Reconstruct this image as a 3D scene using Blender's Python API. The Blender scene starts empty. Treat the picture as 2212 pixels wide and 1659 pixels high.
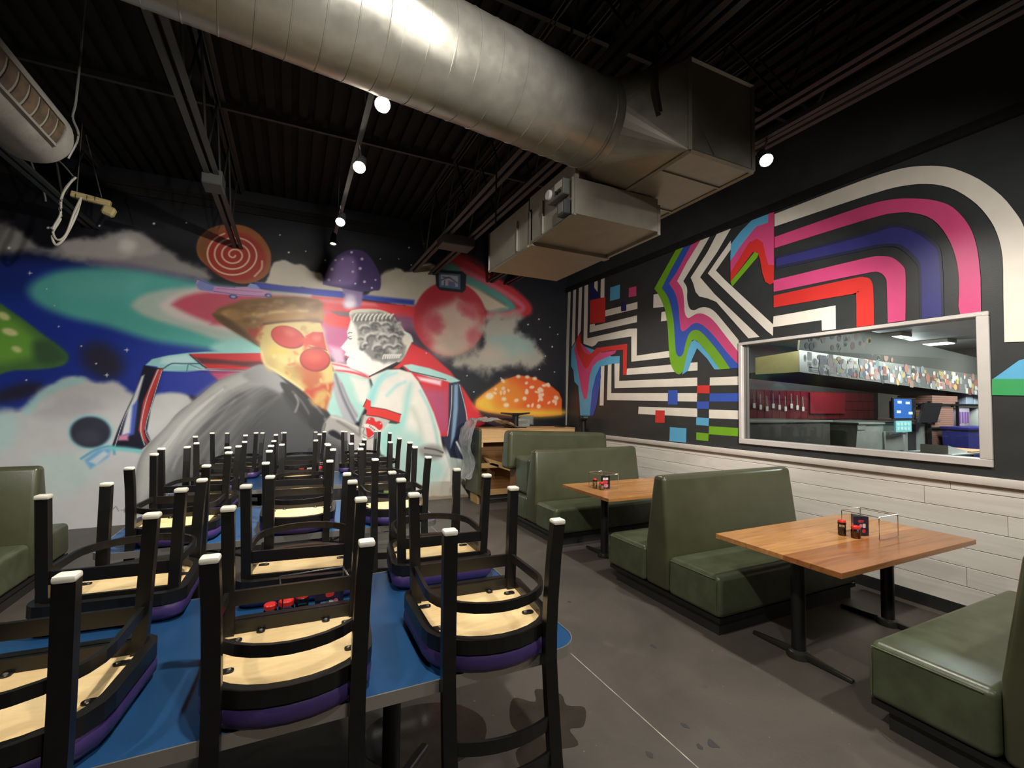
import bpy, bmesh, math, random
import numpy as np
from mathutils import Vector, Matrix, geometry
random.seed(7)
SC = bpy.context.scene
COL = SC.collection
# ---------------------------------------------------------------- camera, world, exposure
cam = bpy.data.cameras.new('camera'); CAM = bpy.data.objects.new('camera', cam); COL.objects.link(CAM)
cam.sensor_width = 36.0; cam.sensor_fit = 'HORIZONTAL'; cam.lens = 992.137/2212*36.0; cam.clip_start = 0.03
yaw, pit, rol = 0.446568, 0.041603, 0.012473
_f = Vector((math.sin(yaw)*math.cos(pit), math.cos(yaw)*math.cos(pit), math.sin(pit)))
_r0 = Vector((math.cos(yaw), -math.sin(yaw), 0)); _u0 = _r0.cross(_f)
_r = math.cos(rol)*_r0 + math.sin(rol)*_u0; _u = -math.sin(rol)*_r0 + math.cos(rol)*_u0
CAM.matrix_world = Matrix(((_r.x,_u.x,-_f.x,0),(_r.y,_u.y,-_f.y,0),(_r.z,_u.z,-_f.z,1.6997),(0,0,0,1)))
SC.camera = CAM
W = bpy.data.worlds.new('world'); SC.world = W; W.use_nodes = True
W.node_tree.nodes['Background'].inputs[0].default_value = (0.9,0.95,1,1)
W.node_tree.nodes['Background'].inputs[1].default_value = 0.02
vs = SC.view_settings
vs.view_transform = 'Standard'; vs.look = 'None'; vs.gamma = 1.0; vs.use_curve_mapping = False
vs.exposure = 0.0
SC.cycles.use_denoising = True
SC.cycles.max_bounces = 8; SC.cycles.diffuse_bounces = 4; SC.cycles.glossy_bounces = 4; SC.cycles.transparent_max_bounces = 12
SC.cycles.caustics_reflective = False; SC.cycles.caustics_refractive = False
SC.cycles.sample_clamp_indirect = 6.0

def lamp(name, kind, loc, energy, target=None, color=(1,0.95,0.86), size=0.08, spot=100, blend=0.6, sy=None):
    d = bpy.data.lights.new(name, kind); d.energy = energy; d.color = color
    if kind == 'SPOT': d.spot_size = math.radians(spot); d.spot_blend = blend; d.shadow_soft_size = size
    elif kind == 'POINT': d.shadow_soft_size = size
    elif kind == 'AREA':
        d.size = size
        if sy: d.shape = 'RECTANGLE'; d.size_y = sy
    o = bpy.data.objects.new(name, d); COL.objects.link(o); o.location = loc
    if target is not None:
        o.rotation_euler = (Vector(target)-Vector(loc)).to_track_quat('-Z','Y').to_euler()
    return o
WARM = (1,0.95,0.86)
# track heads seen in the picture (x, y, z of the lens, aim, watts, cone)
HEADS = [((0.50,1.78,3.62),(0.9,1.9,0),260,112), ((0.47,2.96,3.60),(-1.6,7.2,0.2),540,125), ((0.44,3.86,3.60),(-0.2,7.2,0.8),480,140),
         ((0.41,5.16,3.60),(0.85,7.87,2.25),400,60), ((3.27,2.30,3.60),(3.75,2.2,0.6),260,140)]
for i,(p,t,e,c) in enumerate(HEADS):
    lamp('track_light_beam','SPOT',p,e,t,WARM,0.05,c,0.7)
# unseen spots added as general fill, over the tables and behind the camera
for p,t,e,c in [((0.5,-0.6,3.6),(0.2,1.4,0.7),170,130),((3.3,-0.4,3.6),(3.6,1.0,0.5),200,130),((3.3,5.2,3.6),(3.9,5.6,1.0),150,130),
                ((-2.2,1.5,3.6),(-1.6,3.4,0.6),150,130)]:
    lamp('room_fill_beam','SPOT',p,e,t,WARM,0.05,c,0.7)
# added unseen spots brightening mural and right wall, above and behind the camera
for p,t,e,c in [((0.5,-0.6,3.55),(0.7,7.87,1.6),500,44),((-2.2,0.2,3.7),(-1.9,7.87,1.6),500,46),((3.27,0.9,3.3),(4.98,6.2,1.8),500,70),((2.9,-0.2,3.3),(4.98,3.2,2.0),250,84)]:
    lamp('wall_fill_beam','SPOT',p,e,t,(1,0.97,0.92),0.06,c,0.8)
# kitchen fluorescents, plus one added fill
lamp('kitchen_tube_and_fill','AREA',(8.4,2.6,2.85),150,(8.4,2.6,0),(0.95,0.98,1),0.3,sy=1.3)
lamp('kitchen_tube_and_fill','AREA',(10.6,2.6,2.85),150,(10.6,2.6,0),(0.95,0.98,1),0.3,sy=1.3)

lamp('kitchen_tube_and_fill','AREA',(5.35,4.3,2.85),22,(6.2,4.3,2.2),(1,0.95,0.8),0.3,sy=0.6)  # added unseen fill that brightens the brassy hood end, no tube here
for _x in (9.45,11.05): lamp('kitchen_strip_glow','POINT',(_x,4.75,2.78),22,None,(0.95,0.98,1),0.1)
lamp('kitchen_tube_and_fill','AREA',(10.6,5.3,2.9),90,(10.6,5.3,0),(0.95,0.98,1),0.3,sy=1.0)

# ---------------------------------------------------------------- helpers
def lin(c):
    return tuple(((v/255)/12.92 if v/255<=0.04045 else (((v/255)+0.055)/1.055)**2.4) for v in c)
def mat(name, c, rough=0.5, metal=0.0, var=0.0, vscale=6, bump=0.0, bscale=60, emit=0, spec=0.5, stretch=None, c2=None, coat=0, rvar=0.0):
    m = bpy.data.materials.new(name); m.use_nodes = True; nt = m.node_tree; b = nt.nodes['Principled BSDF']
    b.inputs['Base Color'].default_value = (*lin(c),1); b.inputs['Roughness'].default_value = rough; b.inputs['Metallic'].default_value = metal
    b.inputs['Specular IOR Level'].default_value = spec; b.inputs['Coat Weight'].default_value = coat
    tc = mp = None
    if var or bump or c2 or rvar:
        tc = nt.nodes.new('ShaderNodeTexCoord'); mp = nt.nodes.new('ShaderNodeMapping'); nt.links.new(tc.outputs['Object'], mp.inputs[0])
        if stretch: mp.inputs['Scale'].default_value = stretch
        n = nt.nodes.new('ShaderNodeTexNoise'); n.inputs['Scale'].default_value = vscale; n.inputs['Detail'].default_value = 6; n.inputs['Roughness'].default_value = 0.6
        nt.links.new(mp.outputs[0], n.inputs['Vector'])
        if var or c2:
            r = nt.nodes.new('ShaderNodeValToRGB'); a = lin(c)
            lo = lin(c2) if c2 else tuple(v*(1-var) for v in a); hi = a if c2 else tuple(min(1,v*(1+var)) for v in a)
            r.color_ramp.elements[0].position = 0.35; r.color_ramp.elements[1].position = 0.65
            r.color_ramp.elements[0].color = (*lo,1); r.color_ramp.elements[1].color = (*hi,1)
            nt.links.new(n.outputs['Fac'], r.inputs[0]); nt.links.new(r.outputs[0], b.inputs['Base Color'])
        if rvar:
            q = nt.nodes.new('ShaderNodeMapRange'); q.inputs['To Min'].default_value = max(0,rough-rvar); q.inputs['To Max'].default_value = rough+rvar
            q.inputs['From Min'].default_value = 0.3; q.inputs['From Max'].default_value = 0.7
            nt.links.new(n.outputs['Fac'], q.inputs['Value']); nt.links.new(q.outputs[0], b.inputs['Roughness'])
        if bump:
            n2 = nt.nodes.new('ShaderNodeTexNoise'); n2.inputs['Scale'].default_value = bscale; n2.inputs['Detail'].default_value = 3
            nt.links.new(mp.outputs[0], n2.inputs['Vector'])
            bp = nt.nodes.new('ShaderNodeBump'); bp.inputs['Strength'].default_value = bump; bp.inputs['Distance'].default_value = 0.01
            nt.links.new(n2.outputs['Fac'], bp.inputs['Height']); nt.links.new(bp.outputs[0], b.inputs['Normal'])
    if emit:
        b.inputs['Emission Color'].default_value = (*lin(c),1); b.inputs['Emission Strength'].default_value = emit
    return m
def wood(name, c1, c2, axis=0, rough=0.35, scale=1.0, coat=0.0, vr=(0.9,1.08)):
    m = bpy.data.materials.new(name); m.use_nodes = True; nt = m.node_tree; b = nt.nodes['Principled BSDF']
    tc = nt.nodes.new('ShaderNodeTexCoord'); mp = nt.nodes.new('ShaderNodeMapping')
    oi = nt.nodes.new('ShaderNodeObjectInfo'); ad = nt.nodes.new('ShaderNodeVectorMath'); ad.operation = 'ADD'
    ml = nt.nodes.new('ShaderNodeMath'); ml.operation = 'MULTIPLY'; ml.inputs[1].default_value = 37.0
    nt.links.new(oi.outputs['Random'], ml.inputs[0]); nt.links.new(tc.outputs['Object'], ad.inputs[0]); nt.links.new(ml.outputs[0], ad.inputs[1])
    s = [14*scale]*3; s[axis] = 1.3*scale; mp.inputs['Scale'].default_value = s
    nt.links.new(ad.outputs[0], mp.inputs[0])
    n = nt.nodes.new('ShaderNodeTexNoise'); n.inputs['Scale'].default_value = 1.0; n.inputs['Detail'].default_value = 8; n.inputs['Distortion'].default_value = 1.6; n.inputs['Roughness'].default_value = 0.62
    nt.links.new(mp.outputs[0], n.inputs['Vector'])
    r = nt.nodes.new('ShaderNodeValToRGB'); r.color_ramp.elements[0].position = 0.3; r.color_ramp.elements[1].position = 0.62
    r.color_ramp.elements[0].color = (*lin(c2),1); r.color_ramp.elements[1].color = (*lin(c1),1)
    nt.links.new(n.outputs['Fac'], r.inputs[0])
    hs = nt.nodes.new('ShaderNodeHueSaturation'); mr = nt.nodes.new('ShaderNodeMapRange'); mr.inputs['To Min'].default_value = vr[0]; mr.inputs['To Max'].default_value = vr[1]
    nt.links.new(oi.outputs['Random'], mr.inputs['Value']); nt.links.new(mr.outputs[0], hs.inputs['Value']); nt.links.new(r.outputs[0], hs.inputs['Color'])
    nt.links.new(hs.outputs[0], b.inputs['Base Color']); b.inputs['Roughness'].default_value = rough; b.inputs['Coat Weight'].default_value = coat; b.inputs['Coat Roughness'].default_value = 0.15
    bp = nt.nodes.new('ShaderNodeBump'); bp.inputs['Strength'].default_value = 0.12; bp.inputs['Distance'].default_value = 0.004
    nt.links.new(n.outputs['Fac'], bp.inputs['Height']); nt.links.new(bp.outputs[0], b.inputs['Normal'])
    return m
def link(name, me, m, parent=None):
    o = bpy.data.objects.new(name, me); COL.objects.link(o)
    if m is not None and not me.materials:
        for q in (m if isinstance(m,(list,tuple)) else [m]): me.materials.append(q)
    if parent is not None: o.parent = parent
    return o
def tag(o, label=None, cat=None, group=None, kind=None):
    if label: o['label'] = label
    if cat: o['category'] = cat
    if group: o['group'] = group
    if kind: o['kind'] = kind
    return o
def thing(name, label, cat, loc=(0,0,0), rz=0, group=None):
    o = bpy.data.objects.new(name, None); COL.objects.link(o); o.location = loc; o.rotation_euler = (0,0,rz); o.empty_display_size = 0.05
    return tag(o, label, cat, group)
class MB:
    def __init__(s): s.v = []; s.f = []; s.mi = []; s.sm = []; s.wn = False
    def add(s, vs, fs, mi=0, sm=False):
        k = len(s.v); s.v += [tuple(v) for v in vs]; s.f += [tuple(i+k for i in f) for f in fs]; s.mi += [mi]*len(fs); s.sm += [sm]*len(fs); return s
    def box(s, x0,x1,y0,y1,z0,z1, mi=0, M=None):
        v = [Vector(p) for p in ((x0,y0,z0),(x1,y0,z0),(x1,y1,z0),(x0,y1,z0),(x0,y0,z1),(x1,y0,z1),(x1,y1,z1),(x0,y1,z1))]
        if M is not None: v = [M @ p for p in v]
        return s.add(v, [(3,2,1,0),(4,5,6,7),(0,1,5,4),(1,2,6,5),(2,3,7,6),(3,0,4,7)], mi)
    def hexa(s, v8, mi=0): return s.add(v8, [(3,2,1,0),(4,5,6,7),(0,1,5,4),(1,2,6,5),(2,3,7,6),(3,0,4,7)], mi)
    def bev(s, v8, r, seg=3, mi=0, sm=True, M=None):
        bm = bmesh.new(); vv = [bm.verts.new(p) for p in v8]
        for f in [(3,2,1,0),(4,5,6,7),(0,1,5,4),(1,2,6,5),(2,3,7,6),(3,0,4,7)]: bm.faces.new([vv[i] for i in f])
        bmesh.ops.bevel(bm, geom=list(bm.edges)+list(bm.verts), offset=r, segments=seg, affect='EDGES', profile=0.5, clamp_overlap=True)
        bm.normal_update(); bm.verts.index_update(); s.wn = s.wn or seg > 2; sm = sm and seg > 1
        s.add([(M @ v.co) if M is not None else v.co for v in bm.verts], [[v.index for v in f.verts] for f in bm.faces], mi, sm); bm.free(); return s
    def bbox(s, x0,x1,y0,y1,z0,z1, r, seg=3, mi=0, M=None):
        return s.bev([(x0,y0,z0),(x1,y0,z0),(x1,y1,z0),(x0,y1,z0),(x0,y0,z1),(x1,y0,z1),(x1,y1,z1),(x0,y1,z1)], r, seg, mi, True, M)
    def sweep(s, path, w, h, up=(0,0,1), closed=False, mi=0, n=4, sm=None):
        P = [Vector(p) for p in path]; N = len(P); U = Vector(up); rings = []
        for i in range(N):
            a = P[i-1] if (i>0 or closed) else P[i]; b = P[(i+1)%N] if (i<N-1 or closed) else P[i]
            t = (b-a).normalized(); sd = t.cross(U)
            if sd.length < 1e-5: sd = t.cross(Vector((1,0,0)))
            sd.normalize(); u2 = sd.cross(t).normalized()
            if n == 4:
                rings.append([P[i]+sd*x*w/2+u2*y*h/2 for x,y in ((-1,-1),(1,-1),(1,1),(-1,1))])
            else:
                rings.append([P[i]+sd*math.cos(2*math.pi*k/n)*w/2+u2*math.sin(2*math.pi*k/n)*h/2 for k in range(n)])
        v = [p for r in rings for p in r]; f = []
        for i in range(N if closed else N-1):
            j = (i+1)%N
            for k in range(n): f.append((i*n+k, i*n+(k+1)%n, j*n+(k+1)%n, j*n+k))
        if not closed: f += [tuple(range(n))[::-1], tuple((N-1)*n+k for k in range(n))]
        return s.add(v, f, mi, (n>4) if sm is None else sm)
    def tube(s, path, r, n=8, closed=False, mi=0): return s.sweep(path, 2*r, 2*r, closed=closed, n=n, mi=mi)
    def lathe(s, prof, n=16, c=(0,0,0), mi=0, sm=True, M=None):
        v = []; f = []
        for r,z in prof:
            for k in range(n):
                a = 2*math.pi*k/n; p = Vector((c[0]+r*math.cos(a), c[1]+r*math.sin(a), c[2]+z)); v.append(M @ p if M is not None else p)
        m = len(prof)
        for i in range(m-1):
            for k in range(n): f.append((i*n+k, i*n+(k+1)%n, (i+1)*n+(k+1)%n, (i+1)*n+k))
        f.append(tuple(range(n))[::-1]); f.append(tuple((m-1)*n+k for k in range(n)))
        return s.add(v, f, mi, sm)
    def prism(s, poly, z0, z1, mi=0, sm=False):
        n = len(poly); v = [(x,y,z0) for x,y in poly]+[(x,y,z1) for x,y in poly]
        f = [tuple(range(n))[::-1], tuple(range(n,2*n))]+[(i,(i+1)%n,n+(i+1)%n,n+i) for i in range(n)]
        return s.add(v, f, mi, sm)
    def mesh(s, name):
        me = bpy.data.meshes.new(name); me.from_pydata(s.v, [], s.f); me.polygons.foreach_set('material_index', s.mi); me.polygons.foreach_set('use_smooth', s.sm); me.update(); return me
    def build(s, name, m, parent=None):
        me = s.mesh(name)
        if any(s.sm):
            bm = bmesh.new(); bm.from_mesh(me)
            for e in bm.edges:
                if len(e.link_faces) == 2 and e.calc_face_angle(0) > 0.6: e.smooth = False
            bm.to_mesh(me); bm.free()
        o = link(name, me, m, parent)
        if s.wn: w = o.modifiers.new('weighted','WEIGHTED_NORMAL'); w.keep_sharp = True
        return o
def rrect(x0,x1,y0,y1,r,n=6):
    out = []
    for cx,cy,a in ((x1-r,y0+r,-90),(x1-r,y1-r,0),(x0+r,y1-r,90),(x0+r,y0+r,180)):
        for k in range(n+1):
            t = math.radians(a+90*k/n); out.append((cx+r*math.cos(t), cy+r*math.sin(t)))
    return out
def copy_tree(o, parent=None):
    c = o.copy(); COL.objects.link(c)
    if parent is not None: c.parent = parent
    for ch in list(o.children): copy_tree(ch, c)
    return c
def smooth_pts(p, k=4, closed=True):
    P = [Vector((a[0],a[1])) for a in p]; n = len(P); out = []
    for i in range(n if closed else n-1):
        a,b,c,d = (P[(i-1)%n],P[i],P[(i+1)%n],P[(i+2)%n]) if closed else (P[max(i-1,0)],P[i],P[i+1],P[min(i+2,n-1)])
        for j in range(k):
            t = j/k; out.append(0.5*((2*b)+(c-a)*t+(2*a-5*b+4*c-d)*t*t+(3*b-a-3*c+d)*t**3))
    if not closed: out.append(P[-1])
    return [(q.x,q.y) for q in out]

# ---------------------------------------------------------------- materials
BLK = mat('black_ceiling_paint',(22,21,20),0.8,var=0.25,vscale=3,spec=0.25)
CHAR = mat('charcoal_wall_paint',(50,52,52),0.42,var=0.10,vscale=4,bump=0.06,bscale=120)
STEEL = mat('galvanised_steel',(158,154,144),0.36,0.55,var=0.10,vscale=9,rvar=0.08)
STEELB = mat('galvanised_sheet',(164,158,146),0.45,0.45,var=0.10,vscale=7,rvar=0.08)
JOIST = mat('dark_joist_paint',(48,48,46),0.55,0.1)
VINYL = mat('green_vinyl',(67,69,49),0.29,var=0.10,vscale=5,bump=0.05,bscale=220,spec=0.55)
VINYLW = mat('worn_green_vinyl',(80,87,65),0.34,c2=(66,71,51),vscale=7,bump=0.05,bscale=220)
PLINTH = mat('black_plinth',(34,33,32),0.6,var=0.2)
TRIMW = mat('pale_trim_paint',(206,198,188),0.5,var=0.05)
BLACKM = mat('black_powder_coat',(26,25,24),0.34,0.1,var=0.1,vscale=30,bump=0.05,bscale=400)
CAPW = mat('white_glide_cap',(236,232,216),0.35)
PURP = mat('purple_vinyl',(64,48,102),0.42,var=0.08,bump=0.06,bscale=200)
PLY = mat('birch_plywood',(226,200,150),0.6,c2=(206,174,122),vscale=5,stretch=(1,3,1))
SCREW = mat('screw_steel',(200,200,196),0.25,0.9)
BLUE = mat('blue_laminate',(32,70,110),0.28,var=0.06,vscale=3,bump=0.03,bscale=260)
ALU = mat('aluminium_edge',(206,204,198),0.28,0.85)
CHROME = mat('chrome_wire',(214,212,208),0.15,0.95)
TW1 = wood('honey_wood',(194,140,84),(154,102,56),0,0.30,1.0,0.35)
TW2 = wood('amber_wood',(164,106,58),(128,76,40),0,0.28,1.0,0.45)
TW3 = wood('oak_wood',(188,134,78),(148,96,50),0,0.32,1.1,0.3)
PLANKM = wood('whitewashed_plank',(224,218,208),(204,197,187),1,0.5,0.5,0.0,(0.98,1.02))
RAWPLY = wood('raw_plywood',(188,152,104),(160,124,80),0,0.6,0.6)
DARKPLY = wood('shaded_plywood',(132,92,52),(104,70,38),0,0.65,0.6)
RED = mat('red_plastic',(206,44,38),0.35); REDP = mat('red_print',(196,52,54),0.5); WHITEP = mat('white_print',(214,208,204),0.5)
NAVYC = mat('navy_card',(38,34,52),0.4); BLKC = mat('black_card',(18,18,20),0.35); PINKP = mat('pink_print',(206,120,140),0.5)
SKYP = mat('sky_print',(98,150,206),0.5); GREENP = mat('green_print',(120,150,76),0.5)
CORD = mat('white_cable',(196,192,180),0.5); GCORD = mat('grey_cable',(96,94,90),0.5)
def glassy(name, c, ior=1.45, a=0.10):
    m = bpy.data.materials.new(name); m.use_nodes = True; nt = m.node_tree; nt.nodes.clear()
    o = nt.nodes.new('ShaderNodeOutputMaterial'); t = nt.nodes.new('ShaderNodeBsdfTransparent'); g = nt.nodes.new('ShaderNodeBsdfGlossy'); x = nt.nodes.new('ShaderNodeMixShader'); fr = nt.nodes.new('ShaderNodeFresnel')
    ma = nt.nodes.new('ShaderNodeMath'); ma.operation = 'ADD'; ma.inputs[1].default_value = a
    t.inputs[0].default_value = (*lin(c),1); g.inputs['Roughness'].default_value = 0.03; fr.inputs['IOR'].default_value = ior
    nt.links.new(fr.outputs[0], ma.inputs[0]); nt.links.new(ma.outputs[0], x.inputs[0]); nt.links.new(t.outputs[0], x.inputs[1]); nt.links.new(g.outputs[0], x.inputs[2]); nt.links.new(x.outputs[0], o.inputs[0]); return m
GLASS = glassy('window_glass',(226,232,230),1.38,0.01)
JARG = glassy('jar_glass',(236,236,232),1.4,0.04)
WRAP = glassy('clear_wrap',(206,210,214),1.5,0.10)
_nt = WRAP.node_tree; _o = _nt.nodes['Material Output']; _x = _o.inputs[0].links[0].from_node; _d = _nt.nodes.new('ShaderNodeBsdfDiffuse'); _d.inputs[0].default_value = (0.8,0.8,0.8,1); _m = _nt.nodes.new('ShaderNodeMixShader'); _m.inputs[0].default_value = 0.22
_nt.links.new(_x.outputs[0],_m.inputs[1]); _nt.links.new(_d.outputs[0],_m.inputs[2]); _nt.links.new(_m.outputs[0],_o.inputs[0])

# ---------------------------------------------------------------- the room shell
XR, YB, ZC = 4.984, 7.875, 4.85
XL, YF = -4.3, -3.6
def floor_material():
    m = bpy.data.materials.new('sealed_concrete'); m.use_nodes = True; nt = m.node_tree; b = nt.nodes['Principled BSDF']; L = nt.links.new
    tc = nt.nodes.new('ShaderNodeTexCoord')
    def noise(scale, det=6, rough=0.6, dist=0.0, sc=(1,1,1)):
        mp = nt.nodes.new('ShaderNodeMapping'); mp.inputs['Scale'].default_value = sc; L(tc.outputs['Object'], mp.inputs[0])
        n = nt.nodes.new('ShaderNodeTexNoise'); n.inputs['Scale'].default_value = scale; n.inputs['Detail'].default_value = det; n.inputs['Roughness'].default_value = rough; n.inputs['Distortion'].default_value = dist
        L(mp.outputs[0], n.inputs['Vector']); return n
    def ramp(src, p0, p1, c0, c1):
        r = nt.nodes.new('ShaderNodeValToRGB'); r.color_ramp.elements[0].position = p0; r.color_ramp.elements[1].position = p1
        r.color_ramp.elements[0].color = (*c0,1); r.color_ramp.elements[1].color = (*c1,1); L(src, r.inputs[0]); return r
    n1 = noise(0.9,7,0.65,0.6); base = ramp(n1.outputs['Fac'],0.3,0.7,lin((66,61,56)),lin((90,83,76)))
    n2 = noise(2.2,9,0.7,0.4,(1,0.5,1)); sc = ramp(n2.outputs['Fac'],0.60,0.72,(0,0,0),(1,1,1))
    mx = nt.nodes.new('ShaderNodeMixRGB'); mx.inputs[2].default_value = (*lin((116,109,101)),1); L(base.outputs[0], mx.inputs[1])
    m1 = nt.nodes.new('ShaderNodeMath'); m1.operation = 'MULTIPLY'; m1.inputs[1].default_value = 0.35; L(sc.outputs[0], m1.inputs[0]); L(m1.outputs[0], mx.inputs[0])
    n3 = noise(5,4,0.5); dk = ramp(n3.outputs['Fac'],0.70,0.76,(0,0,0),(1,1,1))
    mx2 = nt.nodes.new('ShaderNodeMixRGB'); mx2.inputs[2].default_value = (*lin((52,49,46)),1); L(mx.outputs[0], mx2.inputs[1])
    m2 = nt.nodes.new('ShaderNodeMath'); m2.operation = 'MULTIPLY'; m2.inputs[1].default_value = 0.5; L(dk.outputs[0], m2.inputs[0]); L(m2.outputs[0], mx2.inputs[0])
    n4 = noise(40,2,0.5); sp = ramp(n4.outputs['Fac'],0.74,0.78,(0,0,0),(1,1,1))
    mx3 = nt.nodes.new('ShaderNodeMixRGB'); mx3.inputs[2].default_value = (*lin((176,170,160)),1); L(mx2.outputs[0], mx3.inputs[1])
    m3 = nt.nodes.new('ShaderNodeMath'); m3.operation = 'MULTIPLY'; m3.inputs[1].default_value = 0.5; L(sp.outputs[0], m3.inputs[0]); L(m3.outputs[0], mx3.inputs[0])
    L(mx3.outputs[0], b.inputs['Base Color'])
    rr = nt.nodes.new('ShaderNodeMapRange'); rr.inputs['To Min'].default_value = 0.36; rr.inputs['To Max'].default_value = 0.56; L(n2.outputs['Fac'], rr.inputs['Value']); L(rr.outputs[0], b.inputs['Roughness'])
    bp = nt.nodes.new('ShaderNodeBump'); bp.inputs['Strength'].default_value = 0.08; bp.inputs['Distance'].default_value = 0.01; L(n4.outputs['Fac'], bp.inputs['Height']); L(bp.outputs[0], b.inputs['Normal'])
    return m
FL = MB().box(XL-0.2,XR+0.15,YF-0.2,YB+0.2,-0.1,0).build('floor', floor_material()); tag(FL, kind='structure')
JOINT = mat('joint_filler',(196,188,174),0.7,c2=(128,120,110),vscale=9)
j = MB()
for a,bb in [((1.765,2.75),(1.772,1.0)),((1.772,1.0),(1.76,-3.0)),((1.765,2.75),(1.775,4.6)),((1.775,4.6),(1.77,7.8))]:
    wdt = 0.006 if a[1] < 3 and bb[1] < 3 else 0.004
    j.sweep([(a[0],a[1],0.0006),(bb[0],bb[1],0.0006)], wdt, 0.0016)
j.build('floor_joint', JOINT, FL)
WET = mat('wet_patch',(58,52,46),0.10,var=0.15,vscale=8,spec=0.6)
for pts in ([(1.10,2.26),(1.20,2.44),(1.30,2.36),(1.36,2.46),(1.47,2.36),(1.45,2.26),(1.53,2.20),(1.44,2.08),(1.36,2.09),(1.34,1.98),(1.22,1.99),(1.19,1.88),(1.08,1.95),(1.02,1.92),(1.03,2.06),(1.12,2.12)],
            [(0.42,2.55),(0.62,2.62),(0.86,2.55),(0.98,2.36),(0.90,2.18),(0.66,2.12),(0.46,2.22),(0.36,2.38)]):
    MB().prism(smooth_pts(pts,4),0.0003,0.0012).build('water_stain', WET, FL)
SCUFF = mat('dark_scuff',(52,50,50),0.6)
for x,y,r in [(1.93,1.86,0.022),(1.96,1.70,0.026),(1.885,1.72,0.018),(1.62,1.78,0.016),(2.35,2.55,0.02),(2.2,3.4,0.018)]:
    MB().prism(smooth_pts([(x+r*math.cos(t)*random.uniform(.5,1.2),y+r*1.5*math.sin(t)*random.uniform(.5,1.2)) for t in [k*0.9 for k in range(7)]],3),0.0003,0.0011).build('floor_scuff', SCUFF, FL)

# back wall with the painted mural (fine vertex grid carrying the paint colours; one pale cloud patch is a painted gloss reflection)
WB = MB().box(XL-0.2,XR+0.15,YB+0.012,YB+0.2,0,ZC).build('wall_back', mat('back_wall_paint',(20,21,28),0.5,var=0.1)); tag(WB, kind='structure')

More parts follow.
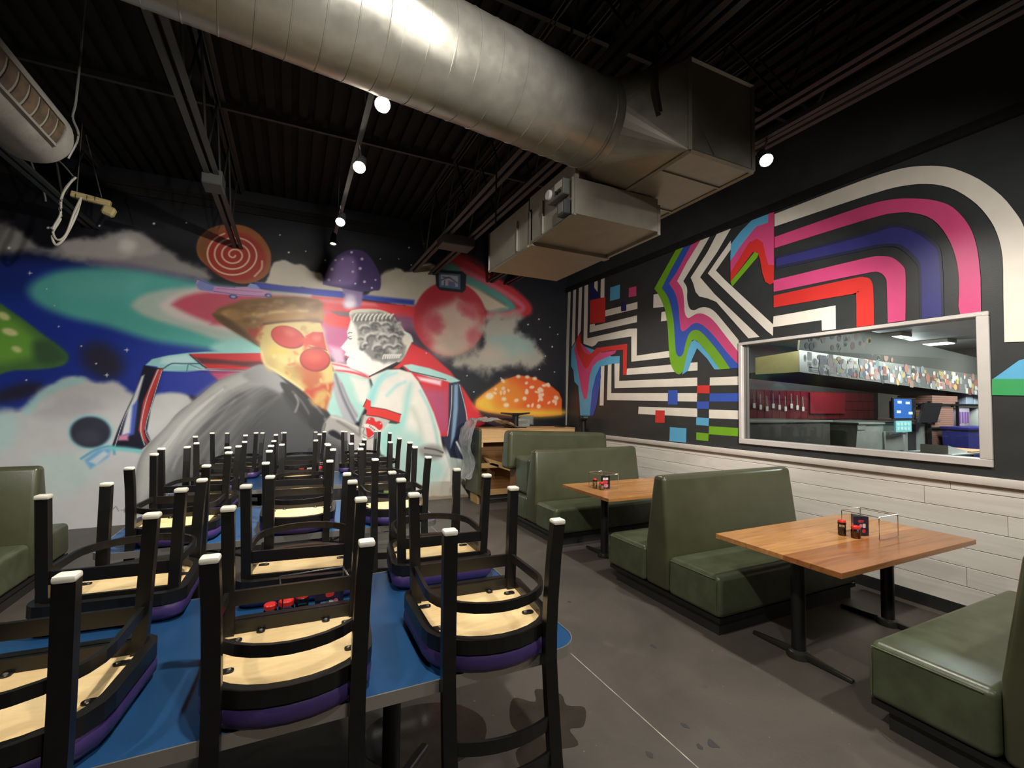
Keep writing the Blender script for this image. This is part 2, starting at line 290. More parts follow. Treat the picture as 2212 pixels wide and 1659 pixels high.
MURAL = """
P|15,16,24|-355.4,471.6 504,427.2 508.5,-95.9 -334.5,-11.7|20|0|0|1
P|30,52,148|-356.4,309.2 -281.4,349 -130.7,331 -70.8,254.9 -125.9,191.3 -189,183.1 -274.9,187 -350.5,173.5|24.6|1|0|1
P|36,56,150|-350.8,179.1 -275.6,204.9 -174.9,215.5 -136.6,184.4 -172.8,157.9 -273.2,145.3 -349.1,139.8|15.9|1|0|1
P|44,42,62|-208.1,205.6 -213.7,198.5 -222.3,195.7 -232.2,197.7 -241.4,204 -248.1,213.4 -251,224 -249.8,233.7 -244.4,240.8 -236,243.9 -226.2,242.2 -216.8,236 -209.8,226.5 -206.7,215.6|12|1|0|1
P|44,42,66|-287,184.9 -288.4,180 -294,174.3 -302.7,169 -312.6,165.1 -321.9,163.5 -328.7,164.2 -331.8,167.3 -330.5,172 -325.2,177.5 -316.8,182.8 -306.9,186.8 -297.4,188.6 -290.3,188|7|1|0|1
P|26,44,120|-357.7,337.7 -298.7,334.5 -305.9,297.8 -355.7,292.2|14.8|0|0|1
P|150,146,144|-351,379.6 -335.1,384.4 -314.1,378.5 -292.1,364.6 -274.9,375.3 -240.2,383.2 -221.8,398.7 -195.8,403.3 -183.6,390.6 -166.1,380.6 -139.3,367.3 -111.4,351.4 -111.1,342.6 -138.4,341.3 -181.9,344.1 -215.2,352.1 -246.7,351.6 -276.9,351.1 -306,354.6 -349.8,351.5|6.6|1|7.7|0.95
P|178,174,170|-274.9,373.3 -240.2,382.2 -220.1,395.9 -197.3,398.8 -183.4,386.3 -174.4,372.8 -207.4,361.5 -247,357.6 -271.3,358|5|1|5|0.8
P|222,220,214|-196.6,381 -197.7,375.8 -200.9,371.3 -205.8,368.3 -211.2,367.5 -216.1,368.9 -219.6,372.4 -221,377.1 -220,382.2 -216.8,386.7 -212,389.7 -206.6,390.6 -201.6,389.2 -198,385.8|5.1|1|5.1|0.8
P|120,104,134|-252.8,348.7 -199,354.4 -129.6,346.8 -114.8,342.1 -129.2,335.9 -214.8,341.8|5.8|1|2.3|0.8
P|205,196,182|-66.4,354.2 -43.5,349.7 -34.3,373.7 -19.5,385.3 -4,381.8 9.9,383.8 24.4,376 37,375.7 46.5,361.1 69,355.9 71.1,344 0.5,347.5 -56.5,346.2|2.8|1|3.5|1
P|196,188,170|96.8,341.4 125.3,365 129.8,386.1 154.7,397.3 172.8,393.2 193.5,408 217.7,412.8 231.8,399.8 240.7,368.3 197.6,342 182,329.8 140.8,338.6 104,339.6|3.2|1|4.8|1
P|212,204,190|128,355.1 160.1,382.3 196.5,395.1 223.7,390.6 197.4,352.6 181.8,340.3|6.5|1|6.5|0.7
P|86,172,164|-305.4,304.3 -297.5,320.7 -273.4,336.2 -238.7,344.2 -198.7,346.1 -156.1,342.2 -111,338.2 -33.1,336.2 75.8,336.6 78.1,247.9 -40.2,237.6 -89,239.3 -135.1,245.2 -178.5,250.7 -227.9,266.5 -266.5,275.1 -294.7,288|8.2|1|0|1
P|108,186,176|-272.9,323.9 -230.5,335.5 -181.7,337.8 -197.6,316.9 -244.8,303.3 -270.6,304.4|12.1|1|0|0.7
P|176,192,182|-200.2,300 -187.5,313.9 -155.5,326.2 -110.8,333.7 -33.1,333.9 75.8,336.6 77.9,255.3 -40.5,246.7 -89.5,253.7 -135.9,268.8 -179.6,281.1 -198.3,291.8|5.6|1|0|1
P|212,200,196|-166.9,305.6 -146.6,321.8 -92.1,332.7 75.9,334.1 77.3,279.9 -70.9,270.7 -118.1,275.8 -154.1,285.6 -168.3,297|5.1|1|0|1
P|196,82,104|-154.8,304.8 -137.6,318.5 -101.3,328.2 -33,330.4 76,329.2 76.9,294.7 -90.3,279.2 -110.9,281.9 -136.7,291.5 -152,299.7|5.1|1|0|1
P|150,208,200|-108,248 -70.6,261.7 -30.5,248.5 -30,234.7 -88.8,233.7|6.4|1|0|1
P|58,66,176|-56.5,347.1 -23.4,346.5 71,348 71.3,338 0.8,337.9 -51.4,339.3|2.1|0|0|1
P|44,70,190|25.8,344.3 69.7,344.5 69.9,337.9 26,337.1|2.2|0|0|1
P|52,70,172|96.7,346.4 140.7,346.3 186.9,346.7 187.1,337.7 126,337 96.8,340.1|3.1|0|0|1
P|212,56,62|23.9,335.6 73.4,336.8 121.1,335.9 189.8,335.9 195.5,315.3 146.4,313.4 83.5,307.5 33.2,314.9|3|0|0|1
P|222,112,122|23.9,333.2 73.5,335 121.1,333.9 126.2,329.3 73.7,326.4 24.1,326|3.7|0|0|1
P|198,72,110|33.2,314.9 83.5,307.5 146.4,316 192.8,317.7 193.5,283.5 162.6,273.4 84.4,270.4 42.9,286.8|7.6|0|0|1
P|224,44,44|37.9,305.7 67,315.9 83.5,307.5 83,282.7 49.6,287.4|3.6|0|0|1
P|104,92,104|51.1,314.3 83.3,315 82.3,307.4 64.9,308.3|2.2|0|0|1
P|192,86,142|42.8,291.6 82.8,287.6 83.8,250.6 66.9,235 48.5,246.1|5.8|0|0|1
P|226,170,196|50.4,258.3 70.9,254.8 78.5,230.6 60.2,229.8|5.8|0|0|1
P|122,84,110|129.1,309.2 171.9,315.7 193.2,299.3 199,276 215.4,258.5 183.2,272.3 162,296.7|9.6|1|0|1
P|60,44,60|172.4,292.3 193.4,288.7 215.3,263.8 254.2,250 243.3,235.9 199.3,262.8|9.9|1|0|1
P|188,48,56|245.2,429 267.8,440.8 309.4,421.6 349.5,404.1 388,385.6 418,359.4 405,337.4 323,326.9 328.8,344.5 369.3,345.7 356.3,370.3 309.8,393.4 259.8,406.4|5.5|1|0|1
P|84,150,140|228.8,410.3 251,421.6 297.7,403.1 340.4,385.7 375.4,363.7 382,349.8 363,342.2 328.9,336 341.1,345.7 362.8,353.7 334.5,367.9 295.1,383.1 268.6,393.7|5.4|1|0|1
S|206,100,116|274.1,411.1 315.8,397 359.3,379.3 391.6,362.5 398.2,351.5 372.5,340.8 325.9,331.5|4.6|1|10.1|1
P|206,192,166|268.7,390.9 298,383.5 334.5,367.9 366,352.6 350.4,346.7 322.7,341.1 304.3,364.5|5.4|1|0|1
P|120,32,36|279.3,442.5 259.3,433.9 294.3,430.7 315.5,416.8 340.1,408.7 309.2,430.1|7.1|1|0|1
P|186,48,60|321.5,326.8 314.8,296.2 295.4,271 267.8,256.2 237.8,254.5 211.3,265.6 193.1,286.9 186.3,314.5 191.9,343.2 209.2,367.9 235.3,383.9 265.4,387.7 293.6,378 313.8,356.2|2.6|1|0|1
P|212,186,166|312.7,306.3 307.6,284.1 292.8,265.7 271.5,254.9 248.2,253.6 227.5,261.7 213.2,277.5 207.9,297.8 212.4,319 226,337.1 246.4,348.6 269.7,351.1 291.4,343.8 306.9,327.8|18.8|1|8.5|0.95
P|212,186,168|293.9,329.6 288.1,323.4 276.9,320.1 262.8,320.3 248.5,324 236.9,330.3 230.1,338 229.3,345.6 234.7,351.7 245.4,355.1 259.3,355.1 273.7,351.7 285.8,345.3 293.1,337.4|12|1|6.9|0.8
P|200,80,96|300.1,326.3 295.3,323.3 288.3,323.2 280.5,325.9 273.5,330.7 268.6,336.9 266.8,343.1 268.4,348.1 273.1,351 280,351.3 287.8,348.7 294.9,343.9 299.9,337.7 301.7,331.4|8.7|1|7|0.85
P|196,72,88|237.7,308.3 236.4,300 232.3,293.1 226.3,289.1 219.6,288.6 213.6,291.7 209.3,297.8 207.7,305.8 209,314 213,320.8 218.9,325 225.6,325.6 231.7,322.6 236,316.4|8.3|1|6.6|0.9
P|200,88,98|306.2,290.3 302.4,283.7 296.9,279 290.8,277.3 285.3,278.8 281.5,283.2 280,289.7 281.3,297 284.9,303.6 290.4,308.3 296.5,310.1 302.1,308.7 306,304.3 307.5,297.7|8.8|1|7|0.8
P|178,40,50|258.8,368.8 258.8,361.2 253.6,352.6 244.2,344.9 232.7,339.6 221.3,337.7 212.2,339.5 207.2,344.6 207.1,352 212.1,360.3 221.1,368 232.5,373.5 244.1,375.6 253.5,374|11.8|1|0|0.8
P|204,180,160|288.2,271.1 284.8,264.9 275.3,259.6 261.6,256.2 246.6,255.3 233.2,257.1 224,261.2 220.7,266.8 223.8,272.8 232.8,278.1 246.1,281.6 261.1,282.7 274.9,281 284.6,276.9|11.9|1|0|1
P|178,172,158|254.4,236.5 271.2,253.6 305.9,269.5 317.6,287.1 305.2,308.5 335.1,330.9 382.2,335.3 392.3,309.9 408.7,299.4 425.6,277 449.5,257.6 412.7,243.9 374,236.3 327.6,225.9 277.3,229.3|11|1|11|1
P|160,188,178|326.5,293.3 382.6,306.2 408.8,293.6 419.1,267.7 383.3,257 342.3,260.4|13.1|1|9.3|0.85
P|205,186,168|367.3,264.7 363.9,257.1 354.5,250.6 340.9,246.6 325.9,245.9 312.6,248.4 303.5,253.8 300.1,260.8 303.2,268.2 312.2,274.6 325.4,278.7 340.4,279.7 354.1,277.3 363.7,272|14.4|1|7.2|0.7
P|76,120,66|-347.2,291.9 -330.9,286.1 -322.4,279.4 -302.2,262.2 -282.9,244.3 -267.6,229.7 -264.3,221 -268.4,212 -285.6,206.3 -313.7,203.2 -343.3,201|2.5|1|0|1
P|112,170,66|-346.6,277 -322,269.9 -301.7,250.7 -289.7,234.2 -300.5,220 -327.7,211.1 -343.7,210.3|8.9|1|0|1
P|62,92,62|-298.4,239.4 -282.8,242.4 -268.3,227.7 -265.7,220 -281.5,211.4 -294.6,216.5|6.2|1|0|1
P|216,222,150|-321.5,267.6 -322.5,266 -324.4,265.4 -326.8,265.7 -329.2,267 -331.1,268.9 -332.1,271.2 -332.1,273.3 -331.1,274.8 -329.2,275.5 -326.8,275.2 -324.5,273.9 -322.6,272 -321.5,269.7|2.5|1|0|1
P|222,222,160|-313.5,249.1 -314.5,247.4 -316.7,246.4 -319.6,246.3 -322.7,247.2 -325.4,248.9 -327.1,251 -327.5,253.1 -326.5,254.8 -324.3,255.8 -321.4,255.9 -318.3,255 -315.6,253.3 -313.9,251.2|2.5|1|0|1
P|206,214,140|-308.9,227.8 -309.7,226.5 -311.2,225.7 -313.2,225.8 -315.2,226.7 -316.8,228.2 -317.8,229.9 -317.9,231.7 -317.1,233.1 -315.6,233.8 -313.7,233.7 -311.6,232.9 -310,231.4 -309,229.6|2.5|1|0|1
P|206,206,206|-345,149.4 -325.1,151.3 -303.4,157.1 -293.1,178.2 -270.5,192.3 -255.9,198.7 -234.2,189.5 -212.2,188.2 -192.2,172.3 -165.8,179 -145.1,179.5 -130.6,169 -118.7,134.8 -117.1,-16.5 -338.5,0|5.4|1|4.8|1
P|172,214,214|-304.7,153.3 -291.6,176.3 -267.6,192.4 -249.8,197 -246.6,191.1 -267.2,182.7 -285.5,166.8 -297.5,147.6|4.6|1|2.1|0.9
P|182,216,216|-338.3,147.6 -317,151.4 -308.1,136.3 -315.1,106.5 -336.3,99.8|9.7|1|0|0.8
P|188,186,190|-293.3,149.5 -266.6,167.1 -239.5,165.5 -223.6,155.7 -244.9,149.6 -271.6,145.7|8.4|1|4.2|0.8
P|196,218,212|-291,94.4 -242.9,96.4 -229.7,72.2 -261.6,43.1 -288.5,67.7|11.4|1|0|0.8
P|150,206,214|-214.9,124.5 -216.8,114.2 -222.9,106.2 -231.9,101.9 -242,102.3 -251.2,107 -257.6,115.2 -260.2,125.2 -258.4,135.2 -252.6,143.2 -243.8,147.6 -233.7,147.6 -224.3,143.1 -217.6,134.8|3.2|1|0|1
P|48,50,66|-217.1,124.5 -218.8,115.7 -224.4,108.7 -232.5,105 -241.7,105.3 -249.9,109.4 -255.8,116.5 -258.1,125.2 -256.5,133.8 -251.2,140.7 -243.2,144.6 -234.1,144.5 -225.6,140.6 -219.5,133.4|2.7|1|0|1
P|66,68,84|-228.4,117.7 -229.4,113.4 -232.7,110.1 -237.6,108.3 -243,108.4 -247.9,110.5 -251.4,114 -252.8,118.2 -251.7,122.5 -248.5,125.8 -243.8,127.7 -238.3,127.6 -233.3,125.6 -229.8,122.1|6.4|1|0|0.8
P|186,196,188|150,67.2 280.6,94.5 307.9,60.2 309.3,-23.6 152,-17.4|13.2|0|0|1
P|176,170,154|222,40 307.9,60.2 309.2,-15.2 198.7,-13.9|11.7|0|0|1
P|178,180,176|-169.1,56.1 173.6,50.5 183,-20.3 -171.9,-6.5|9.3|0|0|1
P|150,204,206|-183.1,216 -175.9,224.7 -157.3,231 -134.7,235.9 -113.2,238.9 -42.4,242 -40.6,215.9 -110.5,212.9 -135.5,207.9 -163.4,208.5 -170.4,214.5|1.2|0|0|1
P|190,224,226|-164.1,227.4 -136.4,233.2 -125.3,223 -142.9,217.9 -167.2,218.8|3|0|0|1
S|70,110,130|-161.9,212.8 -153.5,219.5 -139.5,220.2 -121.7,221.1|0.6|1|1.8|1
S|90,120,140|-135.6,209.6 -134.2,220.4 -117.7,212.5|0.6|0|1.2|1
P|204,46,48|-134.7,234.4 -42.4,240.9 -37.5,214.8 -110.5,214.6 -125.5,228.4|0.9|0|0|1
P|98,40,48|-127.4,229.9 -69.5,226.9 -38,228.5 -36.6,217.2 -88.4,221.6 -118,221.2|2.5|0|0|1
S|60,30,40|-132.5,233 -118,219.1 -112.4,215|0.6|0|1.8|1
S|230,215,210|-125,214.4 -110.4,211.8 -49.5,213.2|0.6|1|1.2|1
P|196,80,120|-110.4,210.7 -59.3,212.8 -76.4,203.2 -97,195.8 -106.4,202.1|5|0|0|1
P|50,64,164|-161.6,206.5 -110.4,210.7 -97,195.8 -121.8,173.5 -159,181.3 -165.8,181.1|3.6|0|0|1
P|206,206,204|-169.1,176.8 -141.6,179.5 -130.6,169 -140.7,154 -160.6,130.9 -173.5,114.5 -176.3,145.6|3.5|1|2.9|1
P|18,20,40|-184.7,215.9 -170.4,212.4 -162.7,212.7 -169.2,181 -175,155.9 -178.1,124.9 -173.1,111.4 -183,100 -215.4,104.4 -208.5,131.5 -202.7,149.7 -192.5,180.5|1.1|0|0|1
P|220,222,228|-186.7,200.3 -183.8,202.5 -190.3,166.1 -193.6,123.1 -206.3,115.2 -199.7,153.8|1.7|0|0|1
P|70,92,190|-195,159.9 -189.6,168.2 -191.9,121.1 -206.3,115.2 -206.4,119.3 -196.6,123.2|2.2|0|0|1
P|214,140,170|-208,119.3 -198.4,121.2 -198.1,113 -209.4,113.3|2.2|0|0|1
P|198,56,54|-170.3,210.3 -163.5,212.3 -173.9,170.5 -179.8,139.4 -181.4,125 -175.7,105.3 -182.7,114.7 -187.3,127.1 -183.7,166.2|1.1|0|0|1
S|190,210,215|-168.6,210.4 -178.3,176.7 -183.8,145.6 -184.7,125 -179.9,106.4|0.6|1|1.1|1
S|200,205,210|-164.3,209.5 -173.7,164.3 -179.9,129.1 -173.4,110.4|0.6|1|0.9|1
S|200,206,210|-212.2,103.3 -202.6,145.6 -189.2,180.6|0.6|1|0.9|1
P|120,176,220|-242.6,88.5 -229.3,101.9 -215.3,103.4 -218,91.5 -236,76.5|2.7|0|0|1
P|206,216,224|-237.9,86.4 -223,99.7 -218.2,95.5 -230.1,82.1|2.2|0|0|1
S|96,170,200|-245.7,90.6 -230.9,101.9 -215.4,105.4 -211.9,95.3|1.6|1|2.7|1
S|120,206,206|-215.3,103.4 -196.1,100.8 -179.5,96.2|3.3|1|5.6|1
P|204,42,50|163.4,234.8 183.3,270.9 215.4,257.2 254.6,225.7 280.8,193.9 301.7,164.1 318.4,146.2 287.7,131.2 268.2,104.5 237.4,110.5 217.4,163.4 200.5,202.4|2.5|0|0|1
P|172,74,106|200.7,194.6 249.7,190.5 256.6,120.8 237.4,113.1 220.1,160.7|11.6|0|0|1
P|232,204,206|53.3,233.1 80.8,229.5 109.4,218.4 119.3,207.5 100.2,207.4 60.5,218.1|2.2|0|0|1
S|200,70,90|55.7,229.5 85.6,223.6 112,211|1.5|1|2.2|1
S|206,56,70|62.7,218.9 90.5,216.4 114.5,207.9|1.5|1|3|1
P|168,212,202|40.4,214.4 62.8,218.2 114.5,207.4 122.8,162.5 108.5,157.5 99.6,136.5 78.6,136.6 55.7,146.4 38,142.8|2.9|0|0|1
P|226,222,214|86,208.8 112.1,206 119.8,187.5 113.2,162.5 98.7,169.7|6|0|0|1
P|166,208,200|169.9,232.5 184.1,235 216,229.4 254.8,217.6 273.4,209.5 263.5,202.2 243.8,208.6 216.3,213.5 184.3,222.2|1.6|0|0|1
S|40,50,60|181.7,222.6 216.3,216.1 246.5,210.5|0.8|1|1.6|1
P|232,200,206|195,214 238.3,208.4 237.1,199.5 200.4,207.1|3.3|0|0|1
P|36,42,64|252.2,204 272,207.8 281.1,177.5 288.3,134 281,104.2 288.9,66 257.5,72.7 243,105 252.6,112.8|1.7|0|0|1
P|120,150,176|262.1,201.6 269.2,203.1 270,158.4 265.2,109.9 257.2,88.7 261.5,158.4|2.5|0|0|1
S|210,214,216|272.1,201.9 284.4,158.5 288.3,134|0.9|1|1.2|1
S|200,206,206|257.9,200.1 257.3,158.3 251.2,110.2|0.8|1|1.2|1
P|186,44,52|287.7,134 318.4,146.2 323.1,130.9 296.6,120.2 282.3,109.6|2.6|0|0|1
S|24,26,34|280.9,109.6 285.6,87.8 300.5,65.5|0.9|1|3.4|1
S|226,230,230|268.3,99.1 280.1,77.2 288.9,63.3|1.7|1|3.4|1
P|120,120,120|-36.8,222.9 -65.1,212.6 -97,196.9 -123.5,170.2 -144.1,150.8 -157.2,130.9 -173.4,110.4 -182.8,94.2 -188.4,70 -190.3,33.6 -186.3,13.1 -23.1,7 75.5,-1.5 78.8,46.2 111.2,54.1 144.6,72.3 105.5,93.6 58.8,114.1 47.2,133.4 40.2,147.7 22.1,168.9 4.7,182.7|1.3|1|0|1
P|186,186,182|-41.7,220.4 -97,195.8 -140.6,150.8 -171.6,108.3 -184,84 -187.1,33.4 -173.9,32.3 -147.3,92.9 -113.4,139 -71.9,183.3 -33,200.1|8.4|1|0|1
P|74,74,76|-32.6,184.2 3,168.6 31.7,138.2 49.9,114.3 77.5,94.4 83.1,55.6 75.5,-1.5 -52.9,9.6 -74,68.3 -70,123.3 -51.6,156.7|12.2|1|0|1
P|98,98,98|-108.1,143.3 -75.6,178.7 -59.9,170.1 -88.7,117 -119.7,57.8 -139.8,29.7 -150.4,34.7 -133.3,92.4|6.1|1|0|1
S|169,169,169|-87.6,187.7 -134.7,148.5 -162.9,104|3|1|3|0.55
S|150,150,150|-89.2,187.9 -125.9,143.8 -161.3,105.7|3|1|1.7|0.55
S|154,154,154|-36.5,205 -87.4,179 -130.4,141.9 -156.5,97.8|3.1|1|3.2|0.55
S|151,151,151|-33.4,211.7 -83.1,178.9 -127.4,139.2 -150,94.1 -162.8,80.5|3|1|2.7|0.55
S|152,152,152|-81.7,183.5 -118.8,132.9 -145.7,98.3|3|1|1.2|0.55
S|154,154,154|-80.3,180.6 -117.6,134.4 -144.1,97.5 -157,70.7|3|1|2.4|0.55
S|174,174,174|-27.8,200.2 -74.4,178.5 -116.6,133.8 -142.3,93.3|3.1|1|1.7|0.55
S|175,175,175|-28.5,200.1 -72.9,170.5 -113.7,135.3 -138.1,97.3 -147.2,70.8|3.1|1|1.8|0.55
S|170,170,170|-75.1,169.8 -105.1,127.8 -138.7,91.4 -146.3,74.2|3|1|1.7|0.55
S|110,110,110|-26.1,197.7 -71.9,168.9 -105.4,125.1 -135.5,88.9 -142.4,71.3|3.1|1|3.4|0.55
S|133,133,133|-30,196.3 -65.3,167.4 -104.2,129 -132.3,91.4 -138.3,66.5|3.1|1|3.4|0.55
S|112,112,112|-21.5,194.5 -64,162.3 -101.3,127.9 -127.3,89.2 -136.1,70|3.1|1|2.3|0.55
S|106,106,106|-60.3,164.7 -99,123.3 -121,88.1|3.1|1|2.8|0.55
S|146,146,146|-58.5,159.6 -95.5,124.4 -117,81.5|3.1|1|3|0.55
S|102,102,102|-17.4,184.5 -60.8,163 -92.7,122.6 -115.8,82.1 -121.9,56.8|3.1|1|1.7|0.55
S|94,94,94|-59.3,161.3 -90.1,118.8 -111.4,82.4|3.1|1|1.3|0.55
S|88,88,88|-54.2,154.2 -82.4,113.1 -104.3,78.5|3.1|1|3.5|0.55
S|105,105,105|-13.3,180.4 -51.1,147.7 -83.9,112.2 -107.2,76 -111.6,55.2|3.2|1|3.4|0.55
S|92,92,92|-54.1,148.5 -76.7,112.1 -98.8,74.4 -109.7,58.5|3.1|1|3.1|0.55
S|69,69,69|-46.9,145.7 -76.6,110 -98.1,75.8|3.2|1|3|0.55
S|104,104,104|-48.5,146.7 -73.5,108.5 -96.2,68.2|3.2|1|2.8|0.55
S|95,95,95|-14.4,179.3 -46.2,141.6 -66.6,109.4 -93.5,72.1|3.2|1|1.8|0.55
S|89,89,89|-41.2,137.2 -65.4,108.6 -87.5,67.5|3.2|1|2.2|0.55
S|69,69,69|-40.6,143.8 -65.3,107.1 -86.4,63.6|3.2|1|3.4|0.55
S|214,212,206|-91,185 -129.8,145.5 -159.6,101.7|2.4|1|2.4|1
S|214,212,206|-101.8,173.8 -134.8,134.9 -159.3,93.4 -171.6,60.9|2.4|1|2.4|1
P|150,150,150|-65.1,210.3 -35.7,220.6 4.7,182.7 -7.8,177.8 -36.8,190.9 -60.8,199.2|4.6|1|0|1
P|60,60,62|-14.1,180 4.7,182.7 22.1,168.9 40.2,145.3 48.4,131 40.9,121.6 23.2,131.2 5.6,150|4.1|1|0|1
P|50,50,52|-16.2,197.3 5.8,190.8 27.2,179.7 46.7,159.5 58.1,143.3 55.8,125.7 43.8,117.1 28.6,133.3 9.4,156.4 -8,179|2.1|1|0|1
S|116,118,120|24.8,172.4 38.6,156.5 48.6,140.4|2.8|1|3.5|1
S|96,96,98|0.9,183.5 14.3,167.9 28.2,144.9|2.1|1|2.8|1
S|30,30,32|5.9,189.4 22.1,173.8|1.4|1|2.1|1
S|130,130,132|4.8,178 9.4,166.4 5.6,152.4|2|1|2.7|1
P|70,72,78|-57.4,89.7 15.6,96.3 55.4,76 56.3,42.7 -56.1,49.7|9.4|1|0|1
P|176,176,182|60.6,215.7 72.3,201 84.6,172 99.3,148.8 93.8,131.6 76.2,140.3 62.7,176.5 56.4,203|2.2|0|0|1
S|108,110,120|61.8,212.8 75.3,174.3 94.9,135.3|2.9|1|3.6|1
S|140,142,150|71.3,198.6 84.8,167.1 97,145.1|2.2|1|2.2|1
P|48,48,50|33.2,157 42.2,149.9 47.9,144.7 40.5,130.9 34.2,123.9 25.2,133.4 26.8,152.3|2.8|1|0|1
P|166,162,158|47.1,133.2 57.9,146.3 73.9,142.7 102.2,126.6 126.6,108.9 133.1,90 127.4,72.8 103.5,73.8 79.3,108.7 60.8,123.5 45.4,114.2|2.9|1|0|1
S|110,108,106|49.3,133.2 47.4,123.7 43.3,109.5|1.4|1|2.8|1
S|120,118,116|67.2,137.9 92.9,120.6 122,97.8|2.9|1|2.9|1
S|206,202,196|57.9,145.1 78.6,137.8 109.5,120.4|2.9|1|2.9|1
P|190,186,180|104.4,132.8 110,148.8 150.5,138.7 139.8,119.9 127,92.7 110.1,93.2 102.3,120.5|2.3|1|0|1
S|120,116,112|106.5,145.1 102.2,127.9 102.5,115.6|2.2|1|3|1
S|126,124,120|150.5,137.4 138.6,117.4 126.9,95.2|2.3|1|3.1|1
P|222,217,207|115.6,211.1 143.5,223.6 163.6,225.5 184.4,220.1 197.8,205 211.7,179.1 225.7,150.2 237.3,118.4 243.3,89.1 257.9,51.4 258.3,30.1 188.4,34.4 167.1,71.2 137,82.4 129,110.1 150.5,139.5 165.7,134.3 167.9,148.8 118.1,160 113.3,176.1 120.8,197.5|2|0|0|1
P|146,208,206|120.8,197.5 133.8,215.6 148.6,221.3 134.1,203 125,172.6 118,161.3 113.3,176.1|6.1|1|0|1
P|156,204,196|169.2,147.6 174.8,183.6 184.8,202 182.9,168.2 176.1,127 166.5,96.6 147.1,72 134.3,92.5 131.4,110 150.6,132.4|7.8|1|0|1
S|160,210,210|129.3,200.3 141.3,210.8 158.7,219.1|3.9|1|4.6|1
S|168,208,204|144.5,180.5 159.2,196.1 174.4,204.2|3.9|1|4.7|1
S|160,200,194|200.8,189.4 217.5,158.1 229,121.2 235.1,89.4|4.1|1|4.9|1
S|196,198,186|188.3,157.9 202.2,124.1 200.2,90.4|6.4|1|9.6|1
P|168,200,192|156.2,107 186.5,121.8 218.9,89.9 246.7,57.2 236.2,31.4 178.1,35|12.9|1|0|1
P|146,142,136|200.2,90.4 224.1,96.3 243.4,87.8 240.9,73.3 219.3,69 203.1,80|5.7|1|0|1
S|70,70,70|210.8,90.1 229.7,86.9 243.5,81.2|1.6|1|2.5|1
S|90,90,88|211,79.7 229.9,76.4 240.9,74.7|1.6|1|2.5|1
P|60,60,62|150.5,138.7 167,134.3 160.7,132.3 148.1,133.7|1.6|0|0|1
P|212,56,50|106.5,161.2 111.7,173.6 118.3,170.7 118.1,160.8 142.6,156.9 168.4,148.3 165.7,134 150.5,138.7 130.6,144.6 111.2,147.1 112.2,155|0.9|0|0|1
S|70,34,34|106.5,161.2 111.7,173.6|0.7|0|1.2|1
S|70,34,34|118.1,160.8 142.6,156.9 168.4,148.3|0.8|0|1.2|1
S|70,34,34|111.2,147.1 130.6,144.6 155.5,137.4 165.7,134|0.8|0|1.2|1
P|208,44,46|113.2,115.4 111.2,127.8 111.5,136.4 116.1,143.1 123.3,142.6 127.1,136.3 133.2,137.5 137.7,132.5 137.2,125 126.4,117.6 118.1,110.3 114.5,110.4|0.9|1|0|1
P|226,216,208|108,132.7 113.9,133.2 124.9,128.8 133.6,121.2 131.3,115 123.9,118.9 117.7,125.2 109.3,127.8|0.9|0|0|1
S|70,60,60|116.2,127.9 117.6,130.4|0.5|0|0.8|1
S|70,60,60|117.6,130.4 118.4,127.4|0.5|0|0.8|1
S|70,60,60|118.9,125.8 120.3,128.3|0.5|0|0.8|1
S|70,60,60|120.3,128.3 121.1,125.3|0.5|0|0.8|1
S|70,60,60|121.6,123.7 123,126.1|0.5|0|0.8|1
S|70,60,60|123,126.1 123.8,123.1|0.5|0|0.8|1
S|70,60,60|124.3,121.5 125.7,124|0.5|0|0.8|1
S|70,60,60|125.7,124 126.5,121|0.5|0|0.8|1
S|70,60,60|127,119.3 128.4,121.8|0.5|0|0.8|1
S|70,60,60|128.4,121.8 129.2,118.8|0.5|0|0.8|1
P|240,190,180|118.3,140.6 118.2,140.2 117.8,139.8 117.2,139.6 116.6,139.6 116,139.8 115.6,140.2 115.4,140.6 115.6,141 115.9,141.4 116.5,141.6 117.2,141.6 117.7,141.4 118.2,141|0.8|1|0|1
P|240,190,180|136.2,133 136.1,132.6 135.8,132.2 135.3,132 134.8,132 134.3,132.2 133.9,132.6 133.8,133 133.9,133.4 134.2,133.8 134.7,134 135.3,134 135.8,133.8 136.1,133.4|0.8|1|0|1
S|90,88,88|104.5,127.8 109.3,125.3 107.1,117.9 113.2,112.9|0.7|1|0.9|1
S|90,88,88|107.3,113 113.4,107.9 121.7,110.2 126.4,115.1|0.7|1|0.9|1
P|236,233,226|80.5,314.2 83.7,318 97.3,321.3 126.4,319.2 151.7,306.1 162.6,270.8 163.3,238.6 136.1,223.3 117.3,210.5 107.1,216.6 85.7,223.1 79.5,228.2 78.4,234.3 81,241.3 74.9,244.7 77.1,249.7 72.4,253.1 69,256.6 74.4,264.3 79.7,272.1 78.1,282.3 83.6,304.6|1.2|0|0|1
P|210,204,188|81,312.8 87.4,319.6 104.4,323.1 128.8,324 147.6,318.1 161.9,304.4 172.5,289.7 183.2,274.9 178.8,261.5 170.9,245.5 163.9,237.9 153.2,238.1 133.2,241.4 111.6,247.8 101.8,255.4 96.7,271.3 94.3,288.6 88.8,300.1 83.1,303.8|1.5|1|0|1
P|132,130,128|86.3,308.8 104.6,318 128.8,320.4 149,313.6 164.5,299.5 175.3,280.8 176.6,265.3 170.8,248.1 162.3,239.3 148.2,239.1 133.2,242.4 111.1,248.7 102.2,257.5 97.6,271.4 94.8,288.6|4.6|1|6.2|1
S|200,197,192|166.1,280.6 170.3,280.9 173.7,279.1 174.8,276 173.3,272.8|2.5|1|4.1|0.6
S|66,66,68|133.2,257.2 132.7,255.4 130.9,254.1 128.6,253.9 126.7,254.8|2.5|1|4.3|0.6
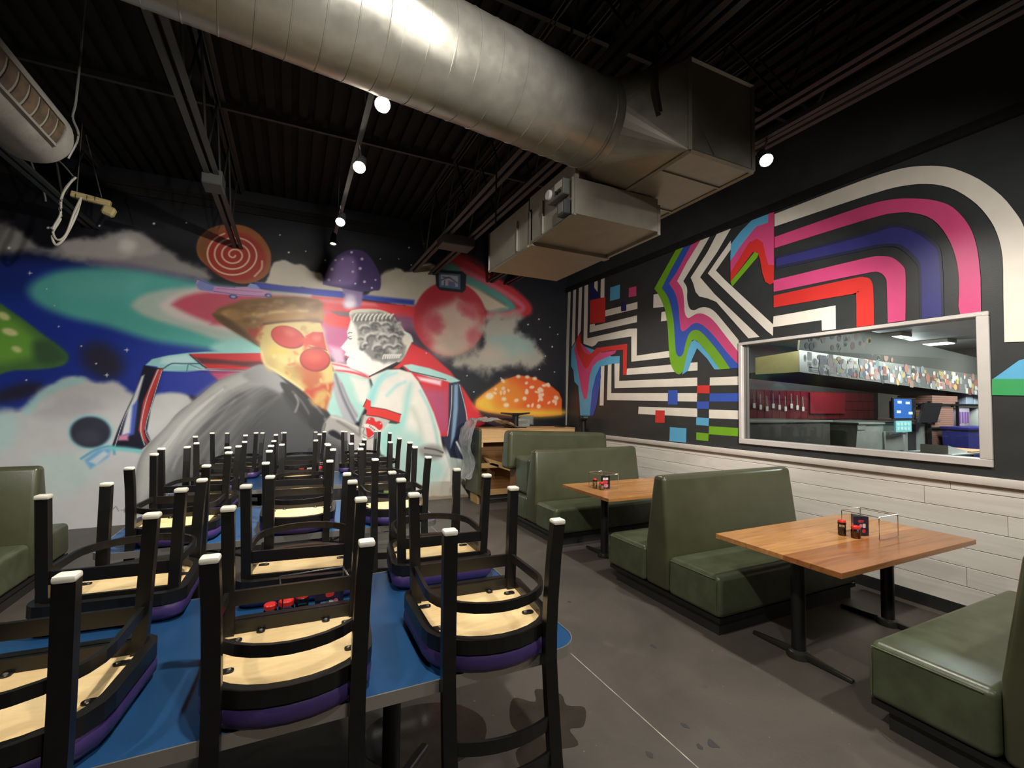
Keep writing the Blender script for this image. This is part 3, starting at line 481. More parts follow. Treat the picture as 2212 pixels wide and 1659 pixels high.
S|200,197,192|112.9,267.8 111.9,266.5 110.1,265.9 108.3,266.2 107.3,267.4|2.4|1|3.1|0.6
S|66,66,68|171.6,287.9 173.7,285.2 173.1,281.9 170.2,279.4 166.1,278.7|2.5|1|4.3|0.6
S|66,66,68|135.1,301.2 136.8,303.8 140,305.3 143.5,304.9 145.8,302.9|2.5|1|3.3|0.6
S|200,197,192|162.7,278.1 163.9,279.6 166,280.3 168.1,279.8 169.3,278.5|2.5|1|2.8|0.6
S|66,66,68|132.4,264.8 131.5,266.9 132.3,269.1 134.6,270.5 137.4,270.5|2.5|1|3.8|0.6
S|200,197,192|139.6,258.3 140.4,260.1 142.3,261.2 144.6,261.2 146.4,260.1|2.5|1|3.2|0.6
S|66,66,68|150.9,298 152,295.7 151,293.2 148.4,291.6 145.2,291.5|2.5|1|3.8|0.6
S|200,197,192|125.8,263.8 123.5,263.5 121.5,264.4 120.7,266 121.2,267.8|2.4|1|3.4|0.6
S|66,66,68|169.4,286.9 170.5,284 169.1,281.1 165.7,279.3 161.9,279.4|2.5|1|3.4|0.6
S|200,197,192|129.8,291.4 131.5,289.4 131.2,286.8 129.1,284.8 126,284.2|2.5|1|4.3|0.6
S|66,66,68|139.5,310.8 142.7,310.5 144.8,308.6 145,306.1 143.2,303.8|2.5|1|2.9|0.6
S|200,197,192|157.7,278.5 159.5,280.8 162.6,281.9 165.8,281.3 167.8,279.3|2.5|1|2.5|0.6
S|66,66,68|111.6,266.1 110.1,264.3 107.6,263.5 105.2,264.1 103.7,265.8|2.4|1|4|0.6
S|200,197,192|109,265.2 110.8,263.4 110.8,261 109.1,259 106.3,258.2|2.4|1|3.6|0.6
S|66,66,68|131.1,258 134,258.6 136.8,257.7 138.1,255.6 137.6,253.2|2.5|1|4.5|0.6
S|200,197,192|110.9,280.2 107.2,279.7 104.1,281.2 102.8,283.9 103.9,286.9|2.4|1|3.1|0.6
S|66,66,68|131.4,280.1 128.4,280.9 126.7,283 127.1,285.6 129.3,287.7|2.5|1|3.3|0.6
S|200,197,192|123.1,285.1 126.5,286.8 130.3,286.5 132.9,284.3 133.3,281.3|2.5|1|4.6|0.6
S|66,66,68|101.8,254.8 99.8,256.9 99.8,259.5 101.8,261.8 105,262.6|2.4|1|4.1|0.6
S|200,197,192|103.7,269.3 105.4,268.5 106.1,266.9 105.4,265.2 103.6,264.2|2.4|1|4|0.6
S|66,66,68|124.6,244.3 124.8,246.1 126.3,247.5 128.5,247.9 130.6,247.2|2.4|1|4.5|0.6
S|200,197,192|159.8,259.2 157.5,256.3 153.7,255 149.7,255.7 147.2,258.3|2.5|1|4.6|0.6
S|66,66,68|96.8,271.6 97.7,273 99.5,273.7 101.3,273.4 102.5,272.2|2.4|1|3.7|0.6
S|200,197,192|145.3,284.9 147.8,284.7 149.5,283.3 149.7,281.3 148.3,279.5|2.5|1|4.6|0.6
S|200,197,192|140.4,289.5 138.8,291.3 138.9,293.5 140.7,295.4 143.5,296.1|2.5|1|4.1|0.6
S|66,66,68|161.2,260.8 160.4,263.2 161.7,265.6 164.4,267 167.6,266.9|2.5|1|2.8|0.6
S|200,197,192|152.6,256.9 154.4,256.1 155.2,254.5 154.6,252.9 152.9,251.8|2.5|1|4.3|0.6
S|66,66,68|149.7,292.4 151.5,290.7 151.6,288.4 149.9,286.4 147.1,285.5|2.5|1|3.2|0.6
S|200,197,192|127.2,289.7 126.8,286.5 124,284.1 120.1,283.4 116.7,284.7|2.4|1|4.4|0.6
S|66,66,68|157.7,310.3 158.9,308.9 158.7,307.2 157.3,305.8 155.2,305.3|2.5|1|3.7|0.6
S|200,197,192|163.4,264 159.3,264.3 156.4,266.4 155.9,269.6 157.9,272.5|2.5|1|2.7|0.6
S|66,66,68|118.6,290.5 117.5,292.2 117.9,294.3 119.8,295.8 122.3,296.2|2.4|1|2.6|0.6
S|200,197,192|96.3,274.9 99.7,276.5 103.5,276.2 106.1,274 106.5,270.9|2.4|1|3.3|0.6
S|66,66,68|139.9,242.7 137.5,244.7 137.3,247.5 139.2,250 142.6,251.1|2.5|1|4.2|0.6
S|200,197,192|161,298.3 159.1,299.9 158.8,302.1 160.4,304.2 163.1,305.1|2.5|1|4.1|0.6
S|200,197,192|107.9,291.6 106.7,292.7 106.6,294.3 107.7,295.7 109.6,296.3|2.4|1|4.2|0.6
S|66,66,68|126.2,289.7 124.1,289.9 122.7,291.1 122.5,292.9 123.7,294.4|2.4|1|3.3|0.6
S|200,197,192|134.7,295.2 133.2,297.2 133.7,299.6 135.9,301.5 138.9,302|2.5|1|4.5|0.6
S|200,197,192|131.2,269.9 132.7,273 136.2,274.8 140.2,274.7 143.1,272.6|2.5|1|4.5|0.6
S|66,66,68|161,278.4 160.8,281.1 162.6,283.6 165.9,284.7 169.2,284.1|2.5|1|2.8|0.6
S|200,197,192|161.3,270 158.7,270.3 157,271.7 156.8,273.7 158.2,275.5|2.5|1|2.6|0.6
S|66,66,68|108.9,296.4 110.6,294.8 110.7,292.7 109.2,290.8 106.7,290|2.4|1|2.4|0.6
S|200,197,192|131.5,269.8 129.1,267.8 125.9,267.4 123.1,268.7 121.9,271.1|2.4|1|2.6|0.6
S|200,197,192|111.4,280 109.9,277.1 106.7,275.5 103,275.7 100.4,277.7|2.4|1|3.6|0.6
S|66,66,68|159.1,288.6 160.9,289.8 163.3,290 165.1,289 165.8,287.3|2.5|1|3.2|0.6
S|200,197,192|97,262.4 96.6,264.9 98,267.2 100.9,268.4 103.9,268|2.4|1|2.8|0.6
S|200,197,192|134.3,279 134.1,282 136.2,284.6 139.8,285.8 143.4,285.1|2.5|1|2.8|0.6
S|66,66,68|145.5,305 142.9,305.4 141.2,307 141.3,309.2 142.9,311|2.5|1|3.9|0.6
S|200,197,192|127,273.5 128.4,271.7 128.2,269.4 126.3,267.7 123.6,267.1|2.5|1|4.3|0.6
S|66,66,68|154.8,282.3 154.5,284.1 155.6,285.9 157.8,286.7 160.1,286.4|2.5|1|3.9|0.6
S|200,197,192|139,262.9 135.5,261.2 131.6,261.6 128.9,263.7 128.4,266.9|2.5|1|4.2|0.6
S|66,66,68|159.9,265.5 160.3,267.6 162.2,269.1 164.9,269.5 167.2,268.6|2.5|1|4.1|0.6
S|200,197,192|135.2,270.7 135,272.5 136.1,274 138.2,274.8 140.4,274.4|2.5|1|3.2|0.6
S|66,66,68|106.6,260.2 106.6,258.1 105.1,256.4 102.7,255.7 100.3,256.4|2.4|1|3.3|0.6
S|200,197,192|163.7,292.8 161.2,291.6 158.4,291.7 156.4,293.2 156,295.4|2.5|1|3.7|0.6
S|66,66,68|151.7,291 152.6,292.6 154.5,293.6 156.7,293.5 158.3,292.4|2.5|1|4|0.6
S|224,220,214|97.4,290.5 99.5,293.8 103.4,295.8 107.8,296 111.5,294.2|2.4|1|3|0.75
S|56,56,58|100.1,287.7 102.2,290.7 105.9,292.4 109.9,292.1 112.9,290|2.4|1|2.6|0.55
S|224,220,214|113.7,299.8 116.9,303.1 121.7,304.7 126.6,304 130.2,301.4|2.4|1|3.1|0.75
S|56,56,58|116.4,296.7 119.6,299.7 124.1,300.9 128.5,299.9 131.1,296.9|2.5|1|2.7|0.55
S|224,220,214|132.1,301.1 136,303.8 140.8,304.5 145.2,303.2 147.9,300.1|2.5|1|3.1|0.75
S|56,56,58|134.8,297.9 138.4,300.3 142.9,300.7 146.7,299 148.5,295.8|2.5|1|2.7|0.55
S|224,220,214|107.5,272 107,276.2 109.3,280.1 113.8,282.6 119,283|2.4|1|3|0.75
S|56,56,58|110.3,269.8 110,273.7 112.5,277.2 116.9,279.1 121.7,278.8|2.4|1|2.7|0.55
S|224,220,214|126.2,277.8 128.6,281.3 132.8,283.4 137.6,283.5 141.6,281.6|2.5|1|3.1|0.75
S|56,56,58|129,274.9 131.3,278.1 135.4,279.9 139.8,279.5 143,277.2|2.5|1|2.7|0.55
S|224,220,214|144.6,280.3 147.6,283.3 152,284.7 156.6,284 159.9,281.6|2.5|1|3.1|0.75
S|56,56,58|147.3,277.2 150.2,279.9 154.4,280.9 158.4,279.9 160.9,277.3|2.5|1|2.7|0.55
S|224,220,214|119.2,256.8 119.7,260.6 122.7,263.8 127.1,265.4 131.9,264.9|2.4|1|3.1|0.75
S|56,56,58|122,254.3 122.6,257.9 125.6,260.7 129.9,261.7 134.1,260.6|2.4|1|2.7|0.55
S|224,220,214|137,260.6 139.2,263.9 143.2,265.9 147.9,266 151.7,264.1|2.5|1|3.1|0.75
S|56,56,58|139.8,257.7 141.9,260.8 145.8,262.4 150,262 153.1,259.8|2.5|1|2.7|0.55
S|224,220,214|154.3,264.9 156.6,267.1 160,268.2 163.5,267.6 166.1,265.7|2.5|1|3.1|0.75
S|56,56,58|156.8,261.8 159,263.9 162.2,264.7 165.3,263.9 167.2,261.8|2.5|1|2.8|0.55
S|224,220,214|103.5,259.4 102.6,261.8 103.4,264.3 105.7,266.1 108.7,266.8|2.4|1|3|0.75
S|56,56,58|105.7,257.1 105,259.4 105.9,261.6 108.3,263.1 111.1,263.4|2.4|1|2.6|0.55
S|232,228,216|87.4,302.4 89.1,308.1 92.3,312.9|1.5|1|2.2|1
S|92,90,90|90.2,301.7 92,307.3 94.7,311.1|1.5|1|2.2|1
S|232,228,216|93.7,303.4 95.5,308.9 98.7,313.5|1.5|1|2.2|1
S|92,90,90|96.6,302.3 98.4,307.9 101.1,311.7|1.5|1|2.3|1
S|232,228,216|100.1,304.3 101.9,309.7 105.1,314.1|1.5|1|2.3|1
S|92,90,90|103,302.8 104.8,308.5 107.6,312.3|1.5|1|2.3|1
S|232,228,216|106.6,305.3 108.4,310.6 111.6,314.7|1.5|1|2.3|1
S|92,90,90|109.5,303.4 111.3,309.1 114.1,312.9|1.5|1|2.3|1
S|232,228,216|113,306.2 114.9,311.5 118.2,315.3|1.5|1|2.3|1
S|92,90,90|116,304 117.8,309.7 120.7,313.5|1.5|1|2.3|1
S|232,228,216|119.6,307.2 121.4,312.3 124.8,315.9|1.5|1|2.3|1
S|92,90,90|122.6,304.6 124.4,310.3 127.3,314.2|1.5|1|2.3|1
S|232,228,216|126.2,308.2 128,313.2 131.4,316.6|1.5|1|2.3|1
S|92,90,90|129.2,305.2 131,310.9 133.9,314.8|1.5|1|2.3|1
S|232,228,216|132.8,309.2 134.7,314.1 138.1,317.2|1.5|1|2.3|1
S|92,90,90|135.9,305.8 137.7,311.6 140.6,315.4|1.6|1|2.3|1
S|232,228,216|139.5,310.2 141.4,315 144.8,317.9|1.6|1|2.3|1
S|92,90,90|142.6,306.4 144.5,312.2 147.4,316|1.6|1|2.3|1
S|232,228,216|146.2,311.2 148.1,315.9 151.6,318.5|1.6|1|2.3|1
S|92,90,90|149.4,307 151.2,312.8 154.2,316.7|1.6|1|2.4|1
S|222,218,212|136.1,242.1 137,246.7 139.4,248.9|1.5|1|2.3|1
S|222,218,212|139.8,242.5 140.7,246.9 143.2,249.1|1.5|1|2.3|1
S|222,218,212|143.6,243 144.5,247.1 146.9,249.3|1.6|1|2.3|1
S|222,218,212|147.3,243.4 148.2,247.3 150.7,249.5|1.6|1|2.3|1
S|222,218,212|151.1,243.9 152,247.5 154.5,249.7|1.6|1|2.3|1
S|222,218,212|154.8,244.3 155.8,247.7 158.3,249.9|1.6|1|2.3|1
S|222,218,212|158.6,244.8 159.6,247.9 162.1,250.1|1.6|1|2.4|1
S|222,218,212|162.4,245.3 163.4,248.2 165.9,250.4|1.6|1|2.4|1
P|212,206,190|184.1,276.1 182.6,271.7 179.7,268.3 176.2,266.7 172.5,267.1 169.6,269.4 167.8,273.2 167.7,277.8 169.2,282.2 172,285.6 175.6,287.3 179.2,286.9 182.2,284.6 184,280.7|3.2|1|0|1
S|80,76,74|80,280 82.3,282.1 85.3,281.4|0.7|1|1.2|1
S|60,58,60|80.2,273.6 82.5,271.3 85.3,272|0.7|1|1.3|1
S|150,148,150|80.6,274.6 84.3,275.9|0.7|1|1.5|1
P|206,44,46|76.5,245.8 79.1,243 82.8,241.9 79.2,239 76.9,239.9 78.6,242.4|0.7|0|0|1
S|190,186,178|85.7,223.1 107.1,216.6 117.3,211|1.5|1|1.5|1
S|52,34,34|114.9,210.9 136.1,223.3 159.6,236.6|0.8|1|2|1
P|200,52,50|152.5,226 163.4,234.8 173.2,234.2 163.6,226.5|1.3|0|0|1
S|200,214,206|171.5,289.1 180.4,283.8 184.5,275|1.6|1|4|1
P|206,184,118|-41.5,283.7 -15,291.1 19.5,295.1 37.4,294.8 41.8,279.4 47.8,258.2 53.8,240.8 59,211.4 55.4,179.8 48.8,156.2 33.8,165.8 15.6,185.7 -3.8,199.5 -22.8,212.1 -39.7,227.2 -45.6,248.3 -53.8,260.8 -51,274|1.1|0|0|1
P|190,76,50|59.2,198.6 55.4,179.8 48.8,157 32,167.7 14.7,186.7 29.6,189 43.7,195.2|4.9|0|2.8|1
P|188,92,52|9.4,221 39.6,216.5 45.2,207 26,190.8 13.4,202 4.2,220.8|6.3|1|4.2|0.85
P|208,176,104|50.1,184.6 51.3,181.1 50.3,176.6 47.5,171.9 43.3,167.9 38.6,165.5 34.3,165.1 31.3,166.8 30.2,170.2 31.1,174.7 34,179.4 38.1,183.3 42.8,185.8 47.1,186.2|6.3|1|4.2|0.9
P|196,160,90|48.6,164 48.3,161.5 47.2,159.5 45.6,158.3 43.9,158.3 42.3,159.4 41.1,161.4 40.6,164 41,166.5 42,168.5 43.6,169.7 45.3,169.7 47,168.6 48.1,166.6|2.8|1|0|1
P|214,190,92|-9.1,240.3 -11.4,236.8 -15.4,234.7 -20.4,234.6 -25.4,236.3 -29.3,239.6 -31.5,243.8 -31.5,248.1 -29.3,251.6 -25.3,253.7 -20.3,253.9 -15.3,252.2 -11.3,248.9 -9.1,244.7|6.7|1|5.4|0.8
P|196,170,104|-21.4,223.4 -22.1,218.5 -24.3,214.5 -27.6,212.2 -31.2,212 -34.6,214 -37,217.8 -38,222.6 -37.3,227.5 -35.1,231.5 -31.9,233.9 -28.2,234.1 -24.8,232.1 -22.4,228.3|5.3|1|4|0.8
P|178,146,84|12.5,204.7 9.7,202.7 5.2,202.8 -0.2,204.9 -5.3,208.6 -9.1,213.2 -11,217.7 -10.5,221.3 -7.8,223.2 -3.3,223.2 2,221.1 7.2,217.4 11.1,212.8 13,208.3|5.5|1|4.1|0.7
P|214,194,120|57.8,215.3 57.2,209.3 55.3,204.4 52.5,201.7 49.2,201.6 46.2,204.1 44.1,208.8 43.2,214.7 43.8,220.7 45.6,225.5 48.5,228.3 51.7,228.5 54.7,226 56.9,221.2|5.7|1|3.6|0.8
P|226,206,140|-0.1,228.1 -1.8,226.1 -5,225.2 -9.2,225.5 -13.5,227 -17.1,229.4 -19.2,232.2 -19.5,234.9 -17.9,236.9 -14.6,237.9 -10.5,237.6 -6.2,236.1 -2.6,233.7 -0.4,230.8|4.7|1|4.1|0.7
P|168,66,40|-63.9,277.6 -41.5,285 -47.7,274.2 -53.8,260.8 -47.2,255.6 -60.3,264|4.6|0|2.6|1
P|134,98,50|-108.2,293.7 -100.6,302.5 -82.3,309.9 -73.2,317.8 -32.9,326.8 1,331.5 32.8,330.5 39.3,324.5 41.9,294.8 19.5,296.7 -15,290.2 -39.9,285.7 -51.1,276.8 -63.9,276.6 -60.3,264 -45.3,249.8 -66.7,263.1 -90.6,277.7 -103.4,286|1.1|0|0|1
P|120,84,42|-102,298.8 -73.1,316.4 -32.9,326 1,330.5 32.8,329.4 38.5,320.5 1.4,316.7 -32.4,311.3 -61.4,297.2 -77,290.2|5.4|1|0|1
P|164,120,66|-67.7,296.6 -42.2,306.5 -15.6,312 19,314.6 38.7,314.6 39.1,298.9 -15,292.1 -44.9,287.5 -57.8,284.6|5.4|1|0|1
S|206,178,120|-58,292 -35.5,302.5 -7,308.1 17.3,311.5|3.4|1|3.4|1
S|190,160,104|-55,297.8 -54.7,288.5|3.3|1|3.9|1
P|160,128,82|-15.9,321.6 -16.5,320 -18.4,318.6 -21.1,317.7 -24.1,317.4 -26.8,317.7 -28.6,318.7 -29.4,320.1 -28.7,321.7 -26.9,323.1 -24.3,324 -21.3,324.3 -18.5,324 -16.6,323|4.1|1|0|1
P|96,66,34|-52.3,294.3 -52.7,292.8 -54.5,290.8 -57.4,288.8 -60.8,287.1 -64,286.2 -66.4,286.1 -67.5,286.9 -67.2,288.4 -65.4,290.4 -62.5,292.4 -59.2,294.1 -55.9,295 -53.5,295.1|3.9|1|3.9|0.5
P|184,146,92|-75.3,292 -75.5,291.3 -76.4,290.7 -77.8,290 -79.4,289.6 -80.8,289.5 -81.8,289.6 -82.3,290.1 -82,290.7 -81.1,291.4 -79.8,292 -78.2,292.4 -76.8,292.5 -75.7,292.4|3.8|1|3.8|0.5
P|150,108,58|-78.3,300.5 -78.6,299.4 -80.2,297.6 -82.7,295.7 -85.6,293.9 -88.4,292.6 -90.4,292 -91.4,292.4 -91,293.5 -89.5,295.2 -87,297.1 -84.1,298.9 -81.3,300.2 -79.3,300.8|3.8|1|3.8|0.5
P|112,78,40|-68.3,297.8 -68.6,297 -69.6,296.4 -71.1,296.1 -72.6,296 -74.1,296.3 -75,296.9 -75.4,297.6 -75,298.3 -74,298.9 -72.6,299.2 -71,299.3 -69.6,299 -68.6,298.5|3.9|1|3.9|0.5
P|166,126,74|-55.3,311.8 -55.7,310.5 -57.1,309.2 -59.3,308 -61.8,307.2 -64.2,307 -65.9,307.4 -66.7,308.4 -66.3,309.6 -64.9,311 -62.7,312.2 -60.2,313 -57.8,313.2 -56.1,312.8|3.9|1|3.9|0.5
P|96,66,34|-53.5,305.1 -54.2,304.1 -56.5,302.5 -60,300.5 -64,298.7 -67.6,297.2 -70.2,296.6 -71.2,296.7 -70.5,297.7 -68.2,299.3 -64.8,301.3 -60.8,303.1 -57.2,304.6 -54.6,305.3|3.9|1|3.9|0.5
P|184,146,92|-1.3,315.5 -1.5,314.2 -2.8,312.5 -5.1,310.7 -7.8,309.1 -10.3,308.2 -12.3,308 -13.3,308.6 -13.1,309.9 -11.7,311.6 -9.5,313.4 -6.8,314.9 -4.2,315.9 -2.3,316.1|4.1|1|4.1|0.5
P|150,108,58|-63.5,299.1 -63.6,298.4 -64.4,297.5 -65.6,296.5 -67.1,295.7 -68.5,295.1 -69.5,295 -70.1,295.3 -69.9,295.9 -69.2,296.9 -68,297.9 -66.5,298.7 -65.1,299.3 -64,299.4|3.9|1|3.9|0.5
P|112,78,40|-46.9,294.5 -47.5,293.2 -49.7,291.6 -53,290.1 -56.7,288.9 -60.1,288.3 -62.6,288.5 -63.6,289.2 -63,290.5 -60.9,292.1 -57.6,293.6 -53.9,294.8 -50.5,295.4 -48,295.3|3.9|1|3.9|0.5
P|166,126,74|21,318.9 20.8,318.1 19.7,317.3 18.2,316.5 16.4,316 14.7,315.8 13.5,315.9 13,316.4 13.3,317.2 14.3,318 15.9,318.7 17.6,319.3 19.3,319.5 20.5,319.3|4.2|1|4.2|0.5
P|96,66,34|-55.1,309.9 -55.3,308.9 -56.1,308 -57.4,307.3 -58.8,307.1 -60.2,307.3 -61.1,307.9 -61.5,308.7 -61.3,309.7 -60.5,310.7 -59.2,311.3 -57.8,311.5 -56.4,311.4 -55.5,310.8|3.9|1|3.9|0.5
P|184,146,92|-40.6,316.4 -40.8,315.2 -41.8,313.9 -43.5,312.7 -45.5,311.9 -47.4,311.7 -48.8,312 -49.5,312.9 -49.4,314.1 -48.4,315.4 -46.7,316.6 -44.7,317.4 -42.8,317.6 -41.3,317.3|4|1|4|0.5
P|150,108,58|-38.5,300.4 -39.2,299.1 -41.4,297.3 -44.7,295.6 -48.5,294.2 -52.1,293.5 -54.6,293.4 -55.7,294.2 -55.1,295.5 -53,297.2 -49.7,298.9 -45.8,300.3 -42.3,301.1 -39.7,301.1|3.9|1|3.9|0.5
P|112,78,40|-36.7,304.1 -37.3,302.9 -39.1,301.8 -41.6,301 -44.4,300.7 -46.9,300.9 -48.7,301.7 -49.4,302.8 -48.8,304.1 -47.1,305.2 -44.6,306 -41.8,306.3 -39.2,306 -37.4,305.3|4|1|4|0.5
P|166,126,74|-81.1,297.9 -81.5,296.8 -83,295.7 -85.2,294.8 -87.7,294.2 -90.1,294.1 -91.7,294.6 -92.4,295.4 -91.9,296.5 -90.5,297.7 -88.3,298.6 -85.8,299.2 -83.5,299.2 -81.8,298.8|3.8|1|3.8|0.5
P|96,66,34|-27.2,311 -27.5,310.5 -28.5,309.9 -29.9,309.5 -31.5,309.3 -33,309.3 -34,309.6 -34.4,310.1 -34.1,310.6 -33.1,311.2 -31.7,311.6 -30.1,311.8 -28.6,311.8 -27.6,311.5|4|1|4|0.5
P|184,146,92|-65.4,300.3 -66,299.2 -68.2,298 -71.5,296.7 -75.1,295.7 -78.4,295.1 -80.8,295.2 -81.7,295.7 -81.1,296.8 -78.9,298 -75.7,299.3 -72.1,300.3 -68.7,300.9 -66.3,300.9|3.9|1|3.9|0.5
P|150,108,58|-88,295.9 -88.5,295 -90.1,294.1 -92.4,293.2 -95,292.6 -97.4,292.4 -99.1,292.6 -99.7,293.2 -99.2,294 -97.7,295 -95.4,295.8 -92.8,296.4 -90.4,296.6 -88.7,296.4|3.8|1|3.8|0.5
P|112,78,40|-62,305.1 -62.3,304 -63.6,302.6 -65.6,301.4 -68,300.4 -70.2,300 -71.9,300.2 -72.7,300.9 -72.4,302 -71.1,303.4 -69.1,304.6 -66.7,305.6 -64.5,306 -62.8,305.8|3.9|1|3.9|0.5
P|166,126,74|-17.6,299.5 -18.3,298.2 -20.5,296.9 -23.6,295.9 -27.1,295.5 -30.3,295.6 -32.6,296.3 -33.4,297.5 -32.7,298.8 -30.6,300 -27.5,301 -24,301.5 -20.7,301.3 -18.5,300.6|4|1|4|0.5
P|96,66,34|-42.1,292.4 -42.8,291.2 -45.2,289.9 -48.8,288.6 -52.8,287.7 -56.4,287.2 -59,287.3 -60,288 -59.3,289.1 -56.9,290.5 -53.4,291.7 -49.4,292.7 -45.7,293.2 -43.1,293.1|3.9|1|3.9|0.5
P|184,146,92|-32.2,312.7 -32.3,311.9 -33.1,310.8 -34.3,309.6 -35.9,308.7 -37.4,308.2 -38.6,308.1 -39.2,308.6 -39.1,309.4 -38.4,310.5 -37.1,311.6 -35.6,312.5 -34,313.1 -32.9,313.2|4|1|4|0.5
P|150,108,58|-49.4,313.8 -50.2,312.5 -52.6,311.4 -56,310.7 -59.8,310.4 -63.1,310.8 -65.5,311.6 -66.3,312.7 -65.5,314 -63.1,315.1 -59.8,315.8 -56,316.1 -52.6,315.7 -50.2,314.9|3.9|1|3.9|0.5
P|112,78,40|37.4,316.2 37.1,314.6 35.6,312.9 33.1,311.2 30.1,310 27.3,309.5 25.2,309.7 24.2,310.7 24.5,312.3 26,314 28.5,315.7 31.4,316.9 34.2,317.4 36.4,317.2|4.2|1|4.2|0.5
P|166,126,74|-25.8,316.3 -26.2,315.1 -27.5,313.7 -29.7,312.4 -32.2,311.3 -34.6,310.7 -36.4,310.8 -37.2,311.5 -36.9,312.6 -35.5,314 -33.4,315.4 -30.9,316.4 -28.5,317 -26.7,317|4|1|4|0.5
P|96,66,34|36.1,299.2 35.8,298.4 34.7,297.4 32.9,296.5 30.9,295.9 29,295.6 27.7,295.8 27.1,296.4 27.3,297.3 28.5,298.2 30.2,299.1 32.2,299.7 34.1,300 35.5,299.8|4.2|1|4.2|0.5
P|184,146,92|-86.7,299.9 -86.7,298.6 -87.5,297.1 -88.9,295.7 -90.7,294.6 -92.4,294 -93.9,294.1 -94.7,294.9 -94.7,296.1 -93.9,297.6 -92.5,299 -90.8,300.1 -89,300.7 -87.6,300.6|3.8|1|3.8|0.5
P|150,108,58|2.5,310 1.8,309.1 -0.2,308.2 -3.1,307.6 -6.3,307.3 -9.1,307.3 -11.1,307.8 -11.9,308.6 -11.2,309.5 -9.2,310.3 -6.4,311 -3.2,311.3 -0.3,311.2 1.7,310.7|4.1|1|4.1|0.5
P|112,78,40|24.3,320.1 23.5,319.3 21.3,318.4 18,317.7 14.4,317.2 11.1,317.1 8.8,317.4 8,318 8.8,318.8 11,319.7 14.2,320.4 17.8,320.9 21.1,321 23.4,320.7|4.2|1|4.2|0.5
P|166,126,74|-62.6,298 -63.3,297.1 -65.6,295.5 -68.9,293.4 -72.7,291.4 -76.2,289.7 -78.7,288.8 -79.7,288.8 -79,289.7 -76.8,291.3 -73.4,293.3 -69.7,295.4 -66.1,297.1 -63.6,298|3.9|1|3.9|0.5
P|96,66,34|40.4,322.3 40,321.2 38.5,319.9 36.1,318.7 33.5,317.9 30.9,317.5 29.1,317.7 28.3,318.5 28.7,319.6 30.2,320.9 32.6,322.1 35.3,322.9 37.8,323.3 39.6,323.1|4.3|1|4.3|0.5
P|184,146,92|-84.1,295 -84,293.7 -84.6,292.2 -85.8,290.8 -87.4,289.9 -89,289.5 -90.4,289.7 -91.2,290.6 -91.3,291.9 -90.7,293.3 -89.5,294.7 -87.9,295.7 -86.3,296.1 -84.9,295.8|3.8|1|3.8|0.5
P|150,108,58|-74.1,293 -74.6,291.7 -76.2,290.6 -78.6,289.7 -81.3,289.4 -83.7,289.7 -85.4,290.5 -86.1,291.6 -85.6,292.9 -83.9,294.1 -81.6,294.9 -78.9,295.2 -76.4,295 -74.7,294.2|3.8|1|3.8|0.5
P|112,78,40|-57.5,293.7 -57.8,292.8 -59.1,291.6 -61.1,290.3 -63.4,289.1 -65.5,288.4 -67.1,288.2 -67.9,288.5 -67.6,289.4 -66.3,290.6 -64.3,291.9 -62,293.1 -59.8,293.8 -58.2,294.1|3.9|1|3.9|0.5
P|166,126,74|33,326.6 32.4,325.9 30.5,324.9 27.8,323.9 24.7,323 21.8,322.4 19.9,322.3 19.1,322.6 19.7,323.3 21.5,324.3 24.2,325.3 27.3,326.2 30.2,326.8 32.2,327|4.2|1|4.2|0.5
P|96,66,34|-52.3,317 -52.5,316.1 -53.4,314.9 -55,313.6 -56.8,312.4 -58.6,311.6 -60,311.4 -60.7,311.7 -60.5,312.6 -59.6,313.8 -58,315.1 -56.2,316.3 -54.4,317.1 -53,317.3|3.9|1|3.9|0.5
P|184,146,92|-24.1,315.3 -25.1,314.2 -27.7,313.3 -31.6,312.6 -35.8,312.4 -39.6,312.6 -42.3,313.2 -43.2,314.1 -42.3,315.1 -39.6,316 -35.8,316.7 -31.6,316.9 -27.7,316.8 -25.1,316.2|4|1|4|0.5
P|150,108,58|-56.8,305.8 -57.5,304.9 -59.6,303.7 -62.8,302.4 -66.3,301.3 -69.6,300.6 -71.9,300.5 -72.8,301 -72.1,301.9 -70,303.1 -66.9,304.4 -63.3,305.5 -60.1,306.2 -57.7,306.3|3.9|1|3.9|0.5
P|112,78,40|-22.3,318.3 -22.6,317.5 -23.5,316.5 -25.1,315.4 -26.9,314.4 -28.6,313.7 -29.9,313.4 -30.5,313.7 -30.3,314.4 -29.3,315.4 -27.8,316.5 -26,317.5 -24.2,318.3 -22.9,318.5|4|1|4|0.5
P|166,126,74|12.1,302.6 11.8,301.4 10.2,299.8 7.8,298.1 5,296.7 2.3,295.9 0.3,295.7 -0.7,296.3 -0.4,297.5 1.1,299.1 3.5,300.8 6.4,302.2 9.1,303 11.1,303.2|4.1|1|4.1|0.5
P|96,66,34|-35.1,310.9 -35.5,309.5 -36.9,308.2 -39,307.1 -41.5,306.6 -43.8,306.7 -45.4,307.4 -46.1,308.5 -45.7,309.9 -44.3,311.2 -42.2,312.2 -39.7,312.7 -37.4,312.7 -35.8,312|4|1|4|0.5
P|184,146,92|-39.6,309.8 -40.1,308.4 -41.6,307.1 -43.9,306.1 -46.5,305.7 -48.8,305.8 -50.5,306.6 -51.2,307.7 -50.7,309.1 -49.2,310.4 -47,311.4 -44.4,311.8 -42,311.7 -40.3,311|4|1|4|0.5
P|150,108,58|-78.4,301.3 -78.6,300.3 -79.5,299.3 -80.9,298.4 -82.5,297.8 -84.1,297.7 -85.3,298 -85.8,298.7 -85.6,299.7 -84.8,300.7 -83.4,301.6 -81.7,302.2 -80.2,302.4 -79,302.1|3.8|1|3.8|0.5
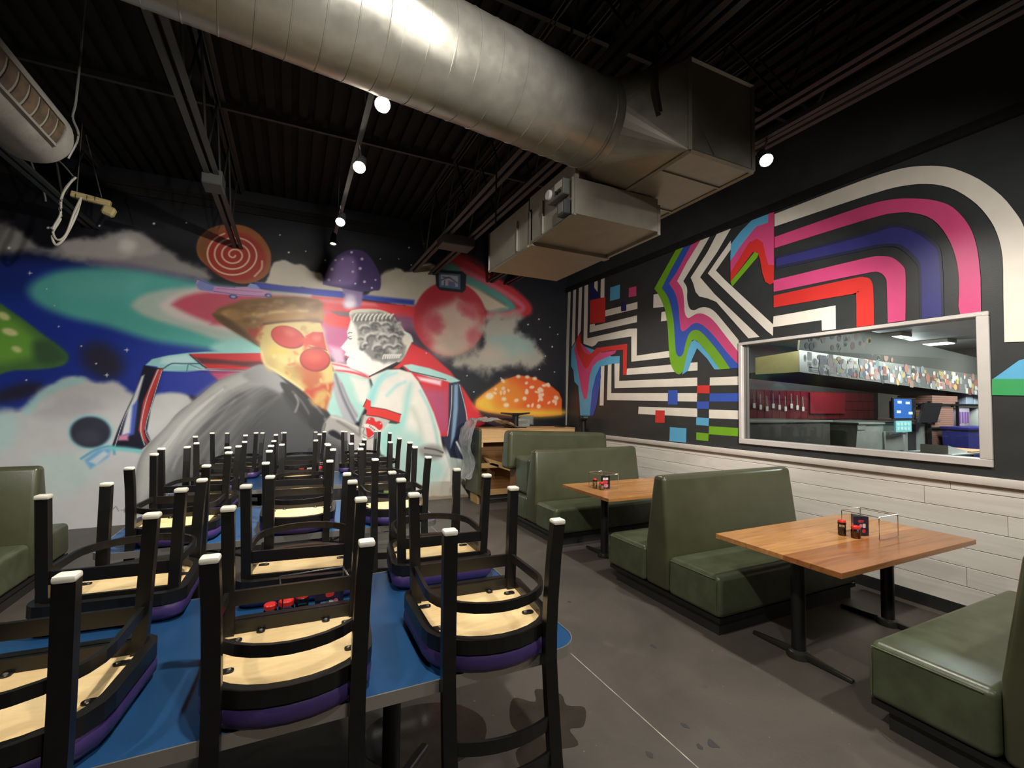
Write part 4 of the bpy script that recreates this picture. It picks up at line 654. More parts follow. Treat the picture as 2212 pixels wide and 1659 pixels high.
P|112,78,40|35,298.8 34.1,297.5 31.8,296.4 28.4,295.7 24.7,295.6 21.4,296 19.2,296.8 18.4,298 19.2,299.3 21.5,300.4 24.8,301 28.5,301.2 31.8,300.8 34.1,299.9|4.2|1|4.2|0.5
S|104,62,32|-41.5,285 -15,291.1 19.5,296.1 39.2,294.9|2.1|1|2.7|1
P|86,62,36|-106.4,292.9 -91,290.8 -67,272.7 -47,251.9 -66.7,263.1 -90.6,277.7|4.5|1|0|1
P|190,150,84|50.7,181 50,181.3 49.4,181.7 49.2,182.2 49.2,182.7 49.6,183.1 50.2,183.4 51,183.4 51.7,183.2 52.2,182.7 52.5,182.2 52.4,181.7 52,181.3 51.4,181|2.1|1|2.1|0.65
P|172,134,78|-46.1,262.7 -46.4,263.1 -46.6,263.7 -46.5,264.4 -46.3,265 -45.8,265.4 -45.3,265.6 -44.8,265.5 -44.4,265.1 -44.2,264.5 -44.3,263.8 -44.6,263.2 -45,262.8 -45.6,262.6|2|1|2|0.65
P|196,110,60|22.7,243.3 21.8,243.9 21.2,244.9 21.1,246 21.4,247 22.2,247.7 23.2,248.1 24.3,247.9 25.2,247.3 25.8,246.4 25.9,245.3 25.5,244.2 24.8,243.5 23.8,243.1|2.1|1|2.1|0.65
P|216,186,96|51.9,188.4 51.2,188.7 50.5,189.8 50,191.5 49.6,193.4 49.6,195.2 49.9,196.5 50.5,197.1 51.2,196.8 51.9,195.7 52.4,194 52.8,192 52.8,190.3 52.5,189|2.1|1|2.1|0.65
P|190,150,84|-4.9,229.5 -5.5,229.6 -6,230.4 -6.4,231.5 -6.6,232.7 -6.5,233.9 -6.1,234.8 -5.6,235.2 -5,235 -4.4,234.3 -4,233.2 -3.9,231.9 -4,230.7 -4.3,229.8|2|1|2|0.65
P|196,110,60|-40.9,270.1 -41.2,269.3 -42.2,268.6 -43.6,268.3 -45.1,268.3 -46.4,268.7 -47.3,269.4 -47.6,270.3 -47.2,271.1 -46.2,271.8 -44.9,272.1 -43.4,272.1 -42.1,271.7 -41.1,271|2|1|2|0.65
P|216,186,96|-17.5,254.6 -18.2,254.5 -18.8,254.7 -19.2,255.1 -19.4,255.6 -19.2,256.3 -18.8,256.8 -18.2,257.2 -17.5,257.3 -16.9,257.1 -16.5,256.7 -16.3,256.2 -16.5,255.5 -16.9,255|2|1|2|0.65
P|228,210,150|33.5,270.3 32.6,270.4 32,271 31.6,271.9 31.5,272.9 31.8,273.8 32.4,274.5 33.2,274.8 34.1,274.7 34.7,274.1 35.1,273.2 35.2,272.2 34.9,271.3 34.3,270.6|2.1|1|2.1|0.65
P|190,150,84|2.6,223.9 2,224.6 1.7,226 1.9,227.8 2.4,229.8 3.2,231.4 4.1,232.5 4.9,232.7 5.5,232 5.8,230.6 5.6,228.7 5.1,226.8 4.3,225.1 3.4,224.1|2.1|1|2.1|0.65
P|196,110,60|-6.5,224.8 -6.2,225.4 -5.2,226 -3.6,226.6 -1.9,227.1 -0.2,227.2 1,227.1 1.5,226.7 1.2,226.1 0.1,225.5 -1.4,224.9 -3.2,224.4 -4.9,224.3 -6,224.4|2|1|2|0.65
P|216,186,96|12.7,245.3 12.8,245.9 13.3,246.4 14.2,246.9 15.1,247.1 16,247 16.7,246.7 17,246.1 16.8,245.5 16.3,245 15.5,244.5 14.6,244.3 13.7,244.4 13,244.7|2.1|1|2.1|0.65
P|228,210,150|39.9,201.8 39.8,202.9 39.8,203.8 40.1,204.4 40.6,204.6 41.1,204.2 41.6,203.5 42,202.4 42.2,201.4 42.1,200.4 41.9,199.8 41.4,199.7 40.8,200 40.3,200.8|2.1|1|2.1|0.65
P|196,110,60|-6.2,208.8 -7,208.6 -8,209 -9,209.9 -9.8,211.2 -10.2,212.5 -10.3,213.7 -9.8,214.4 -9.1,214.6 -8.1,214.3 -7.1,213.4 -6.3,212.1 -5.8,210.8 -5.8,209.6|2|1|2|0.65
P|228,210,150|-24.2,235.3 -24.9,234.6 -25.9,234.3 -26.9,234.5 -27.7,235.1 -28.3,236.1 -28.4,237.2 -28,238.2 -27.3,239 -26.4,239.3 -25.4,239.1 -24.5,238.4 -24,237.4 -23.9,236.3|2|1|2|0.65
P|196,110,60|7,241.5 6.4,241.4 5.4,241.7 4,242.4 2.6,243.3 1.5,244.4 0.8,245.3 0.7,245.8 1.2,246 2.3,245.7 3.6,245 5,244.1 6.2,243 6.9,242.1|2.1|1|2.1|0.65
P|172,134,78|-24,264.3 -24.3,264.9 -24.2,266.2 -23.9,268.1 -23.4,270.1 -22.7,271.8 -22.1,273 -21.6,273.3 -21.4,272.8 -21.4,271.4 -21.7,269.6 -22.3,267.6 -22.9,265.8 -23.5,264.7|2|1|2|0.65
P|190,150,84|20.1,275.8 19.6,275.4 18.8,275.3 17.9,275.5 17,276 16.3,276.8 16,277.5 16.1,278.2 16.6,278.6 17.4,278.7 18.3,278.5 19.2,278 19.9,277.3 20.2,276.5|2.1|1|2.1|0.65
P|196,110,60|-45.4,276 -45.9,276 -46.6,276.6 -47.4,277.5 -48.1,278.7 -48.6,279.9 -48.9,280.8 -48.8,281.3 -48.3,281.3 -47.6,280.7 -46.8,279.8 -46.1,278.6 -45.5,277.4 -45.3,276.5|2|1|2|0.65
P|216,186,96|56,175.7 55.4,175.9 54.4,176.7 53.2,178.2 52.1,180 51.3,181.7 50.9,183 51,183.6 51.6,183.5 52.6,182.6 53.8,181.2 54.9,179.4 55.8,177.7 56.2,176.4|2.1|1|2.1|0.65
P|228,210,150|5.7,231.6 5.2,232.4 5.1,233.7 5.4,235.3 6.2,236.9 7.1,238.2 8.1,238.9 9,238.8 9.5,238.1 9.7,236.8 9.3,235.2 8.6,233.6 7.6,232.3 6.6,231.6|2.1|1|2.1|0.65
P|196,110,60|18.2,246.6 17.2,246.2 16.1,246.3 15.2,247 14.7,247.9 14.6,249.1 15,250.2 15.8,251 16.9,251.4 17.9,251.3 18.8,250.7 19.4,249.7 19.4,248.5 19,247.4|2.1|1|2.1|0.65
P|172,134,78|10.6,282.5 10.8,283.6 11.5,284.5 12.6,285.3 13.9,285.6 15.2,285.5 16.2,285 16.7,284.1 16.5,283 15.8,282 14.7,281.3 13.4,281 12.1,281.1 11.1,281.6|2.1|1|2.1|0.65
P|228,210,150|22.1,269.4 21.6,269.9 21.3,270.6 21.3,271.5 21.6,272.4 22.2,273.1 22.9,273.5 23.5,273.4 24,273 24.3,272.3 24.3,271.3 23.9,270.5 23.4,269.8 22.7,269.4|2.1|1|2.1|0.65
P|172,134,78|-0.1,262.2 -0.1,263.4 0.7,264.7 2.1,266 3.9,266.9 5.6,267.2 7,267 7.8,266.2 7.8,265 7,263.6 5.6,262.4 3.8,261.5 2.1,261.1 0.7,261.4|2.1|1|2.1|0.65
P|216,186,96|-5,204 -5.3,204.6 -5.3,205.8 -4.9,207.4 -4.2,209.1 -3.5,210.5 -2.7,211.3 -2.1,211.5 -1.8,210.9 -1.8,209.7 -2.2,208.1 -2.9,206.4 -3.6,205 -4.4,204.1|2|1|2|0.65
P|172,134,78|34.6,222 34.8,222.8 35.3,223.6 36.3,224.2 37.4,224.4 38.5,224.3 39.4,223.9 39.7,223.2 39.6,222.3 39,221.6 38.1,221 37,220.7 35.9,220.8 35,221.3|2.1|1|2.1|0.65
S|226,208,150|-43.5,242.8 -38,224.5 -19.4,212.2 15.6,186.7|2.7|1|3.3|1
P|150,34,32|15.4,260.7 11.2,254.2 3.1,250.5 -7.1,250.1 -17.4,253.1 -25.7,259 -30.6,266.4 -31.1,274 -27.1,280.4 -19.4,284.2 -9.3,284.8 1.1,281.9 9.8,276.1 14.9,268.5|1.1|1|0|1
P|194,48,42|12.6,262 8.8,256.3 1.5,253 -7.8,252.7 -17.2,255.5 -24.9,260.7 -29.4,267.4 -29.9,274.2 -26.3,279.8 -19.2,283.2 -10,283.6 -0.5,280.9 7.4,275.7 12.1,268.9|2|1|0|1
P|206,84,72|1.3,272.3 -0,270.5 -2.5,269.5 -5.7,269.5 -9,270.6 -11.6,272.4 -13.2,274.7 -13.3,277 -12,278.9 -9.5,279.9 -6.3,279.9 -3,278.8 -0.3,276.9 1.2,274.6|4.8|1|0|1
P|198,46,40|17.5,271.7 27.1,278.6 41.8,279 48,250.7 34.9,253.4 20.5,259.8|1.3|0|0|1
P|226,96,84|39,269.3 38.4,267.2 36.7,265.3 34.2,264.2 31.5,264 28.9,264.8 27.1,266.4 26.5,268.4 27,270.6 28.7,272.4 31.2,273.5 34,273.8 36.5,273 38.3,271.4|4.2|1|0|1
P|206,56,44|8.1,265.2 21.9,272 27.6,260.7 17.2,252.3|4.2|0|0|1
P|146,32,30|54.3,233.7 51.5,225.5 44.8,219.2 35.6,216 25.6,216.6 16.9,220.6 11.1,227.4 9.4,235.6 11.9,243.6 18.4,249.9 27.5,253.2 37.5,252.9 46.4,248.9 52.4,242.1|1.1|1|0|1
P|190,50,42|51.7,234.3 49.2,227.1 43.2,221.5 34.8,218.7 25.8,219.2 17.9,222.8 12.7,228.8 11.1,236.1 13.4,243.2 19.2,248.8 27.5,251.7 36.5,251.4 44.6,247.9 50,241.8|2.1|1|0|1
P|206,76,56|40.8,238.1 39.8,234.6 36.9,231.8 32.6,230 27.8,229.8 23.5,231.1 20.5,233.6 19.4,236.9 20.3,240.3 23.2,243.2 27.4,244.9 32.2,245.2 36.5,244 39.6,241.4|6.3|1|0|1
S|130,30,28|22.4,254.5 38.5,253.6 48.6,250.3|0.7|1|1.4|1
P|150,88,48|-130,386.3 -127,404.4 -113.7,420.1 -95.2,428.4 -72.1,430.9 -52,421.8 -38.2,403.1 -34.6,385 -38,363.5 -53.7,348.7 -73.2,342.9 -92.5,347.2 -111.7,360.2 -125,371.6|1.2|1|0|1
P|156,44,36|-42.5,374.2 -50.5,359.3 -64.8,349.5 -82.5,346.6 -100,351 -113.8,361.6 -121.6,376.3 -121.9,392.3 -114.7,406.7 -101.2,416.8 -83.9,420.4 -66,416.7 -51.3,406.3 -42.8,391|3.9|1|0|1
P|120,76,44|-129.1,386.4 -126,402.4 -113.7,417.8 -98.9,425 -113.3,406.7 -118.1,383.7 -115.6,366.3 -123.2,374.1|4.4|1|0|1
S|216,184,156|-81.9,384 -82.1,382.9 -82.9,381.9 -84.1,381.1 -85.7,380.8 -87.3,381.2 -88.8,382.2 -89.8,383.9 -90,386 -89.4,388.4 -87.8,390.7 -85.4,392.4 -82.4,393.3 -79.3,393.2 -76.4,391.8 -74.2,389.3 -73.1,385.9 -73.4,382.1 -75.2,378.2 -78.3,375 -82.5,372.8 -87.2,372.1 -91.7,373.1 -95.6,375.8 -98.1,379.8 -98.9,384.9 -97.8,390.3 -94.7,395.4 -90,399.4 -84.1,401.8 -77.7,402.2 -71.8,400.2 -67,396.1 -64.2,390.2 -63.9,383.3 -66.3,376.3 -71.1,370 -77.8,365.5 -85.5,363.4 -93.3,364 -100.2,367.4 -105.2,373.1 -107.7,380.7 -107.2,389.1 -103.6,397.3 -97.3,404.4 -88.9,409.3 -79.4,411.2 -70,409.8 -61.9,405 -56.4,397.3 -54.3,387.7 -56.1,377.3 -61.6,367.7 -70.1,360.1 -80.6,355.5 -91.7,354.7 -102.1,357.7 -110.3,364.3 -115.4,373.7 -116.6,384.8 -113.6,396.3 -106.7,406.8 -96.6,414.9|0.9|1|2.2|1
S|206,170,140|-46.7,380.9 -47.3,369.2 -55.9,356.5|1.3|1|2.6|1
P|196,146,188|-127.6,342.7 -105.3,336.2 -82.7,336.7 -65.3,339.3 -53.4,338.4 -33.1,335.8 -30.5,330.7 -36.9,326 -72.6,324.3 -110.5,324.5 -127.1,328.5 -129.5,333.7|1|0|0|1
P|124,136,192|-129.1,334.1 -124,343.1 -106.3,336.5 -107.8,327.5 -123.5,327.4|1.2|0|0|1
S|96,96,150|-127.6,342.7 -105.3,336.2 -80.7,336.5|0.6|1|1.3|1
S|130,96,150|-106.9,327.6 -72.6,325.9 -34.9,327.9|0.6|1|1.3|1
S|170,116,166|-103.4,332.4 -72.9,332.7 -45.2,333.7|0.6|1|1.3|1
P|130,150,206|-65.3,339.3 -61.5,345.2 -53.6,344.2 -47.4,338 -61.3,337.5|1|0|0|1
P|60,76,130|-76.8,322 -77.5,320.7 -79.2,319.7 -81.6,319.2 -84.1,319.3 -86.3,320 -87.8,321.2 -88.3,322.6 -87.6,323.9 -85.9,325 -83.6,325.4 -81,325.3 -78.8,324.6 -77.3,323.4|0.9|1|0|1
P|150,160,196|-79.5,322.1 -79.9,321.4 -80.8,320.8 -82,320.5 -83.4,320.6 -84.6,321 -85.4,321.7 -85.6,322.5 -85.2,323.2 -84.3,323.8 -83.1,324.1 -81.7,324 -80.5,323.6 -79.8,322.9|0.8|1|0|1
P|60,76,130|-32.1,329.1 -32.7,327.8 -34.2,326.8 -36.2,326.3 -38.3,326.4 -40.2,327.1 -41.5,328.2 -41.8,329.5 -41.2,330.8 -39.8,331.8 -37.8,332.3 -35.6,332.2 -33.8,331.5 -32.5,330.4|0.9|1|0|1
P|150,160,196|-34.2,329 -34.5,328.3 -35.2,327.8 -36.2,327.5 -37.3,327.5 -38.2,327.9 -38.8,328.5 -39,329.2 -38.7,329.9 -38,330.4 -37,330.7 -35.9,330.7 -35,330.3 -34.3,329.7|0.8|1|0|1
P|140,118,168|69,354.8 101.7,351.6 100.1,336.1 96.5,324.4 71.7,321.9 74.2,334.3|3|0|0|1
P|76,58,116|39.6,358.2 44.2,376.7 52.9,396 64.7,409.8 80.6,418.8 100,419 116.1,405.2 128.8,379.9 128.5,358.9 119.3,355.4 101.7,351.6 69,353.4 44.8,355.3|1.5|1|0|1
P|146,118,182|42.9,360.6 47,377.1 56.7,394.5 69.5,406.5 84.8,406.8 91,391.3 91.5,370.9 84,359.7 63.3,357.2|6.6|1|0|1
P|226,216,232|54.8,382.6 54.6,381.5 53.9,380.5 53,379.9 51.9,379.8 50.9,380.1 50.3,380.9 50,381.9 50.2,383 50.8,384 51.8,384.6 52.9,384.7 53.8,384.4 54.5,383.6|1|1|0|1
P|226,216,232|50.5,364.6 50.3,363.6 49.7,362.7 48.8,362.2 47.8,362 46.9,362.4 46.3,363.1 46.1,364 46.3,365 46.8,365.9 47.7,366.4 48.7,366.6 49.6,366.2 50.2,365.5|1|1|0|1
P|226,216,232|59.2,397.9 59.1,397.1 58.6,396.5 58,396 57.2,395.9 56.5,396.2 56.1,396.7 55.9,397.4 56,398.2 56.5,398.8 57.1,399.3 57.9,399.4 58.6,399.1 59,398.6|1|1|0|1
P|226,216,232|69.5,401.4 69.3,400.7 68.9,400 68.2,399.6 67.4,399.4 66.7,399.7 66.3,400.2 66.1,400.9 66.2,401.7 66.7,402.4 67.3,402.8 68.1,402.9 68.8,402.7 69.3,402.2|1|1|0|1
P|226,216,232|86.5,382.9 86.3,381.9 85.8,381.1 84.9,380.6 84,380.5 83.2,380.8 82.6,381.4 82.3,382.3 82.5,383.3 83.1,384.1 83.9,384.6 84.8,384.7 85.7,384.4 86.3,383.8|1|1|0|1
P|226,216,232|98.4,389.9 98.1,388.7 97.5,387.7 96.5,387.1 95.3,387 94.3,387.3 93.6,388.1 93.3,389.2 93.6,390.3 94.2,391.3 95.2,391.9 96.3,392.1 97.4,391.7 98.1,390.9|1.1|1|0|1
P|226,216,232|66.3,365.6 66.1,365 65.8,364.5 65.3,364.2 64.7,364.1 64.2,364.3 63.8,364.7 63.6,365.3 63.8,365.9 64.1,366.4 64.6,366.7 65.2,366.8 65.7,366.6 66.1,366.2|1|1|0|1
P|226,216,232|90.5,363.6 90.3,362.8 89.9,362.1 89.2,361.7 88.4,361.6 87.7,361.9 87.2,362.4 87,363.2 87.2,363.9 87.6,364.6 88.3,365 89.1,365.1 89.8,364.9 90.3,364.3|1|1|0|1
P|226,216,232|105.4,368.5 105.2,367.6 104.6,366.8 103.7,366.2 102.8,366.1 101.9,366.4 101.3,367.1 101.1,368 101.3,368.9 101.8,369.8 102.7,370.3 103.6,370.4 104.5,370.1 105.1,369.4|1.1|1|0|1
P|226,216,232|100.7,406.1 100.5,405 99.9,404.1 98.9,403.5 97.9,403.4 97,403.7 96.3,404.4 96,405.4 96.2,406.4 96.9,407.3 97.8,407.9 98.8,408.1 99.8,407.8 100.4,407.1|1.1|1|0|1
P|226,216,232|83.8,414.8 83.6,413.9 83,413 82.2,412.5 81.3,412.3 80.4,412.6 79.8,413.3 79.6,414.2 79.8,415.1 80.3,416 81.2,416.5 82.1,416.6 83,416.4 83.6,415.7|1|1|0|1
P|226,216,232|43.4,395.6 43.2,394.9 42.9,394.3 42.3,393.9 41.6,393.8 41,394 40.6,394.5 40.5,395.1 40.6,395.8 41,396.4 41.5,396.8 42.2,396.9 42.8,396.7 43.2,396.2|1|1|0|1
P|226,216,232|85.2,398.7 85.1,398.1 84.8,397.7 84.3,397.4 83.8,397.3 83.3,397.5 83,397.8 82.9,398.3 83,398.8 83.3,399.3 83.7,399.6 84.2,399.7 84.7,399.5 85,399.1|1|1|0|1
P|226,216,232|117,359.6 116.9,358.9 116.4,358.2 115.7,357.8 114.9,357.7 114.2,357.9 113.7,358.5 113.5,359.2 113.6,360 114.1,360.7 114.8,361.1 115.6,361.2 116.3,360.9 116.9,360.4|1.1|1|0|1
P|226,216,232|122.5,373.8 122.4,373.1 121.9,372.5 121.3,372.1 120.6,372 119.9,372.3 119.5,372.8 119.3,373.4 119.4,374.1 119.9,374.7 120.5,375.1 121.2,375.2 121.9,375 122.3,374.5|1.1|1|0|1
P|240,232,240|90.6,329.9 89.7,326.3 87.1,323.2 83.3,321.3 79.1,320.8 75.3,322 72.6,324.5 71.6,327.9 72.4,331.5 75,334.6 78.7,336.6 82.9,337 86.8,335.9 89.5,333.4|5.9|1|0|0.95
P|222,208,226|89.4,340 88.7,337.3 86.6,334.9 83.6,333.4 80.2,333 77.1,333.9 74.9,335.8 74.1,338.3 74.8,341 76.9,343.3 79.9,344.9 83.3,345.2 86.3,344.4 88.5,342.5|5.9|1|0|0.7
P|34,36,42|223.5,398.7 227.5,405.2 274.1,408.9 281.5,403.2 280.5,375.8 274.8,370.1 232.3,369.5 225.3,376.8|1.2|0|0|1
P|82,112,140|229,401.6 270.2,402.8 270.7,375.1 231.1,374.8|1.2|0|0|1
P|176,174,184|233.4,398.4 265.6,398.9 266,379 234.9,379|1.4|0|0|1
S|74,76,100|234.8,388 248.6,395.2 264.4,386.3|1|0|1.9|1
S|74,76,100|240.5,379.2 240.9,387.4|1|0|1.9|1
S|74,76,100|248.9,382.9 260.2,381.6|1|0|1.9|1
S|74,76,100|237.4,393.8 251.5,393.7|1|0|1.9|1
P|106,116,160|247.4,388.2 260.1,387.1 260.3,378.3 247.5,378.4|1.7|0|0|1
P|216,92,38|303.3,161.4 305.1,175.2 322.2,189.3 358.6,212.9 390.2,224 423,220.8 460.4,207.2 481.4,192.7 488.6,177.8 488.2,147.6 440.6,144.1 375.2,145.9 328.8,151.8 309.2,157|1.7|0|0|1
P|226,178,60|304.7,161.4 306,175.2 337.2,196.7 364.8,213.1 368.3,193.2 375,161.9 488.8,156.7 488.2,147.6 440.6,144.1 375.2,145.9 328.8,151.8|9.3|1|0|1
P|224,132,46|337.3,186.8 374.3,213.4 406.9,188.2 384.6,159.1 343.9,161.6|12.9|1|0|0.9
P|232,196,168|345.5,186.7 344.7,185.9 343.3,185.7 341.6,185.9 339.9,186.6 338.6,187.6 338,188.8 338,189.8 338.8,190.5 340.2,190.8 341.9,190.6 343.6,189.9 344.9,188.9 345.6,187.7|1.6|1|0|1
P|232,196,168|371.5,191.1 370.4,190.9 369.2,191.3 368.2,192.2 367.4,193.4 367.2,194.7 367.5,195.8 368.2,196.5 369.3,196.7 370.5,196.3 371.5,195.4 372.3,194.3 372.5,193 372.2,191.9|1.7|1|0|1
P|232,196,168|437.3,180.6 435.7,181.3 434.6,182.9 434.2,185.1 434.5,187.4 435.6,189.4 437.2,190.7 439,191.1 440.6,190.4 441.7,188.8 442.1,186.6 441.8,184.2 440.7,182.2 439.1,180.9|1.7|1|0|1
P|232,196,168|439.1,192.8 437.2,193 435.5,194.1 434.5,195.9 434.2,197.9 434.8,199.8 436.1,201.3 437.9,202 439.8,201.7 441.5,200.6 442.5,198.9 442.8,196.9 442.2,194.9 440.9,193.5|1.7|1|0|1
P|232,196,168|473.9,166.3 472.7,166.9 471.8,168.5 471.4,170.8 471.6,173.3 472.3,175.6 473.4,177.1 474.7,177.6 475.9,177 476.8,175.4 477.2,173.1 477,170.6 476.3,168.3 475.2,166.8|1.8|1|0|1
P|232,196,168|480.1,178.9 478.4,177.6 476.1,177.2 473.6,177.6 471.3,178.9 469.7,180.7 469.2,182.7 469.9,184.5 471.5,185.7 473.8,186.2 476.4,185.7 478.7,184.5 480.2,182.7 480.7,180.7|1.8|1|0|1
P|232,196,168|467.7,171.4 466.4,172.2 465.6,173.4 465.5,175 466.1,176.5 467.3,177.6 468.9,178.2 470.5,178.1 471.8,177.3 472.6,176 472.7,174.5 472.1,173 470.9,171.9 469.3,171.3|1.8|1|0|1
P|232,196,168|412.3,189.1 410.9,187.9 409.1,187.3 407.3,187.5 405.7,188.4 404.7,189.8 404.6,191.5 405.2,193.1 406.6,194.3 408.4,194.8 410.3,194.7 411.8,193.8 412.8,192.4 412.9,190.7|1.7|1|0|1
P|232,196,168|433.9,172.9 433.2,173.8 433.2,175.4 433.8,177.5 435,179.7 436.5,181.4 438,182.5 439.2,182.5 439.9,181.7 440,180 439.3,177.9 438.1,175.7 436.6,174 435.1,173|1.7|1|0|1
P|232,196,168|431.6,191.3 430.9,190.6 429.8,190.3 428.5,190.4 427.4,191 426.7,191.8 426.4,192.8 426.7,193.7 427.4,194.4 428.5,194.7 429.8,194.6 430.9,194.1 431.7,193.2 431.9,192.2|1.7|1|0|1
P|232,196,168|355.6,195.2 354.9,196.6 355.1,198.1 356,199.6 357.5,200.6 359.3,201 361,200.7 362.3,199.8 362.9,198.4 362.7,196.8 361.8,195.4 360.3,194.3 358.5,193.9 356.9,194.2|1.6|1|0|1
P|232,196,168|343.9,193 342.6,193 341.5,193.6 340.7,194.6 340.4,195.9 340.7,197.1 341.6,198.1 342.7,198.6 344,198.5 345.2,197.9 346,196.9 346.2,195.7 345.9,194.4 345.1,193.5|1.6|1|0|1
P|232,196,168|411.5,193 410.5,192.4 409.1,192.3 407.7,192.7 406.6,193.6 405.9,194.7 405.9,195.9 406.4,196.9 407.5,197.6 408.8,197.7 410.2,197.3 411.3,196.4 412,195.2 412.1,194|1.7|1|0|1
P|232,196,168|443.6,191.5 441.9,191.6 440.4,192.5 439.3,194 438.8,195.8 439.1,197.6 439.9,199.1 441.3,199.8 442.9,199.7 444.5,198.8 445.6,197.3 446.1,195.5 445.8,193.7 444.9,192.2|1.8|1|0|1
P|232,196,168|446.3,184.8 444.7,183.7 442.9,183.2 441.1,183.4 439.8,184.3 439.2,185.8 439.4,187.5 440.4,189.1 442,190.2 443.9,190.7 445.6,190.5 447,189.6 447.6,188.1 447.3,186.4|1.8|1|0|1
P|232,196,168|409.8,207 408.4,206.4 406.9,206.2 405.6,206.7 404.8,207.6 404.6,208.8 405,210.1 406,211.1 407.4,211.8 408.9,212 410.2,211.5 411,210.6 411.2,209.4 410.8,208.1|1.7|1|0|1
P|232,196,168|354.3,184.9 353.3,185.3 352.5,186.5 352,188.2 352,190.1 352.4,191.8 353.2,193 354.1,193.4 355.1,193 355.9,191.8 356.4,190.1 356.4,188.3 356,186.6 355.2,185.4|1.6|1|0|1
P|232,196,168|446.5,202.6 444.5,202.9 443,203.7 442.1,204.8 442.2,206 443.1,207.1 444.8,207.8 446.8,208 448.7,207.7 450.3,206.9 451.1,205.8 451,204.6 450.1,203.6 448.5,202.8|1.8|1|0|1
P|232,196,168|361.7,208.3 360.3,207.7 358.4,207.9 356.4,208.9 354.8,210.5 353.8,212.3 353.6,214 354.3,215.3 355.7,215.9 357.6,215.7 359.5,214.7 361.2,213.2 362.2,211.3 362.4,209.6|1.6|1|0|1
P|232,196,168|414.5,200.7 414.9,202.1 416.3,203.4 418.4,204.2 420.9,204.5 423.1,204.2 424.8,203.3 425.5,202.1 425.2,200.7 423.8,199.5 421.7,198.6 419.2,198.3 416.9,198.6 415.3,199.5|1.7|1|0|1
P|232,196,168|412.5,162 411,162.4 409.8,163.2 409.1,164.5 409.1,165.9 409.8,167.1 411,168 412.5,168.3 414,168 415.3,167.1 415.9,165.8 415.9,164.4 415.2,163.2 414,162.3|1.7|1|0|1
P|232,196,168|455.4,169.2 455,170.2 455.3,171.4 456.3,172.7 457.7,173.8 459.3,174.5 460.7,174.7 461.8,174.3 462.2,173.3 461.9,172.1 460.9,170.7 459.5,169.6 457.9,168.9 456.5,168.8|1.8|1|0|1
P|232,196,168|438.2,161 436.3,160.3 434.2,160.4 432.4,161.4 431.1,162.9 430.8,164.7 431.3,166.4 432.7,167.8 434.6,168.5 436.7,168.3 438.5,167.4 439.7,165.9 440.1,164.1 439.6,162.3|1.7|1|0|1
P|232,196,168|382,173.8 381.9,175.3 382.8,176.9 384.4,178.2 386.5,178.8 388.7,178.8 390.5,178.1 391.5,176.9 391.6,175.3 390.7,173.7 389.1,172.5 387,171.8 384.8,171.8 383.1,172.5|1.7|1|0|1
P|232,196,168|444.2,175 442.5,174.5 440.5,175 438.5,176.2 437,178 436.2,180.1 436.3,181.9 437.4,183.2 439.1,183.7 441.1,183.2 443.1,182 444.6,180.2 445.4,178.1 445.3,176.3|1.7|1|0|1
P|232,196,168|459.1,202.4 457.5,202.3 455.7,203 454.2,204.5 453.3,206.4 453.2,208.4 453.8,210 455.1,211 456.8,211.2 458.5,210.4 460,208.9 460.9,207 461.1,205 460.4,203.4|1.8|1|0|1
P|232,196,168|431.1,190.6 431,191.9 431.9,193.2 433.5,194.5 435.5,195.4 437.7,195.8 439.4,195.5 440.4,194.7 440.5,193.4 439.7,192 438.1,190.8 436,189.9 433.9,189.5 432.2,189.8|1.7|1|0|1
P|232,196,168|400.4,177.3 399.9,179 400.3,180.7 401.4,182.1 403.1,182.9 405.1,182.9 406.8,182.2 408.1,180.8 408.6,179.1 408.2,177.4 407.1,176 405.4,175.3 403.4,175.2 401.7,176|1.7|1|0|1
P|232,196,168|360.5,185.6 359.3,186.3 358.6,187.7 358.4,189.6 358.8,191.6 359.7,193.3 361,194.4 362.4,194.6 363.5,194 364.3,192.6 364.5,190.7 364.1,188.7 363.1,186.9 361.8,185.9|1.6|1|0|1
P|232,196,168|433.2,194.6 432.4,195.7 432.1,196.9 432.5,198.2 433.5,199.1 434.8,199.6 436.3,199.5 437.6,198.9 438.4,197.8 438.7,196.5 438.3,195.3 437.3,194.4 436,193.9 434.5,194|1.7|1|0|1
P|232,196,168|420.4,162.4 419.4,163.1 418.8,164.4 418.8,166.2 419.4,168 420.4,169.5 421.7,170.4 423,170.5 424,169.8 424.6,168.4 424.5,166.7 424,164.9 422.9,163.4 421.6,162.5|1.7|1|0|1
P|232,206,170|339.2,182.7 338.5,180.1 336.3,178.1 333.2,176.9 329.7,176.8 326.5,177.9 324.3,179.9 323.5,182.4 324.2,184.9 326.3,187 329.5,188.2 333,188.2 336.2,187.2 338.4,185.2|2.7|1|0|1
P|232,206,170|371.2,166.1 370.6,164.3 369.1,162.9 366.8,162.1 364.3,162.1 362,162.8 360.5,164.2 359.9,166 360.4,167.8 361.9,169.2 364.2,170 366.7,170.1 369,169.3 370.6,167.9|2.8|1|0|1
P|232,206,170|365.7,177.4 365.2,175.9 363.8,174.6 361.8,173.8 359.6,173.8 357.6,174.5 356.2,175.7 355.7,177.3 356.1,178.9 357.5,180.2 359.5,180.9 361.7,180.9 363.7,180.3 365.1,179|2.7|1|0|1
P|232,206,170|394.7,221.3 394.3,219.9 393,218.7 391.2,218 389.2,217.9 387.4,218.5 386.2,219.6 385.7,221 386.1,222.4 387.4,223.5 389.1,224.2 391.2,224.3 393,223.8 394.2,222.7|2.8|1|0|1
